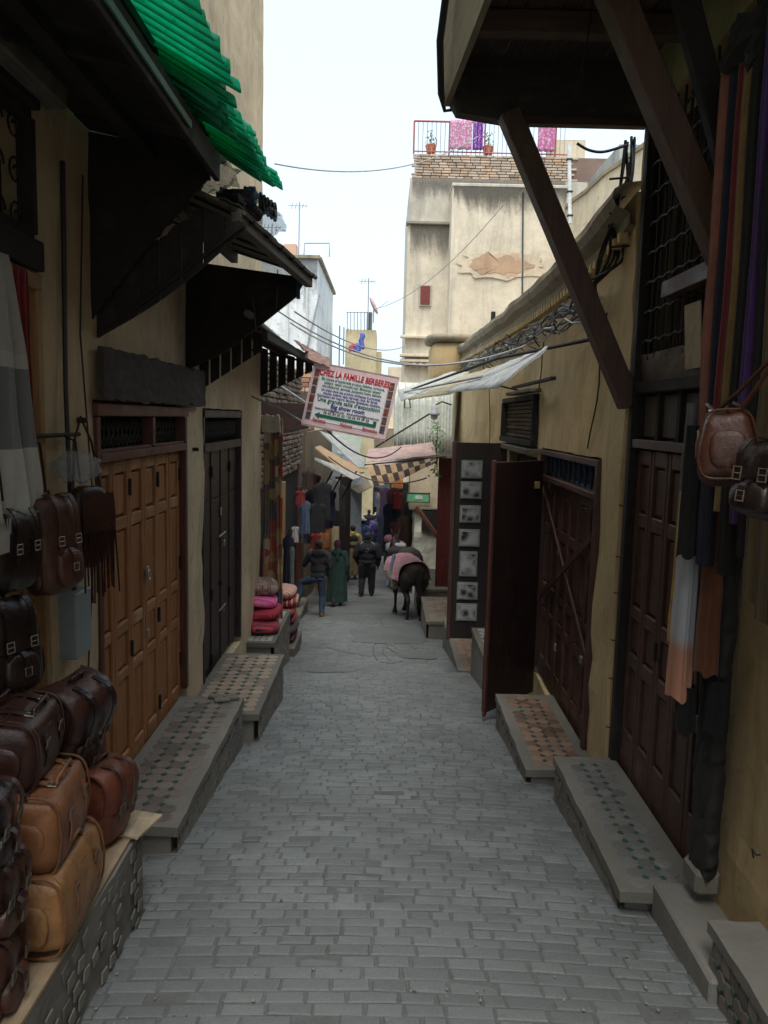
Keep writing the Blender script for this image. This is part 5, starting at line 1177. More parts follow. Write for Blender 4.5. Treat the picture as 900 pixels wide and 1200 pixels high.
# ================================================================== wires
def wire(lab, a, b, sag, r=.012, m=None):
    pts = catenary(a, b, sag, 24); c = sum(pts, Vector())/len(pts)
    o = MB().tube(pts, r, 5).build('overhead_wire', m or M_CABLE); tag(o, lab, 'wire'); return o
wire('single wire crossing the open sky from the green awning to the terrace', at(322, 192, 12), at(560, 160, 18), .35, .012, M_CABLEG)
wire('upper of the slack wires running from the left canopies to the right wall', at(345, 365, 9.5), at(476, 405, 20), .25, .010, M_CABLEG)
wire('middle slack wire running across towards the right wall behind the sign', at(322, 362, 11), at(560, 420, 13), .35, .012, M_CABLEG)
wire('thick pale wire passing just above the hanging sign', at(340, 378, 10), at(640, 395, 8.5), .40, .010, M_CABLEG)
wire('thin wire rising diagonally in front of the beige tower', at(440, 362, 22), at(590, 240, 16), .35, .008, M_CABLEG)
wire('loose dark cable looping below the hanging sign', at(378, 498, 10), at(470, 524, 15), .30, .012)
wire('vertical cord hanging down the tower wall to the awning', at(613, 240, 14), at(611, 420, 12), 0, .008)
wire('short wire under the sign towards the far left awning', at(385, 535, 14), at(500, 560, 14), .25, .012)
vb = thing('cable_drop', 'thick bundle of black cables dropping beside the brace on the right', 'cable', (1.5, 5.6, 3.3))
for k in range(7):
    o = .012*k; pts = [at(735+k, 165, 5.6), at(728+k*1.5, 205+k*3, 5.6), at(722-k*2, 250, 5.65), at(708+k*3, 300, 5.7), at(700-k*2, 335, 5.8), at(700-k*5, 350+k*2, 6.2)]
    MB().smooth_tube([p+Vector((.02*rnd.gauss(0, 1), .03*rnd.gauss(0, 1), .01*rnd.gauss(0, 1))) for p in pts], .008 if k % 2 else .011, 5).build('cable', M_CABLE, vb)
MB().smooth_tube([at(676, 168, 5.5), at(690, 176, 5.5), at(708, 178, 5.5), at(735, 170, 5.5)], .010, 5).build('cable', M_CABLE, vb)
for k in range(3): MB().tube([at(714, 210+k*40, 5.5), at(738, 208+k*40, 5.45)], .008, 5).build('clip', M_IRON, vb)
wb = thing('wall_cables', 'tangled run of many cables clipped along the wall below the mossy cornice', 'cable', (1.5, 9, 2.9))
for k in range(14):
    pts = []
    for i in range(40):
        y_ = 5.9+i*.27; t = i/39
        pts.append((1.50-.03*nz(i*.7, k*3.1, 1)-.012*(k % 4), y_, 2.96+.015*i*.25+(k-6)*.012+.10*nz(i*.35, k*5.7, 2)+.03*nz(i*1.3, k*2.2, 6)))
    MB().tube(pts, .008, 4, False).build('cable', M_CABLE if k % 3 else M_CABLEG, wb)
for i in range(14):
    y_ = 6.1+i*.45+.25*rnd.random(); h_ = rnd.uniform(-.1, .1); MB().smooth_tube([(1.58, y_, 3.0+h_), (1.47+.04*rnd.random(), y_+.06*rnd.gauss(0, 1), 3.08+h_), (1.44, y_+.10*rnd.gauss(0, 1), 2.98+h_), (1.52, y_+.08*rnd.gauss(0, 1), 2.9+h_)], .007, 4).build('wire_clip', M_IRON, wb)
for (a, b, s_) in (((1.585, 5.9, 2.9), (1.585, 6.2, 1.9), .05), ((1.58, 8.2, 2.9), (1.58, 8.35, 2.4), .02), ((1.58, 12.5, 2.9), (1.58, 12.0, 1.5), .03)): MB().tube([Vector(a).lerp(Vector(b), i/8)+Vector((0, s_*math.sin(i), 0)) for i in range(9)], .006, 4).build('cable', M_CABLE, wb)
# weeds growing from the wall by the lamp
WD = thing('wall_weed', 'small green weed sprouting from the wall beside the grey lamp', 'plant', at(514, 515, 16))
lv = MB(); q = Vector(WD.location)
for k in range(110):
    p = q+Vector((rnd.gauss(-.05, .07), rnd.gauss(0, .12), rnd.uniform(-.75, .35))); d = Vector((rnd.gauss(0, 1), rnd.gauss(0, 1), rnd.gauss(-.4, .6))).normalized()*.05; e = d.orthogonal().normalized()*.018; lv.add([p-d, p-e, p+d, p+e], [(0, 1, 2, 3)])
lv.build('leaves', plain((.06, .13, .035), .7, 'weed', .5), WD); MB().tube([q+Vector((0, 0, -.75)), q+Vector((-.03, 0, -.2)), q+Vector((-.02, 0, .35))], .008, 5).build('stem', plain((.1, .09, .04), .8), WD)

# ================================================================== goods: leather bags
L_TAN = leather((.24, .115, .042), .46, 'tan'); L_TAN2 = leather((.19, .075, .030), .44, 'tan2'); L_RED = leather((.13, .038, .020), .42, 'redb'); L_DK = leather((.045, .018, .013), .27, 'dk'); L_BLK = leather((.020, .012, .011), .24, 'blk'); L_BRN = leather((.075, .028, .017), .38, 'brn')
M_BUCKLE = metal((.30, .27, .22), .35, .2)
M_STRAPD = leather((.035, .016, .011), .32, 'strap')
M_THREAD = plain((.11, .075, .045), .8, 'thread')
def strap(parent, pts, w, m, nrm=(0, 0, 1), th=.005, name='strap'):
    pts = cr(pts, 4); N = Vector(nrm)
    def fn(u, v):
        t = u*(len(pts)-1); k = min(int(t), len(pts)-2); p = pts[k].lerp(pts[k+1], t-k); d = (pts[k+1]-pts[k]).normalized()
        s_ = d.cross(N) if d.cross(N).length > .1 else Vector((1, 0, 0)); return p+s_.normalized()*(v-.5)*w
    return MB().sheet(fn, (len(pts)-1), 2, th).build(name, m, parent, local=True, smooth=False)
def buckle(parent, c, w, h, rotm=None):
    c = Vector(c); q = [Vector(p) for p in ((-w/2, 0, -h/2), (w/2, 0, -h/2), (w/2, 0, h/2), (-w/2, 0, h/2), (-w/2, 0, -h/2))]
    if rotm: q = [rotm @ p for p in q]
    m = MB().tube([p+c for p in q], .0032, 6, False); m.tube([(q[0]+q[3])/2+c, (q[1]+q[2])/2+c], .0025, 5)
    return m.build('buckle', M_BUCKLE, parent, local=True, smooth=False)
def shaped(d, e, sag=.0, n=28, m=20, seed=0, pinch=.0, wr=.02):
    def f(p):
        x, y, z = p; t = z/d[2]+.5
        k = 1-pinch*max(0, t-.5)*1.6; k2 = 1+sag*(1-t)**2
        w_ = wr*(nz(x/d[0]*3+seed, y/d[1]*3, z/d[2]*3)+.5*nz(x/d[0]*7+seed, y/d[1]*7, z/d[2]*7))
        return (x*k*k2*(1+w_), y*(1-pinch*.3*max(0, t-.5))*(1+w_), z*(1+w_))
    return MB().blobby((0, 0, 0), d, e, n, m, None, f)
def duffel(label, loc, rot, m, ms, seed, d=(.24, .44, .27), group='leather bags piled on the bench'):
    """travel bag: long side along its y axis; local +x looks to the lane"""
    t = thing('leather_bag', label, 'bag', loc, rot, group)
    d = tuple(q*1.08 for q in d) if d[0] > .2 else d
    shaped(d, 5.5, .06, seed=seed, pinch=.26, wr=.07, n=40, m=28).build('body', m, t, local=True, smooth=True)
    hx, hy, hz = d[0]/2, d[1]/2, d[2]/2
    for sy in (-1, 1):      # piped seams round both ends and stitching beside them
        for (o_, r_, nm_) in ((.90, .0045, 'seam_piping'), (.83, .0011, 'stitching')):
            q = []
            for i in range(33):
                a_ = 2*math.pi*i/32; cx_, cz_ = math.copysign(abs(math.cos(a_))**.45, math.cos(a_)), math.copysign(abs(math.sin(a_))**.45, math.sin(a_)); tt = cz_/2+.5
                q.append((cx_*hx*1.0*(1-.26*max(0, tt-.5)*1.6)*(.97 if o_ > .85 else 1.01), sy*hy*o_, cz_*hz*(.97 if o_ > .85 else 1.01)))
            MB().tube(q, r_, 5, False).build(nm_, ms if o_ > .85 else M_THREAD, t, local=True)
    # zip line and end gussets
    MB().tube([(0, -hy*.92+hy*1.84*i/10, hz*(.985+.01*math.sin(i))) for i in range(11)], .006, 5).build('zip', L_DK, t, local=True)
    for sy in (-1, 1):
        y_ = sy*hy*.45
        strap(t, [(hx*.80, y_, hz*.60), (hx*.6, y_, hz*.88), (hx*.25, y_, hz*1.03), (0, y_, hz*1.05), (-hx*.25, y_, hz*1.02)], .030, ms, (1, 0, 1), name='strap')
        strap(t, [(hx*1.03, y_*1.05, -hz*.3), (hx*1.02, y_*1.02, hz*.1), (hx*.88, y_, hz*.55)], .030, ms, (1, 0, .2), name='strap')
        buckle(t, (hx*.98, y_, hz*.32), .038, .034, Matrix.Rotation(math.pi/2, 3, 'Z'))
        buckle(t, (hx*.45, y_, hz*1.04), .038, .03, Matrix.Rotation(math.pi/2, 3, 'Z') @ Matrix.Rotation(math.pi/2, 3, 'X'))
    # closing flap in the middle, and two carrying handles
    MB().sheet(lambda u, v: (hx*(-.2+1.05*u)*(1 if u < .75 else 1), (v-.5)*.11*(1 if u < .6 else 1-(u-.6)*1.1), hz*(1.06-.05*u-.46*max(0, u-.35)**1.5*1.6)), 12, 6, .005).build('flap', ms, t, local=True)
    for sx in (-1, 1):
        MB().tube([(sx*hx*.55, -hy*.42, hz*.80), (sx*hx*.5, -hy*.36, hz*1.12), (sx*hx*.45+.02, -hy*.15, hz*1.30), (sx*hx*.45+.02, hy*.15, hz*1.30), (sx*hx*.5, hy*.36, hz*1.12), (sx*hx*.55, hy*.42, hz*.80)], .008, 7).build('handle', ms, t, local=True, smooth=True)
    for sy in (-1, 1):
        MB().blobby((0, sy*hy*.99, -.02), (d[0]*.62, .02, d[2]*.55), 3, 14, 6).build('end_patch', m, t, local=True, smooth=True)
    return t
def backpack(label, loc, rot, m, ms, seed, d=(.17, .30, .38), group='leather bags piled on the bench', pocket=True, e=4.2):
    """backpack: front face looks along local +x"""
    t = thing('leather_backpack', label, 'backpack', loc, rot, group)
    shaped(d, e, .10, seed=seed, pinch=.22, wr=.08, n=36, m=26).build('body', m, t, local=True, smooth=True)
    hx, hy, hz = d[0]/2, d[1]/2, d[2]/2
    FP = cr([(-hx*.7, 0, hz*.98), (-hx*.1, 0, hz*1.05), (hx*.5, 0, hz*1.03), (hx*.95, 0, hz*.86), (hx*1.13, 0, hz*.55), (hx*1.17, 0, hz*.2), (hx*1.15, 0, -hz*.05)], 5)
    def fl(u, v):
        k_ = min(int(u*30), 29); p = FP[k_].lerp(FP[k_+1], u*30-k_); e_ = abs(2*v-1); y_ = (v-.5)*d[1]*(1.0-.06*u)
        return (p.x-.030*e_**4-.01*e_+.006*nz(u*5, v*5, seed), y_, p.z-.030*e_**4*(1-u)+(.10*hz*e_**2*max(0, u-.8)*5)+.005*nz(u*6, v*4, seed+4))
    MB().sheet(fl, 30, 16, .006).build('flap', m, t, local=True, smooth=True)
    for sy in (-1, 1):
        y_ = sy*hy*.42
        strap(t, [(0, y_, hz*1.05), (hx*.8, y_, hz*1.06), (hx*1.22, y_, hz*.75), (hx*1.25, y_, hz*.3), (hx*1.22, y_, -hz*.25)], .026, ms, (1, 0, .4)); buckle(t, (hx*1.30, y_, hz*.12), .034, .04, Matrix.Rotation(math.pi/2, 3, 'Z'))
    if pocket:
        pk = shaped((.07, d[1]*.62, d[2]*.40), 3.4, .1, 18, 12, seed+3, .2, .05); pk.v = [p+Vector((hx*1.02, 0, -hz*.46)) for p in pk.v]; pk.build('front_pocket', m, t, local=True, smooth=True)
        strap(t, [(hx*1.2, 0, -hz*.05), (hx*1.5, 0, -hz*.2), (hx*1.52, 0, -hz*.6)], .024, ms, (1, 0, .2)); buckle(t, (hx*1.56, 0, -hz*.45), .032, .032, Matrix.Rotation(math.pi/2, 3, 'Z'))
    for sy in (-1, 1):
        s_ = shaped((d[0]*.6, .05, d[2]*.42), 3.2, .1, 14, 10, seed+sy, .2, .04); s_.v = [p+Vector((0, sy*hy*1.02, -hz*.42)) for p in s_.v]; s_.build('side_pocket', m, t, local=True, smooth=True)
        strap(t, [(0, sy*hy*1.14, 0), (0, sy*(hy*1.02+.03), -hz*.35), (0, sy*(hy*1.02+.03), -hz*.7)], .02, ms, (0, sy, 0)); buckle(t, (0, sy*(hy*1.02+.036), -hz*.4), .028, .026)
    MB().tube([(-hx*.4, -.04, hz*.98), (-hx*.3, -.035, hz*1.16), (-hx*.3, .035, hz*1.16), (-hx*.4, .04, hz*.98)], .007, 7).build('handle', ms, t, local=True, smooth=True)
    return t
# the pile on the bench (boards' top at z = .19)
duffel('tan leather duffel bag at the bottom of the pile, directly above the bench edge', (-1.22, 2.80, .335), (R(-3), R(3), R(4)), L_TAN, L_TAN2, 1, (.25, .50, .27))
duffel('reddish tan duffel bag lying on the tan duffel, middle of the pile', (-1.27, 2.83, .60), (R(-4), R(6), R(8)), L_TAN2, L_TAN2, 5, (.26, .46, .27))
duffel('wide dark brown satchel with a shiny curved flap, topmost on the left of the pile', (-1.38, 2.86, .865), (R(-3), R(10), R(10)), L_DK, L_DK, 9, (.28, .42, .25))
backpack('large dark brown backpack with buckled pockets on top at the right of the pile', (-1.33, 3.28, .77), (R(5), R(24), R(-14)), L_DK, L_BLK, 12, (.22, .30, .40))
backpack('upright red brown leather bag at the street end of the bench', (-1.22, 3.36, .375), (R(0), R(8), R(-12)), L_RED, L_BRN, 15, (.19, .25, .36), pocket=False)
backpack('dark leather backpack cut by the left picture edge, upper one of three', (-1.25, 2.36, .80), (0, R(8), R(6)), L_BLK, L_DK, 21, (.16, .28, .24))
backpack('dark brown leather backpack at the left picture edge, middle one of three', (-1.25, 2.38, .56), (0, R(8), R(2)), L_DK, L_DK, 24, (.17, .30, .25))
backpack('brown leather backpack at the left picture edge, lowest of three on the boards', (-1.25, 2.36, .315), (0, R(4), R(8)), L_BRN, L_DK, 27, (.17, .32, .26))
# bags hanging on the left door
hang = 'leather bags hanging at the left shop door'
backpack('reddish brown backpack hanging in front of the light wooden shop door', (-1.48, 3.50, 1.50), (0, R(-4), R(-18)), L_BRN, L_BRN, 31, (.16, .26, .42), hang)
backpack('black leather backpack hanging low at the left edge, wrinkled and shiny', (-1.50, 3.08, 1.15), (0, R(-4), R(-22)), L_BLK, L_BLK, 35, (.15, .28, .38), hang)
backpack('very dark bag hanging in the shadow under the scarf fringe', (-1.55, 3.22, 1.52), (0, 0, R(-10)), L_BLK, L_BLK, 38, (.16, .28, .34), hang, pocket=False)
fb = thing('fringed_bag', 'dark brown shoulder bag with long leather fringe hanging by the plaster pillar', 'bag', (-1.50, 3.98, 1.52), (0, 0, R(-24)), hang)
shaped((.13, .24, .42), 3.6, .0, seed=41, pinch=.2, wr=.04).build('body', L_DK, fb, local=True, smooth=True)
MB().sheet(lambda u, v: (.072+.012*math.sin(u*3), (v-.5)*.22, .17-.26*u), 8, 6, .006).build('flap', L_DK, fb, local=True)
for k in range(17):
    y_ = -.105+k*.013; L_ = rnd.uniform(.26, .36); MB().beam((.085, y_, -.02), (.09+rnd.uniform(-.01, .01), y_+rnd.uniform(-.015, .015), -.02-L_), .008, .004, 0, up=(0, 1, 0)).build('fringe', L_DK, fb, local=True)
MB().tube([(0, -.09, .19), (-.02, -.06, .42), (-.03, 0, .55), (-.02, .06, .42), (0, .09, .19)], .007, 6).build('strap', L_DK, fb, local=True)
crumple((-1.50, 3.86, 1.83), (.20, .24, .15), amp=.3, n=34, m=24)().build('plastic_bag', M_FILM, None, smooth=False); tag(bpy.data.objects['plastic_bag'], 'crumpled clear plastic bag hanging above the fringed bag', 'plastic bag')
rl_ = thing('hanging_rail', 'black iron rail carrying the bags at the left door', 'rail', (-1.58, 3.4, 2.0)); MB().tube([(-1.60, 2.4, 1.98), (-1.58, 4.1, 1.98)], .012, 6).build('bar', M_IRON, rl_)
for yy in (3.1, 3.5, 3.9): MB().tube([(-1.58, yy, 1.98), (-1.52, yy, 1.95), (-1.50, yy, 1.74)], .006, 5).build('hook', M_IRON, rl_)
# scarves, left
def cloth_hang(label, cat, name, x, y0, y1, z1, z0, m, folds=3, amp=.02, taper=0., phase=0., nu=36, nv=20, group=None, thick=.004, xs=0.):
    def fn(u, v):
        yy = (y0+y1)/2+(y1-y0)*(u-.5)*(1+taper*v); return (x+xs*v+amp*(.5+.5*v)*math.sin(u*folds*6.283+phase+.5*math.sin(v*3))+.3*amp*nz(u*5, v*4, phase), yy, z1+(z0-z1)*v+.012*nz(u*6, 1, phase)*v)
    o = MB().sheet(fn, nu, nv, thick).build(name, m, None, smooth=True); return tag(o, label, cat, group)
def band_mat(bands, key, axis=2):
    def mk():
        s = NT('banded_cloth'); sp = s.n('SeparateXYZ'); s.l(s.tc.outputs['Generated'], sp.inputs[0]); z = sp.outputs[axis]
        c = s.ramp(z, bands, 'CONSTANT' if bands[0][1] is not None and len(bands) > 2 else 'LINEAR'); n_ = s.noise(s.coord(), 40, 4, .7); s.col(s.mix(.2, c, s.ramp(n_, [(.3, (.0,)*3), (.7, (.6,)*3)]), 'MULTIPLY')); s.rough(.9); s.b.inputs['Sheen Weight'].default_value = .2
        s.bump(s.noise(s.coord((1, 1, 60)), 8, 3), .3, .004); return s.m
    return mat(('bd', key), mk)
def cloth_taper(label, x, ya, ybt, ybb, z1, z0, m):
    def fn(u, v):
        yb = ybt+(ybb-ybt)*v**.8; return (x+.022*(.4+.6*v)*math.sin(u*13+.8*math.sin(v*3))+.012*math.sin(u*29+v*2)*v+.01*nz(u*5, v*4, 1), ya+(yb-ya)*u, z1+(z0-z1)*v+.012*nz(u*6, 1)*v)
    o = MB().sheet(fn, 60, 26, .004).build('hanging_scarf', m, None, smooth=True); return tag(o, label, 'scarf')
sc1 = cloth_taper('grey and white woven scarf with a fringe hanging over the left shop door', -1.50, 2.95, 3.20, 3.46, 2.70, 1.66, band_mat([(0, (.50, .50, .47)), (.27, (.17, .18, .19)), (.58, (.44, .44, .42)), (.64, (.38, .38, .37))], 'sc1'))
fr_ = MB()
for k in range(44): y_ = 2.96+k*.011; fr_.tube([(-1.49+.01*math.sin(k), y_, 1.67), (-1.485+.012*nz(k, 1), y_+.008*nz(k, 3), 1.61), (-1.49, y_+.014*nz(k, 5), 1.535)], .0035, 4)
fr_.build('fringe', plain((.34, .34, .32), .9), sc1, kind='stuff')
cloth_hang('narrow red scarf hanging behind the grey and white one', 'scarf', 'hanging_scarf', -1.57, 3.40, 3.53, 2.70, 1.84, fabric((.17, .01, .013), key='red'), 2, .02)

# scarves and bags, right: hung from a bar along the wall
BR_ = thing('scarf_bar', 'iron bar with bunched black cloth on which the right scarves hang', 'rail', (1.45, 3.1, 3.95)); MB().tube([(1.42, 2.2, 3.60), (1.42, 3.62, 3.60)], .014, 6).tube([(1.62, 3.5, 3.60), (1.42, 3.5, 3.60)], .012, 6).build('bar', M_IRON, BR_)
crumple((1.42, 3.30, 3.60), (.16, .5, .24), amp=.5, n=30, m=18)().build('bunched_cloth', fabric((.015, .014, .016), key='blk'), BR_)
scol = [('salmon brown', (.26, .10, .072), 1.80, 3.50), ('navy blue', (.014, .016, .035), 1.50, 3.405), ('deep red', (.15, .012, .014), 1.9, 3.33), ('dull gold', (.20, .125, .04), 1.75, 3.26), ('black', (.012, .012, .014), 1.5, 3.19), ('purple', (.055, .02, .13), 1.72, 3.10), ('black striped', (.016, .014, .018), 1.6, 3.02), ('olive gold', (.12, .085, .035), 1.45, 2.93), ('mustard brown', (.11, .07, .03), 1.4, 2.82), ('dark olive', (.10, .08, .04), 1.4, 2.70)]
for k, (nm, c, zb, yc) in enumerate(scol):
    wv = .085 if k < 7 else .11
    def fn(u, v, k=k, yc=yc, zb=zb, wv=wv):
        t = u*6.283; return (1.40+.032*math.cos(t)+.005*math.sin(7*t+k)+.008*nz(v*4, k, 2), yc+wv*.5*math.sin(t)*(1+.1*v)+.018*nz(v*3, k, 5), 3.62+(zb-3.62)*v)
    m_ = MB().sheet(fn, 44, 24); o = m_.build('hanging_scarf', fabric(c, key='sf%d' % k), None, smooth=True); tag(o, nm+' scarf hanging in the row of scarves on the right', 'scarf', 'scarves hanging on the right')
# the long pale scarf with an orange end, and its neighbours below
M_LONG = band_mat([(0, (.50, .17, .085)), (.21, (.52, .22, .13)), (.30, (.40, .42, .46)), (.32, (.38, .40, .44)), (1, (.42, .44, .48))], 'long')
def pleat(label, xc, yc, wv, z1, z0, m, k, group='scarves hanging on the right'):
    def fn(u, v): t = u*6.283; return (xc+(.035+.010*v)*math.cos(t)+.005*math.sin(6*t+k+v)+.004*nz(t, v*4, k), yc+wv*.5*(1+.25*v)*math.sin(t)+.005*math.sin(9*t+k)+.012*nz(v*3, k), z1+(z0-z1)*v+.01*math.sin(4*t)*v)
    o = MB().sheet(fn, 48, 24).build('hanging_scarf', m, None, smooth=True); return tag(o, label, 'scarf', group)
def M_LONGf():
    s = NT('dip_dyed_cloth'); sp = s.n('SeparateXYZ'); s.l(s.tc.outputs['Generated'], sp.inputs[0]); s.col(s.ramp(sp.outputs[2], [(0, (.50, .23, .14)), (.24, (.44, .22, .15)), (.31, (.40, .41, .45)), (1, (.42, .44, .48))])); s.rough(.9); s.bump(s.noise(s.coord(), 30, 4), .3, .005); return s.m
pl = pleat('long pale blue grey scarf with a dip-dyed orange end hanging lowest on the right', 1.41, 3.63, .155, 1.83, .83, M_LONGf(), 1)
pleat('rust orange scarf hanging just behind the long pale one', 1.46, 3.47, .11, 1.80, 1.0, fabric((.13, .04, .015), key='rust'), 3)
pleat('thin yellow scarf edge beside the long pale one', 1.44, 3.76, .03, 1.83, 1.05, fabric((.4, .25, .05), key='yel'), 4)
pleat('black scarf with a tasselled end hanging over the pale scarf top', 1.36, 3.50, .085, 2.1, 1.52, fabric((.006, .006, .007), key='blk2'), 5); pleat('short grey scarf end below the salmon scarf', 1.40, 3.62, .10, 2.2, 1.80, fabric((.11, .11, .12), key='gry'), 6)
pleat('small black tassel bunch poking out below the orange scarf end', 1.43, 3.58, .10, .90, .68, fabric((.006, .006, .007), key='blk2'), 7); pleat('black scarf hanging low behind the rust orange one', 1.50, 3.42, .09, .98, .74, fabric((.006, .006, .007), key='blk2'), 8)
duffel('brown leather duffel hanging in front of the scarves on the right', (1.20, 2.80, 2.02), (R(8), R(4), R(158)), L_BRN, L_BRN, 51, (.19, .34, .24), 'leather bags hanging at the right')
backpack('black leather shoulder bag hanging at the right picture edge', (1.22, 2.46, 1.93), (0, R(-6), R(196)), L_BLK, L_BLK, 55, (.17, .26, .24), 'leather bags hanging at the right')
hk = thing('bag_hook', 'leather straps and iron arm holding the bags out from the right wall', 'hook', (1.5, 2.6, 2.3)); MB().tube([(1.62, 2.45, 2.36), (1.22, 2.5, 2.36)], .012, 6).build('arm', M_IRON, hk)
for a, b in (((1.24, 2.52, 2.36), (1.16, 2.90, 2.12)), ((1.24, 2.52, 2.36), (1.17, 2.70, 2.12)), ((1.23, 2.5, 2.36), (1.2, 2.40, 2.04))): MB().tube([a, Vector(a).lerp(Vector(b), .5)+Vector((-.01, 0, -.02)), b], .008, 5).build('strap', L_BRN, hk)
o = crumple((1.26, 2.46, 2.25), (.10, .12, .15), amp=.3, n=34, m=24)().build('plastic_wrap', M_FILM, None); tag(o, 'crumpled clear plastic wrap above the black bag at the right edge', 'plastic bag')

# ================================================================== carpet and cushions by the ochre corner
def patchwork_mat(key, cols, sc_=9, rot=.7):
    def mk():
        s = NT('kilim'); v_ = s.n('TexVoronoi', feature='F1', distance='CHEBYCHEV'); v_.inputs['Scale'].default_value = 1; v_.inputs['Randomness'].default_value = .35
        s.l(s.coord((sc_, sc_*.9, sc_*.8), rot=(rot, 0, 0)), v_.inputs['Vector']); sp = s.n('SeparateColor'); s.l(v_.outputs['Color'], sp.inputs[0])
        c = s.ramp(sp.outputs[0], [(i/len(cols), q) for i, q in enumerate(cols)], 'CONSTANT'); wv = s.n('TexWave', wave_profile='SIN'); wv.inputs['Scale'].default_value = 9; wv.inputs['Distortion'].default_value = 2; s.l(s.coord(), wv.inputs['Vector'])
        s.col(s.mix(s.math('MULTIPLY', s.ramp(wv.outputs['Fac'], [(.5, (0,)*3), (.6, (1,)*3)]), .35), c, (.42, .34, .22))); s.rough(.95); s.bump(s.noise(s.coord(), 90, 3), .4, .006); return s.m
    return mat(('kl', key), mk)
KL = [(.28, .03, .03), (.40, .30, .16), (.06, .07, .12), (.30, .20, .09), (.35, .06, .05), (.14, .10, .07), (.45, .36, .24), (.22, .04, .05)]
def carp(u, v):
    w_ = .62+.25*v; return (-1.36-.34*u*w_/.8+.05*v-.03*math.sin(u*9+v*2), 10.42+.22*u+.035*math.sin(u*14+v), 2.05-3.05*v*(1-.10*u)+.03*nz(u*4, v*2))
c = MB().sheet(carp, 30, 50, .02).build('hanging_carpet', patchwork_mat('a', KL, 8), None, smooth=True); tag(c, 'long patchwork kilim in red, cream and blue hanging at the corner of the ochre building', 'carpet')
MB().sheet(lambda u, v: (-1.40-.25*u+.02*v, 10.40+.1*u, 2.10-.22*v+.03*nz(u*5, v*5)), 10, 6, .03).build('folded_end', fabric((.45, .42, .36)), c)
c = MB().sheet(lambda u, v: (-1.62+.02*math.sin(u*12), 10.5+1.1*u, .3-1.7*v), 20, 14, .02).build('hanging_carpet', patchwork_mat('b', KL[::-1], 6), None, smooth=True); tag(c, 'second darker kilim hanging behind the cushions', 'carpet')
def stripe_mat(key, cols, sc_=18, axis=1):
    def mk():
        s = NT('striped_cloth'); sp = s.n('SeparateXYZ'); s.l(s.coord(jitter=False), sp.inputs[0]); f = s.math('FRACT', s.math('MULTIPLY', sp.outputs[axis], sc_/len(cols)))
        s.col(s.ramp(f, [(i/len(cols), q) for i, q in enumerate(cols)], 'CONSTANT')); s.rough(.95); s.bump(s.noise(s.coord(), 60, 3), .4, .006); return s.m
    return mat(('sp', key), mk)
def cushion(label, c, d, rot, m, grp='cushions stacked at the carpet shop'):
    t = MB().blobby((0, 0, 0), d, 2.6, 24, 12, None, lambda p: p*(1+.05*nz(p.x*9, p.y*9, p.z*9)) if 1 else p)
    for i, p in enumerate(t.v):
        k = (abs(p.x)/(d[0]/2))*(abs(p.y)/(d[1]/2)); t.v[i] = Vector((p.x*(1+.10*k), p.y*(1+.10*k), p.z))
    me = t.mesh('cushion', m, (0, 0, 0), True); o = link('cushion', me, None, c, rot); return tag(o, label, 'cushion', grp)
PINK = [(.55, .06, .22), (.62, .12, .30), (.25, .03, .08), (.6, .35, .3)]; REDS = [(.35, .02, .05), (.06, .03, .06), (.5, .08, .1), (.25, .04, .06)]
zt3 = -.62
cushion('maroon striped cushion lying flat, lowest on the tiled bench', (-1.52, 9.85, zt3+.08), (.45, .6, .16), (0, .05, .2), stripe_mat('c1', REDS, 60)); cushion('deep red cushion above the maroon striped one on the tiled bench', (-1.50, 9.95, zt3+.22), (.42, .56, .15), (.05, -.1, -.1), stripe_mat('c2', [(.30, .02, .04), (.42, .05, .08)], 50))
cushion('bright pink cushion on the tiled bench', (-1.53, 10.0, zt3+.36), (.38, .50, .15), (0, .12, .1), stripe_mat('c3', [(.72, .10, .32), (.62, .06, .26), (.75, .25, .4)], 50)); cushion('grey red patterned cushion at the top of the bench pile', (-1.55, 10.1, zt3+.52), (.40, .46, .18), (.1, 0, .3), patchwork_mat('c4', [(.20, .08, .08), (.3, .22, .18), (.12, .07, .09)], 22))
base_y = 11.9; gz = G(base_y)
pt = thing('low_table', 'low wooden block carrying the tall cushion pile at the lane edge', 'table', (-1.55, base_y, gz)); MB().box((-1.55, base_y, gz+.07), (.56, 1.0, .2), None, .01).build('top', M_GREYW, pt); MB().box((-1.55, base_y, gz-.10), (.48, .9, .16), None, .01).build('base', M_CEMENT, pt)
lay = [('black and pink striped cushion at the very bottom of the tall pile', [(.03, .02, .03), (.35, .05, .12), (.04, .03, .04), (.25, .2, .2)]), ('dark zigzag cushion second from the bottom of the tall pile', [(.04, .03, .04), (.15, .12, .12), (.03, .02, .03)]), ('red and dark cushion in the lower middle of the tall pile', REDS), ('orange and blue cushion in the middle of the tall pile', [(.60, .12, .03), (.05, .08, .3), (.55, .2, .05), (.3, .02, .05)]), ('red and cream kilim cushion near the top of the tall pile', [(.40, .05, .05), (.5, .4, .3), (.3, .03, .05)]), ('cream and red patterned cushion crowning the tall pile', [(.52, .40, .30), (.45, .10, .08), (.6, .5, .4), (.5, .2, .15)])]
for k, (lb, cs) in enumerate(lay): cushion(lb, (-1.55+.02*math.sin(k*2), base_y+.03*math.cos(k*3), gz+.25+k*.135), (.50, .78, .17), (.03*math.sin(k), .04*math.cos(k), .06*math.sin(k*5)), stripe_mat('d%d' % k, cs, 44, 1 if k % 2 else 0))
cushion('small orange cushion leaning between the bench and the tall pile', (-1.42, 11.25, gz+.48), (.16, .42, .36), (0, .2, .2), stripe_mat('e', [(.55, .12, .04), (.5, .3, .1), (.2, .05, .05)], 40))

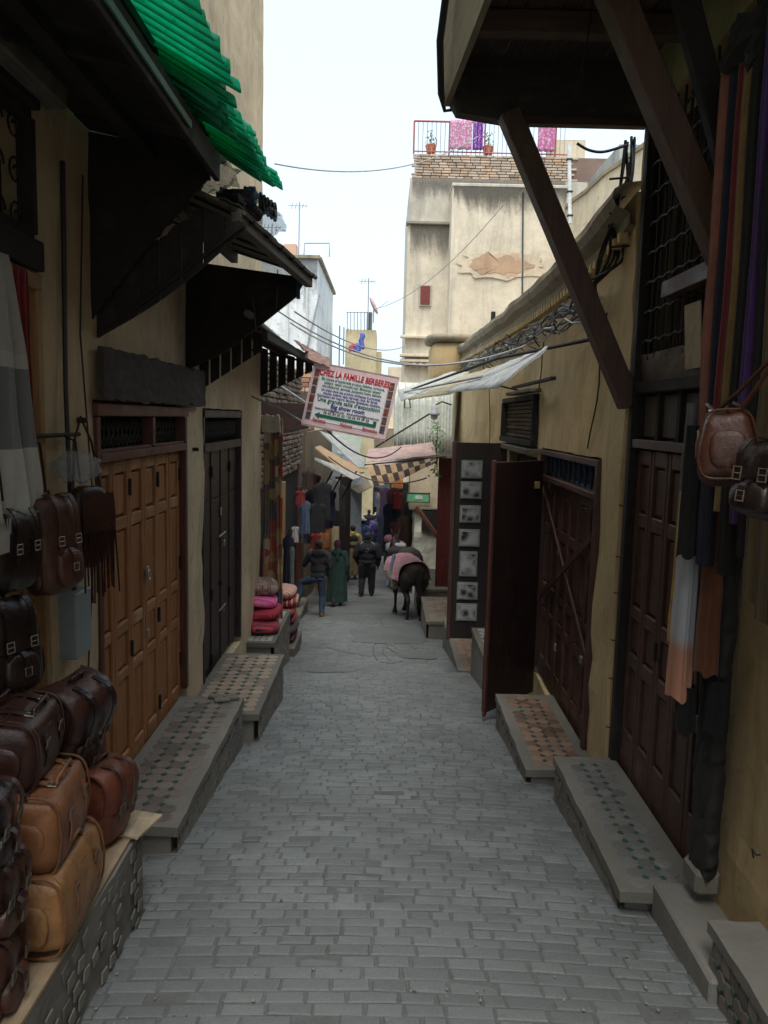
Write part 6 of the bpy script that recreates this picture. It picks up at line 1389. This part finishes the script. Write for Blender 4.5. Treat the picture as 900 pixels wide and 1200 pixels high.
# ================================================================== goods hanging along the left row and the right stalls
gcol = {'black': (.014, .014, .016), 'dark blue': (.015, .02, .04), 'red': (.20, .015, .015), 'grey': (.13, .13, .14), 'brown': (.05, .03, .022), 'white': (.45, .44, .42), 'denim blue': (.06, .09, .15), 'maroon': (.06, .014, .018), 'purple': (.04, .022, .055), 'beige': (.32, .25, .17)}
def garment(label, p, w_, h_, c, ang=0., group='goods hanging outside the shops', cat='garment'):
    t = thing('hanging_garment', label, cat, p, (0, 0, ang), group); k = rnd.random()*20
    prof = lambda v: (.45 if v < .06 else .95 if v < .22 else .70+.22*v)
    MB().sheet(lambda u, v: ((u-.5)*w_*prof(v), -.05*math.cos((u-.5)*3.14)+.02*math.sin(u*19+k)*v, -h_*v+.02*nz(u*5, k)*v), 14, 14).sheet(lambda u, v: ((u-.5)*w_*prof(v), .05*math.cos((u-.5)*3.14)+.01*math.sin(u*15+k)*v, -h_*v+.02*nz(u*5, k)*v), 14, 14).build('cloth', fabric(gcol[c], key=c), t, local=True, smooth=True)
    MB().tube([(0, 0, .10), (.015, 0, .07), (0, 0, .03), (-w_*.25, 0, -.01), (w_*.25, 0, -.01), (0, 0, .03)], .006, 4).build('hanger', M_IRON, t, local=True); return t
L = [('small red cloth bundle', (352, 575, 14.6), .20, .26, 'red'), ('denim blue jacket', (357, 587, 14.9), .24, .62, 'denim blue'), ('grey jacket', (360, 612, 18.4), .3, .50, 'grey'), ('white shirt', (346, 617, 13.8), .14, .28, 'white'), ('black coat', (366, 575, 17.9), .42, 1.1, 'black'), ('black bag-like garment', (372, 590, 16.6), .40, .62, 'black'), ('dark blue tunic', (338, 628, 13.0), .20, .8, 'dark blue'), ('long grey striped robe', (341, 640, 13.0), .14, .9, 'grey'), ('small red cap bundle', (370, 625, 17.2), .25, .35, 'red'), ('black cloak', (378, 566, 17.6), .45, .8, 'black'), ('dark blue cloth', (385, 575, 18.4), .4, .7, 'dark blue'), ('maroon coat', (368, 556, 18.8), .35, .6, 'maroon'), ('beige tunic', (379, 585, 19.6), .3, .5, 'beige'), ('grey shawl', (391, 562, 20.2), .35, .8, 'grey'), ('brown leather satchel', (374, 604, 19.2), .28, .35, 'brown'), ('black long dress', (398, 568, 20.8), .4, 1.1, 'black'), ('purple tunic', (385, 592, 20.4), .28, .6, 'purple'), ('small white cap', (381, 570, 19.4), .16, .2, 'white'), ('denim blue trousers', (366, 596, 18.3), .22, .7, 'denim blue'), ('brown leather bag', (361, 552, 17.6), .3, .4, 'brown')]
for lb, (px, py, Y), w_, h_, c in L: garment(lb+' hanging outside the left shops beyond the cushions', at(px, py, Y), w_, h_, c, .25)
L = [('maroon robe', 462, 572, 24.5, .5, 1.6, 'maroon'), ('black robe', 470, 574, 24.4, .5, 1.7, 'black'), ('brown djellaba', 478, 575, 24.3, .5, 1.8, 'brown'), ('purple blouse', 452, 572, 26.0, .45, .9, 'purple'), ('red blouse', 466, 577, 23.9, .3, .5, 'red'), ('grey tunic', 448, 580, 28.0, .5, 1.0, 'grey'), ('beige scarf bunch', 446, 577, 29.0, .3, .9, 'beige'), ('dark blue dress', 457, 590, 24.1, .45, 1.5, 'dark blue'), ('black dress', 484, 586, 23.9, .55, 1.9, 'black'), ('brown cloak', 474, 605, 23.2, .5, 1.4, 'brown'), ('maroon shirt', 464, 612, 23.0, .4, .8, 'maroon'), ('dark blue cloak', 450, 602, 26.0, .5, 1.2, 'dark blue')]
for lb, px, py, Y, w_, h_, c in L: garment(lb+' hanging from the dark stall on the right side of the lane', at(px, py, Y), w_, h_, c, -.2)

# ================================================================== people and mules
def fuse(segs, vox, name, m, parent, smooth=4, disp=0., seed=0):
    """segs: ('c', p0, p1, r0, r1) tapered limb | ('e', centre, (rx, ry, rz)[, rot]) ellipsoid. Fused to ONE continuous skin."""
    mb = MB()
    for s in segs:
        if s[0] == 'c':
            _, a, b, r0, r1 = s; a = Vector(a); b = Vector(b); mb.tube([a, a.lerp(b, .5), b], [r0, (r0+r1)/2, r1], 12); mb.blobby(a, (2*r0,)*3, 2, 12, 8); mb.blobby(b, (2*r1,)*3, 2, 12, 8)
        else:
            mb.blobby(s[1], tuple(2*q for q in s[2]), 2.0, 18, 12, s[3] if len(s) > 3 else None)
    me = mb.mesh('tmp', m); o = bpy.data.objects.new('tmp', me); col.objects.link(o)
    r = o.modifiers.new('r', 'REMESH'); r.mode = 'VOXEL'; r.voxel_size = vox; r.use_smooth_shade = True
    s_ = o.modifiers.new('s', 'SMOOTH'); s_.iterations = smooth; s_.factor = .5
    bpy.context.view_layer.update(); dg = bpy.context.evaluated_depsgraph_get(); me2 = bpy.data.meshes.new_from_object(o.evaluated_get(dg)); bpy.data.objects.remove(o)
    if disp:
        for v in me2.vertices: v.co += v.normal*disp*(nz(v.co.x*7+seed, v.co.y*7, v.co.z*3.5)+.5*nz(v.co.x*16+seed, v.co.y*16, v.co.z*8))
    me2.name = name; me2.materials.clear(); me2.materials.append(m); me2.polygons.foreach_set('use_smooth', [True]*len(me2.polygons)); return link(name, me2, parent)
SKIN = plain((.20, .105, .065), .55, 'skin', .1)
def person(label, loc, yaw, H=1.72, vox=.016, lean=0., legs=None, arms=None, head_turn=0., top=None, bottom=None, robe=None, hair=(.02, .015, .012), hat=None, hood=False, shoes=(.02, .018, .018), extra=None, bulk=1.):
    """local frame: +y is where the person faces, z up, feet at 0. legs/arms give joints in units of H."""
    t = thing('person', label, 'person', loc, (0, 0, yaw)); k = H; S = lambda *p: Vector(p)*k
    legs = legs or {-1: [(-.052, 0, .50), (-.055, .02, .28), (-.058, -.02, .045)], 1: [(.052, 0, .50), (.055, .02, .28), (.058, -.02, .045)]}
    arms = arms or {-1: [(-.115, 0, .80), (-.145, -.02, .63), (-.14, .04, .49)], 1: [(.115, 0, .80), (.145, -.02, .63), (.14, .04, .49)]}
    ln = lambda p: Vector((p[0], p[1]+lean*max(0, p[2]-.5), p[2]))*k
    body = [('e', ln((0, 0, .515)), (.085*k, .062*k, .06*k)), ('e', ln((0, 0, .62)), (.075*k, .055*k, .10*k)), ('e', ln((0, 0, .735)), (.095*k, .062*k, .10*k)), ('c', ln((-.09, 0, .80)), ln((.09, 0, .80)), .036*k, .036*k), ('c', ln((0, 0, .81)), ln((0, .008, .885)), .033*k, .030*k)]
    hc = ln((0, .012, .928)); Rz = Matrix.Rotation(head_turn, 3, 'Z')
    hp = lambda x, y, z: hc+Rz @ (Vector((x, y, z))*k)
    body += [('e', hc, (.043*k, .054*k, .062*k)), ('e', hp(0, .018, -.036), (.030*k, .034*k, .030*k)), ('c', hp(0, .052, .004), hp(0, .064, -.014), .006*k, .0085*k), ('e', hp(-.044, -.004, -.004), (.006*k, .012*k, .018*k)), ('e', hp(.044, -.004, -.004), (.006*k, .012*k, .018*k)), ('e', hp(0, .048, -.034), (.016*k, .010*k, .006*k))]
    for s in (-1, 1):
        a, b, c = [S(*q) for q in legs[s]]
        body += [('c', a, b, .050*k, .032*k), ('c', b, c, .034*k, .022*k), ('c', c+S(0, -.015, -.025), c+S(0, .085, -.033), .018*k, .013*k)]
        a, b, c = [ln(q) for q in arms[s]]
        d = (c-b).normalized(); body += [('c', a, b, .030*k, .023*k), ('c', b, c, .023*k, .015*k), ('c', c, c+d*.045*k, .018*k, .017*k)]
        sd = d.cross(Vector((0, 0, 1))) if abs(d.z) < .9 else Vector((0, 1, 0)); sd.normalize()
        for q, (o_, L_) in enumerate(((-.018, .038), (-.006, .046), (.006, .048), (.017, .040))):
            p0 = c+d*.045*k+sd*o_*k; body.append(('c', p0, p0+d*L_*.6*k+Vector((0, 0, -.004*k)), .0062*k, .0060*k)); body.append(('c', p0+d*L_*.6*k, p0+d*L_*k+sd.cross(d)*.008*k, .0060*k, .0052*k))
        p0 = c+d*.015*k+sd*.016*k; body.append(('c', p0, p0+d*.03*k+sd*.022*k, .0075*k, .006*k))
    fuse(body, vox*.62, 'body', SKIN, t, 2)
    for sx in (-1, 1): MB().blobby(hp(sx*.018, .049, .006), (.010*k, .006*k, .006*k), 2, 8, 6).build('eye', plain((.02, .015, .012), .3, 'eye'), t, local=True, smooth=True)
    if hair: fuse([('e', hp(0, -.010, .016), (.049*k, .054*k, .055*k)), ('e', hp(0, -.026, -.012), (.040*k, .034*k, .040*k))], .014, 'hair', plain(hair, .8, 'hair', .3), t, 2, .004)
    if hat == 'brim':
        c = hp(0, -.002, .050); MB().blobby(c+Vector((0, 0, .022*k)), (.10*k, .115*k, .075*k), 2.6, 16, 10).tube([c-Vector((0, 0, .004)), c+Vector((0, 0, .006))], .088*k, 20).build('sun_hat', fabric((.62, .60, .54), key='hat'), t, local=True, smooth=False)
    if hat == 'cap': fuse([('e', hp(0, -.004, .026), (.052*k, .060*k, .050*k))], .014, 'cap', fabric((.018, .018, .022), key='cap'), t, 2)
    if hat == 'wrap': fuse([('e', hp(0, -.012, .006), (.056*k, .060*k, .070*k)), ('e', hp(0, -.02, -.05), (.046*k, .050*k, .050*k))], .014, 'headscarf', fabric((.085, .02, .045), key='wrap'), t, 2, .006)
    if bottom:
        sg = [('e', ln((0, 0, .51)), (.098*k, .074*k, .058*k))]
        for s in (-1, 1):
            a, b, c = [S(*q) for q in legs[s]]; sg += [('c', a, b, .064*k*bulk, .046*k*bulk), ('c', b, c+S(0, 0, .012), .046*k*bulk, .037*k*bulk)]
        fuse(sg, vox, 'trousers', fabric(bottom, key='tr%s' % (bottom,), folds=.8), t, 3, .012*k, 3)
    if top:
        sg = [('e', ln((0, 0, .54)), (.105*k*bulk, .080*k*bulk, .07*k)), ('e', ln((0, 0, .63)), (.100*k*bulk, .078*k*bulk, .11*k)), ('e', ln((0, 0, .74)), (.118*k*bulk, .082*k*bulk, .10*k)), ('c', ln((-.095, 0, .795)), ln((.095, 0, .795)), .048*k, .048*k), ('e', ln((0, -.004, .855)), (.052*k, .048*k, .03*k))]
        if hood: sg += [('e', ln((0, -.055, .83)), (.085*k, .045*k, .055*k))]
        for s in (-1, 1):
            a, b, c = [ln(q) for q in arms[s]]; sg += [('c', a, b, .044*k*bulk, .037*k*bulk), ('c', b, b.lerp(c, .93), .037*k*bulk, .029*k)]
        fuse(sg, vox, 'jacket', fabric(top, key='jk%s' % (top,), folds=.8), t, 3, .014*k, 9)
    if robe:
        def rb(u, v):
            a = u*6.283; z = (.86-.79*v)*k; wv = (.055+.07*min(1, v*5)) if v < .2 else .125+.035*(v-.2)
            dp = (.05+.03*min(1, v*5)) if v < .2 else .082+.045*(v-.2); f_ = 1+(.09*math.sin(a*7+2*v)+.05*math.sin(a*11))*v
            q = ln((0, 0, z/k)); return (wv*k*math.cos(a)*f_, q.y+dp*k*math.sin(a)*f_, z)
        MB().sheet(rb, 56, 26).build('robe', fabric(robe, key='rb%s' % (robe,), folds=.8), t, local=True, smooth=True)
        sg = []
        for s in (-1, 1): a, b, c = [ln(q) for q in arms[s]]; sg += [('c', a, b, .048*k, .046*k), ('c', b, b.lerp(c, .95), .046*k, .045*k)]
        sg += [('c', ln((-.095, 0, .79)), ln((.095, 0, .79)), .048*k, .048*k)]
        if hood: sg += [('e', ln((0, -.055, .82)), (.07*k, .045*k, .06*k)), ('e', ln((0, -.075, .75)), (.03*k, .03*k, .07*k))]
        fuse(sg, vox, 'sleeves', fabric(robe, key='rb%s' % (robe,), folds=.8), t, 3, .012*k, 4)
    for s in (-1, 1):
        c = S(*legs[s][2]); fuse([('c', c+S(0, -.022, -.022), c+S(0, .095, -.028), .026*k, .020*k), ('c', c+S(0, -.018, .0), c+S(0, -.01, -.02), .026*k, .026*k)], .014, 'shoe', plain(shoes, .6, 'shoe%s' % (shoes,)), t, 2)
    if extra: extra(t, k, ln)
    return t
def onst(x, y): return (x, y, SZ(x, y) if y < 24 else G(y))
# man in jeans: right foot on the lane, left foot raised on the shop step
step_ = thing('shop_step', 'grey doorstep of the left shop on which the man in jeans rests his foot', 'step', (-1.9, 17.4, G(17.4))); MB().box((-1.92, 17.2, G(17.4)+.02), (.42, 1.6, .36), None, .02).build('slab', M_STONE, step_)
person('man in jeans and black hooded jacket with one foot up on a step', onst(-1.40, 17.0), R(8), 1.70, .016, .02,
       legs={1: [(.052, 0, .50), (.06, .015, .27), (.05, -.03, .045)], -1: [(-.05, 0, .50), (-.20, .10, .43), (-.255, .05, .185)]},
       arms={-1: [(-.115, 0, .80), (-.175, .06, .67), (-.10, .10, .82)], 1: [(.115, 0, .80), (.15, -.02, .65), (.07, .10, .60)]}, head_turn=R(35),
       top=(.020, .020, .026), bottom=(.035, .055, .095), hood=True, hair=(.03, .028, .026), shoes=(.16, .08, .045))
def bag_x(t, k, ln): MB().blobby(ln((-.20, .02, .36)), (.10, .08, .26), 2.4, 12, 10, None, lambda p: p*(1+.1*nz(p.x*20, p.y*20, p.z*20))).build('green_carrier_bag', plain((.02, .32, .16), .4, 'gbag'), t, local=True)
walk = {1: [(.05, 0, .50), (.055, .05, .28), (.055, .03, .045)], -1: [(-.05, 0, .50), (-.052, .02, .27), (-.05, -.11, .07)]}; walk2 = {-1: walk[-1] and [(-.05, 0, .50), (-.055, .05, .28), (-.055, .06, .045)], 1: [(.05, 0, .50), (.055, -.01, .28), (.055, -.13, .075)]}
person('woman in a long dark green hooded robe and maroon headscarf walking away', onst(-1.10, 18.9), R(4), 1.62, .017, legs=walk, robe=(.020, .050, .040), bottom=(.03, .03, .04), hat='wrap', hair=None, hood=True, extra=bag_x)
def chev(t, k, ln):
    m = MB(); p = [ln((-.045, -.093, .76)), ln((.035, -.093, .76)), ln((-.005, -.096, .70)), ln((-.045, -.093, .76))]; m.tube(p, .005, 5, False).build('back_emblem', plain((.35, .36, .38), .6, 'embl'), t, local=True)
    for s in (-1, 1): MB().tube([ln((s*.06, -.02, .855)), ln((s*.10, -.05, .83)), ln((s*.15, -.045, .76)), ln((s*.175, -.03, .66))], .006, 5).build('piping', plain((.42, .38, .22), .6, 'pipe'), t, local=True)
person('stout person in a wide black jacket with pale piping and dark cap', onst(-.42, 21.0), R(-3), 1.74, .018, .03, legs={-1: [(-.055, 0, .50), (-.07, .02, .28), (-.085, -.05, .05)], 1: [(.06, 0, .50), (.07, .03, .28), (.075, .05, .045)]},
       arms={-1: [(-.125, 0, .79), (-.175, -.02, .64), (-.15, .05, .52)], 1: [(.125, 0, .79), (.18, -.02, .62), (.165, .04, .48)]}, top=(.010, .010, .016), bottom=(.022, .022, .028), hat='cap', bulk=1.30, extra=chev)
def vest(t, k, ln): fuse([('e', ln((0, 0, .60)), (.118*k, .094*k, .13*k)), ('e', ln((0, 0, .74)), (.122*k, .092*k, .10*k))], .02, 'vest', fabric((.012, .012, .014), key='vest'), t, 3, .01)
person('walker in a black vest over a yellow jacket behind the stout black jacket', onst(-.98, 25.2), R(0), 1.74, .02, top=(.40, .26, .05), robe=(.20, .15, .07), hair=(.015, .012, .012), extra=vest, legs=walk2)
def bpk(t, k, ln): MB().blobby(ln((0, -.11, .70)), (.30, .16, .34), 3, 14, 10).build('backpack', fabric((.03, .03, .08), key='bpk'), t, local=True, smooth=True)
person('tourist in a blue jacket and pale sun hat in the far middle of the lane', onst(-.82, 31), R(0), 1.66, .022, top=(.035, .075, .19), bottom=(.05, .06, .09), hat='brim', legs=walk)
person('tourist in a purple jacket and white sun hat with a small backpack', onst(-.30, 33), R(-2), 1.78, .022, top=(.10, .065, .24), bottom=(.025, .05, .075), hat='brim', legs=walk2, extra=bpk)
person('man in a tan jacket facing the camera at the far left of the lane', onst(-1.30, 36), R(178), 1.72, .022, top=(.22, .14, .08), bottom=(.06, .05, .04))
person('dark haired walker in a black top ahead of the two sun hats', onst(-.72, 38), R(0), 1.76, .024, top=(.02, .02, .03), bottom=(.03, .03, .04))
person('figure in dark blue beside the right stalls, farthest right of the walkers', onst(.18, 30), R(-20), 1.66, .024, top=(.03, .045, .065), bottom=(.03, .03, .035))

M_FUR = leather((.030, .022, .019), .62, 'fur'); M_MANE = plain((.012, .010, .010), .9, 'mane'); M_HOOF = plain((.03, .026, .022), .5, 'hoof')
def mule(label, loc, yaw, k=1., m=M_FUR, vox=.022, head_low=0.):
    """local: facing +y, hooves at z = 0, withers about 1.3 m"""
    t = thing('mule', label, 'mule', loc, (0, 0, yaw), 'mules walking down the lane'); V = lambda x, y, z: Vector((x, y, z))*k
    sg = [('e', V(0, -.46, 1.02), (.25*k, .30*k, .26*k)), ('e', V(0, -.15, .97), (.26*k, .38*k, .25*k)), ('e', V(0, .2, .97), (.25*k, .36*k, .28*k)), ('e', V(0, .46, 1.02), (.19*k, .24*k, .27*k)),
          ('c', V(0, .52, 1.10), V(0, .80, 1.32-head_low*.4), .17*k, .125*k), ('c', V(0, .80, 1.32-head_low*.4), V(0, .98, 1.46-head_low), .125*k, .10*k),
          ('c', V(0, .98, 1.48-head_low), V(0, 1.18, 1.30-head_low), .095*k, .085*k), ('c', V(0, 1.18, 1.30-head_low), V(0, 1.34, 1.10-head_low), .08*k, .052*k), ('e', V(0, 1.35, 1.07-head_low), (.05*k, .055*k, .045*k))]
    for s in (-1, 1):
        sg += [('c', V(s*.045, .98, 1.52-head_low), V(s*.085, .97, 1.66-head_low), .030*k, .034*k), ('c', V(s*.085, .97, 1.66-head_low), V(s*.10, .98, 1.78-head_low), .034*k, .010*k)]
        st_ = .07*s
        sg += [('c', V(s*.13, .45, .86), V(s*.13, .44+st_, .62), .10*k, .062*k), ('c', V(s*.13, .44+st_, .62), V(s*.13, .46+st_, .42), .055*k, .048*k), ('c', V(s*.13, .46+st_, .42), V(s*.13, .45+st_, .15), .040*k, .032*k), ('c', V(s*.13, .45+st_, .15), V(s*.13, .49+st_, .06), .038*k, .042*k)]
        sg += [('c', V(s*.15, -.52, .92), V(s*.145, -.42-st_, .66), .17*k, .10*k), ('c', V(s*.145, -.42-st_, .66), V(s*.135, -.64-st_, .46), .075*k, .052*k), ('c', V(s*.135, -.64-st_, .46), V(s*.13, -.60-st_, .16), .044*k, .034*k), ('c', V(s*.13, -.60-st_, .16), V(s*.13, -.56-st_, .06), .038*k, .044*k)]
    fuse(sg, vox*k, 'body', m, t, 5, .004)
    for s in (-1, 1):
        for (y_, o_) in ((.49, .07*s), (-.56, -.07*s)): MB().tube([V(s*.13, y_+o_, 0), V(s*.13, y_+o_-.01, .075)], [.062*k, .046*k], 12).build('hoof', M_HOOF, t, local=True)
        MB().blobby(V(s*.078, 1.06, 1.44-head_low), (.02*k, .035*k, .03*k), 2, 8, 6).build('eye', plain((.01, .01, .01), .1, 'meye'), t, local=True, smooth=True)
    fuse([('c', V(0, -.74, 1.12), V(0, -.82, .98), .045*k, .05*k), ('c', V(0, -.82, .98), V(.01, -.84, .60), .05*k, .065*k), ('c', V(.01, -.84, .60), V(.0, -.82, .36), .065*k, .02*k)], .02, 'tail', M_MANE, t, 2, .02)
    fuse([('c', V(0, .60, 1.28), V(0, .84, 1.46-head_low*.5), .03*k, .035*k), ('c', V(0, .84, 1.46-head_low*.5), V(0, 1.0, 1.60-head_low), .035*k, .03*k)], .02, 'mane', M_MANE, t, 2, .01)
    MB().tube([V(-.085, 1.16, 1.30-head_low), V(0, 1.22, 1.36-head_low), V(.085, 1.16, 1.30-head_low), V(.07, 1.2, 1.2-head_low), V(0, 1.22, 1.16-head_low), V(-.07, 1.2, 1.2-head_low), V(-.085, 1.16, 1.3-head_low)], .012, 5).build('halter', fabric((.2, .06, .05), key='halt'), t, local=True)
    return t
ml = (.54, 17.1); mz = SZ(*ml)
mu = mule('dark brown mule seen from behind, carrying a pink blanket and saddle bags', (*ml, mz), R(15), 1.04)
Mx = Matrix.Translation((*ml, mz)) @ Matrix.Rotation(R(15), 4, 'Z') @ Matrix.Scale(1.04, 4)
def on_mule(fn, nu, nv, th, name, m, label, cat, loc):
    o = MB().sheet(lambda u, v: Mx @ Vector(fn(u, v)), nu, nv, th).build(name, m, None, smooth=True); return tag(o, label, cat)
def blanket(u, v):
    a = (v-.5)*2; y_ = -.60+1.0*u+.06*math.sin(v*9); rx = .30+.03*math.sin(u*7+v*4)+.04*abs(a); t = a*1.75
    drop = max(0, abs(t)-1.35)
    x = rx*math.sin(max(-1.35, min(1.35, t)))+math.copysign(.10*drop, t)+.02*math.sin(u*16)*drop*3; z = 1.01+.31*math.cos(max(-1.35, min(1.35, t)))-drop*.45+.02*nz(u*6, v*6)
    return (x, y_, z-.03*(1-u)**2)
on_mule(blanket, 40, 44, .015, 'pink_blanket', fabric((.55, .27, .31), key='pinkb', folds=.9), 'faded pink blanket spread over the back of the near mule', 'blanket', None)
sb_ = thing('saddle_bags', 'patterned woven saddle bags and blue cloth slung on the left flank of the near mule', 'saddle bag', Mx @ Vector((-.3, 0, .9)))
for s, c in ((-1, (.16, .14, .11)), (1, (.12, .10, .08))):
    m = MB().blobby((s*.33, -.02, .80), (.18, .60, .36), 3, 22, 14, None, lambda p: p*(1+.12*nz(p.x*14, p.y*9, p.z*9))); m.v = [Mx @ p for p in m.v]; m.build('bag', patchwork_mat('sb%d' % s, [k3(c, 1), k3(c, 1.6), k3(c, .5), (.3, .26, .2), (.06, .07, .06)], 14), sb_, smooth=True)
m = MB().sheet(lambda u, v: Mx @ Vector((-.24-.22*v-.02*math.sin(u*9), .12+.14*u-.28*v, 1.30-.62*v+.02*nz(u*5, v*6))), 10, 16, .02); m.build('blue_cloth', fabric((.10, .15, .21), key='bluec'), sb_, smooth=True)
sa = thing('pack_saddle', 'bulky grey pack saddle and folded sacks on the shoulders of the near mule', 'saddle', Mx @ Vector((0, .4, 1.3)))
for c, d, mm in (((.12, .42, 1.24), (.55, .50, .34), fabric((.07, .065, .055), key='sk1')), ((-.08, .50, 1.30), (.40, .40, .22), fabric((.03, .03, .035), key='sk2')), ((.02, .62, 1.42), (.24, .26, .10), fabric((.42, .42, .42), key='sk3')), ((.30, .35, 1.08), (.24, .55, .5), fabric((.025, .024, .026), key='sk4'))):
    m = MB().blobby(c, d, 2.6, 20, 12, None, lambda p: p*(1+.14*nz(p.x*9, p.y*9, p.z*9))); m.v = [Mx @ p for p in m.v]; m.build('sack', mm, sa, smooth=True)
mz2 = onst(.42, 22.6); mule('second mule ahead of the first, mostly hidden, loaded with pale sacks', mz2, R(6), 1.0)
s2_ = thing('pack_load', 'grey white sacks and dark pink cloth loaded on the second mule', 'sack', Vector(mz2)+Vector((0, 0, 1.2)))
for c, d, mm in (((-.05, -.1, 1.28), (.62, .8, .34), fabric((.28, .27, .26), key='ld1')), ((-.22, .1, 1.48), (.36, .5, .24), fabric((.20, .07, .10), key='ld2')), ((.25, -.2, 1.08), (.3, .7, .4), fabric((.06, .06, .06), key='ld3'))):
    m = MB().blobby(Vector(mz2)+Vector(c), d, 2.6, 20, 12, None, lambda p: p*(1+.14*nz(p.x*9, p.y*9, p.z*9))); m.build('sack', mm, s2_, smooth=True)
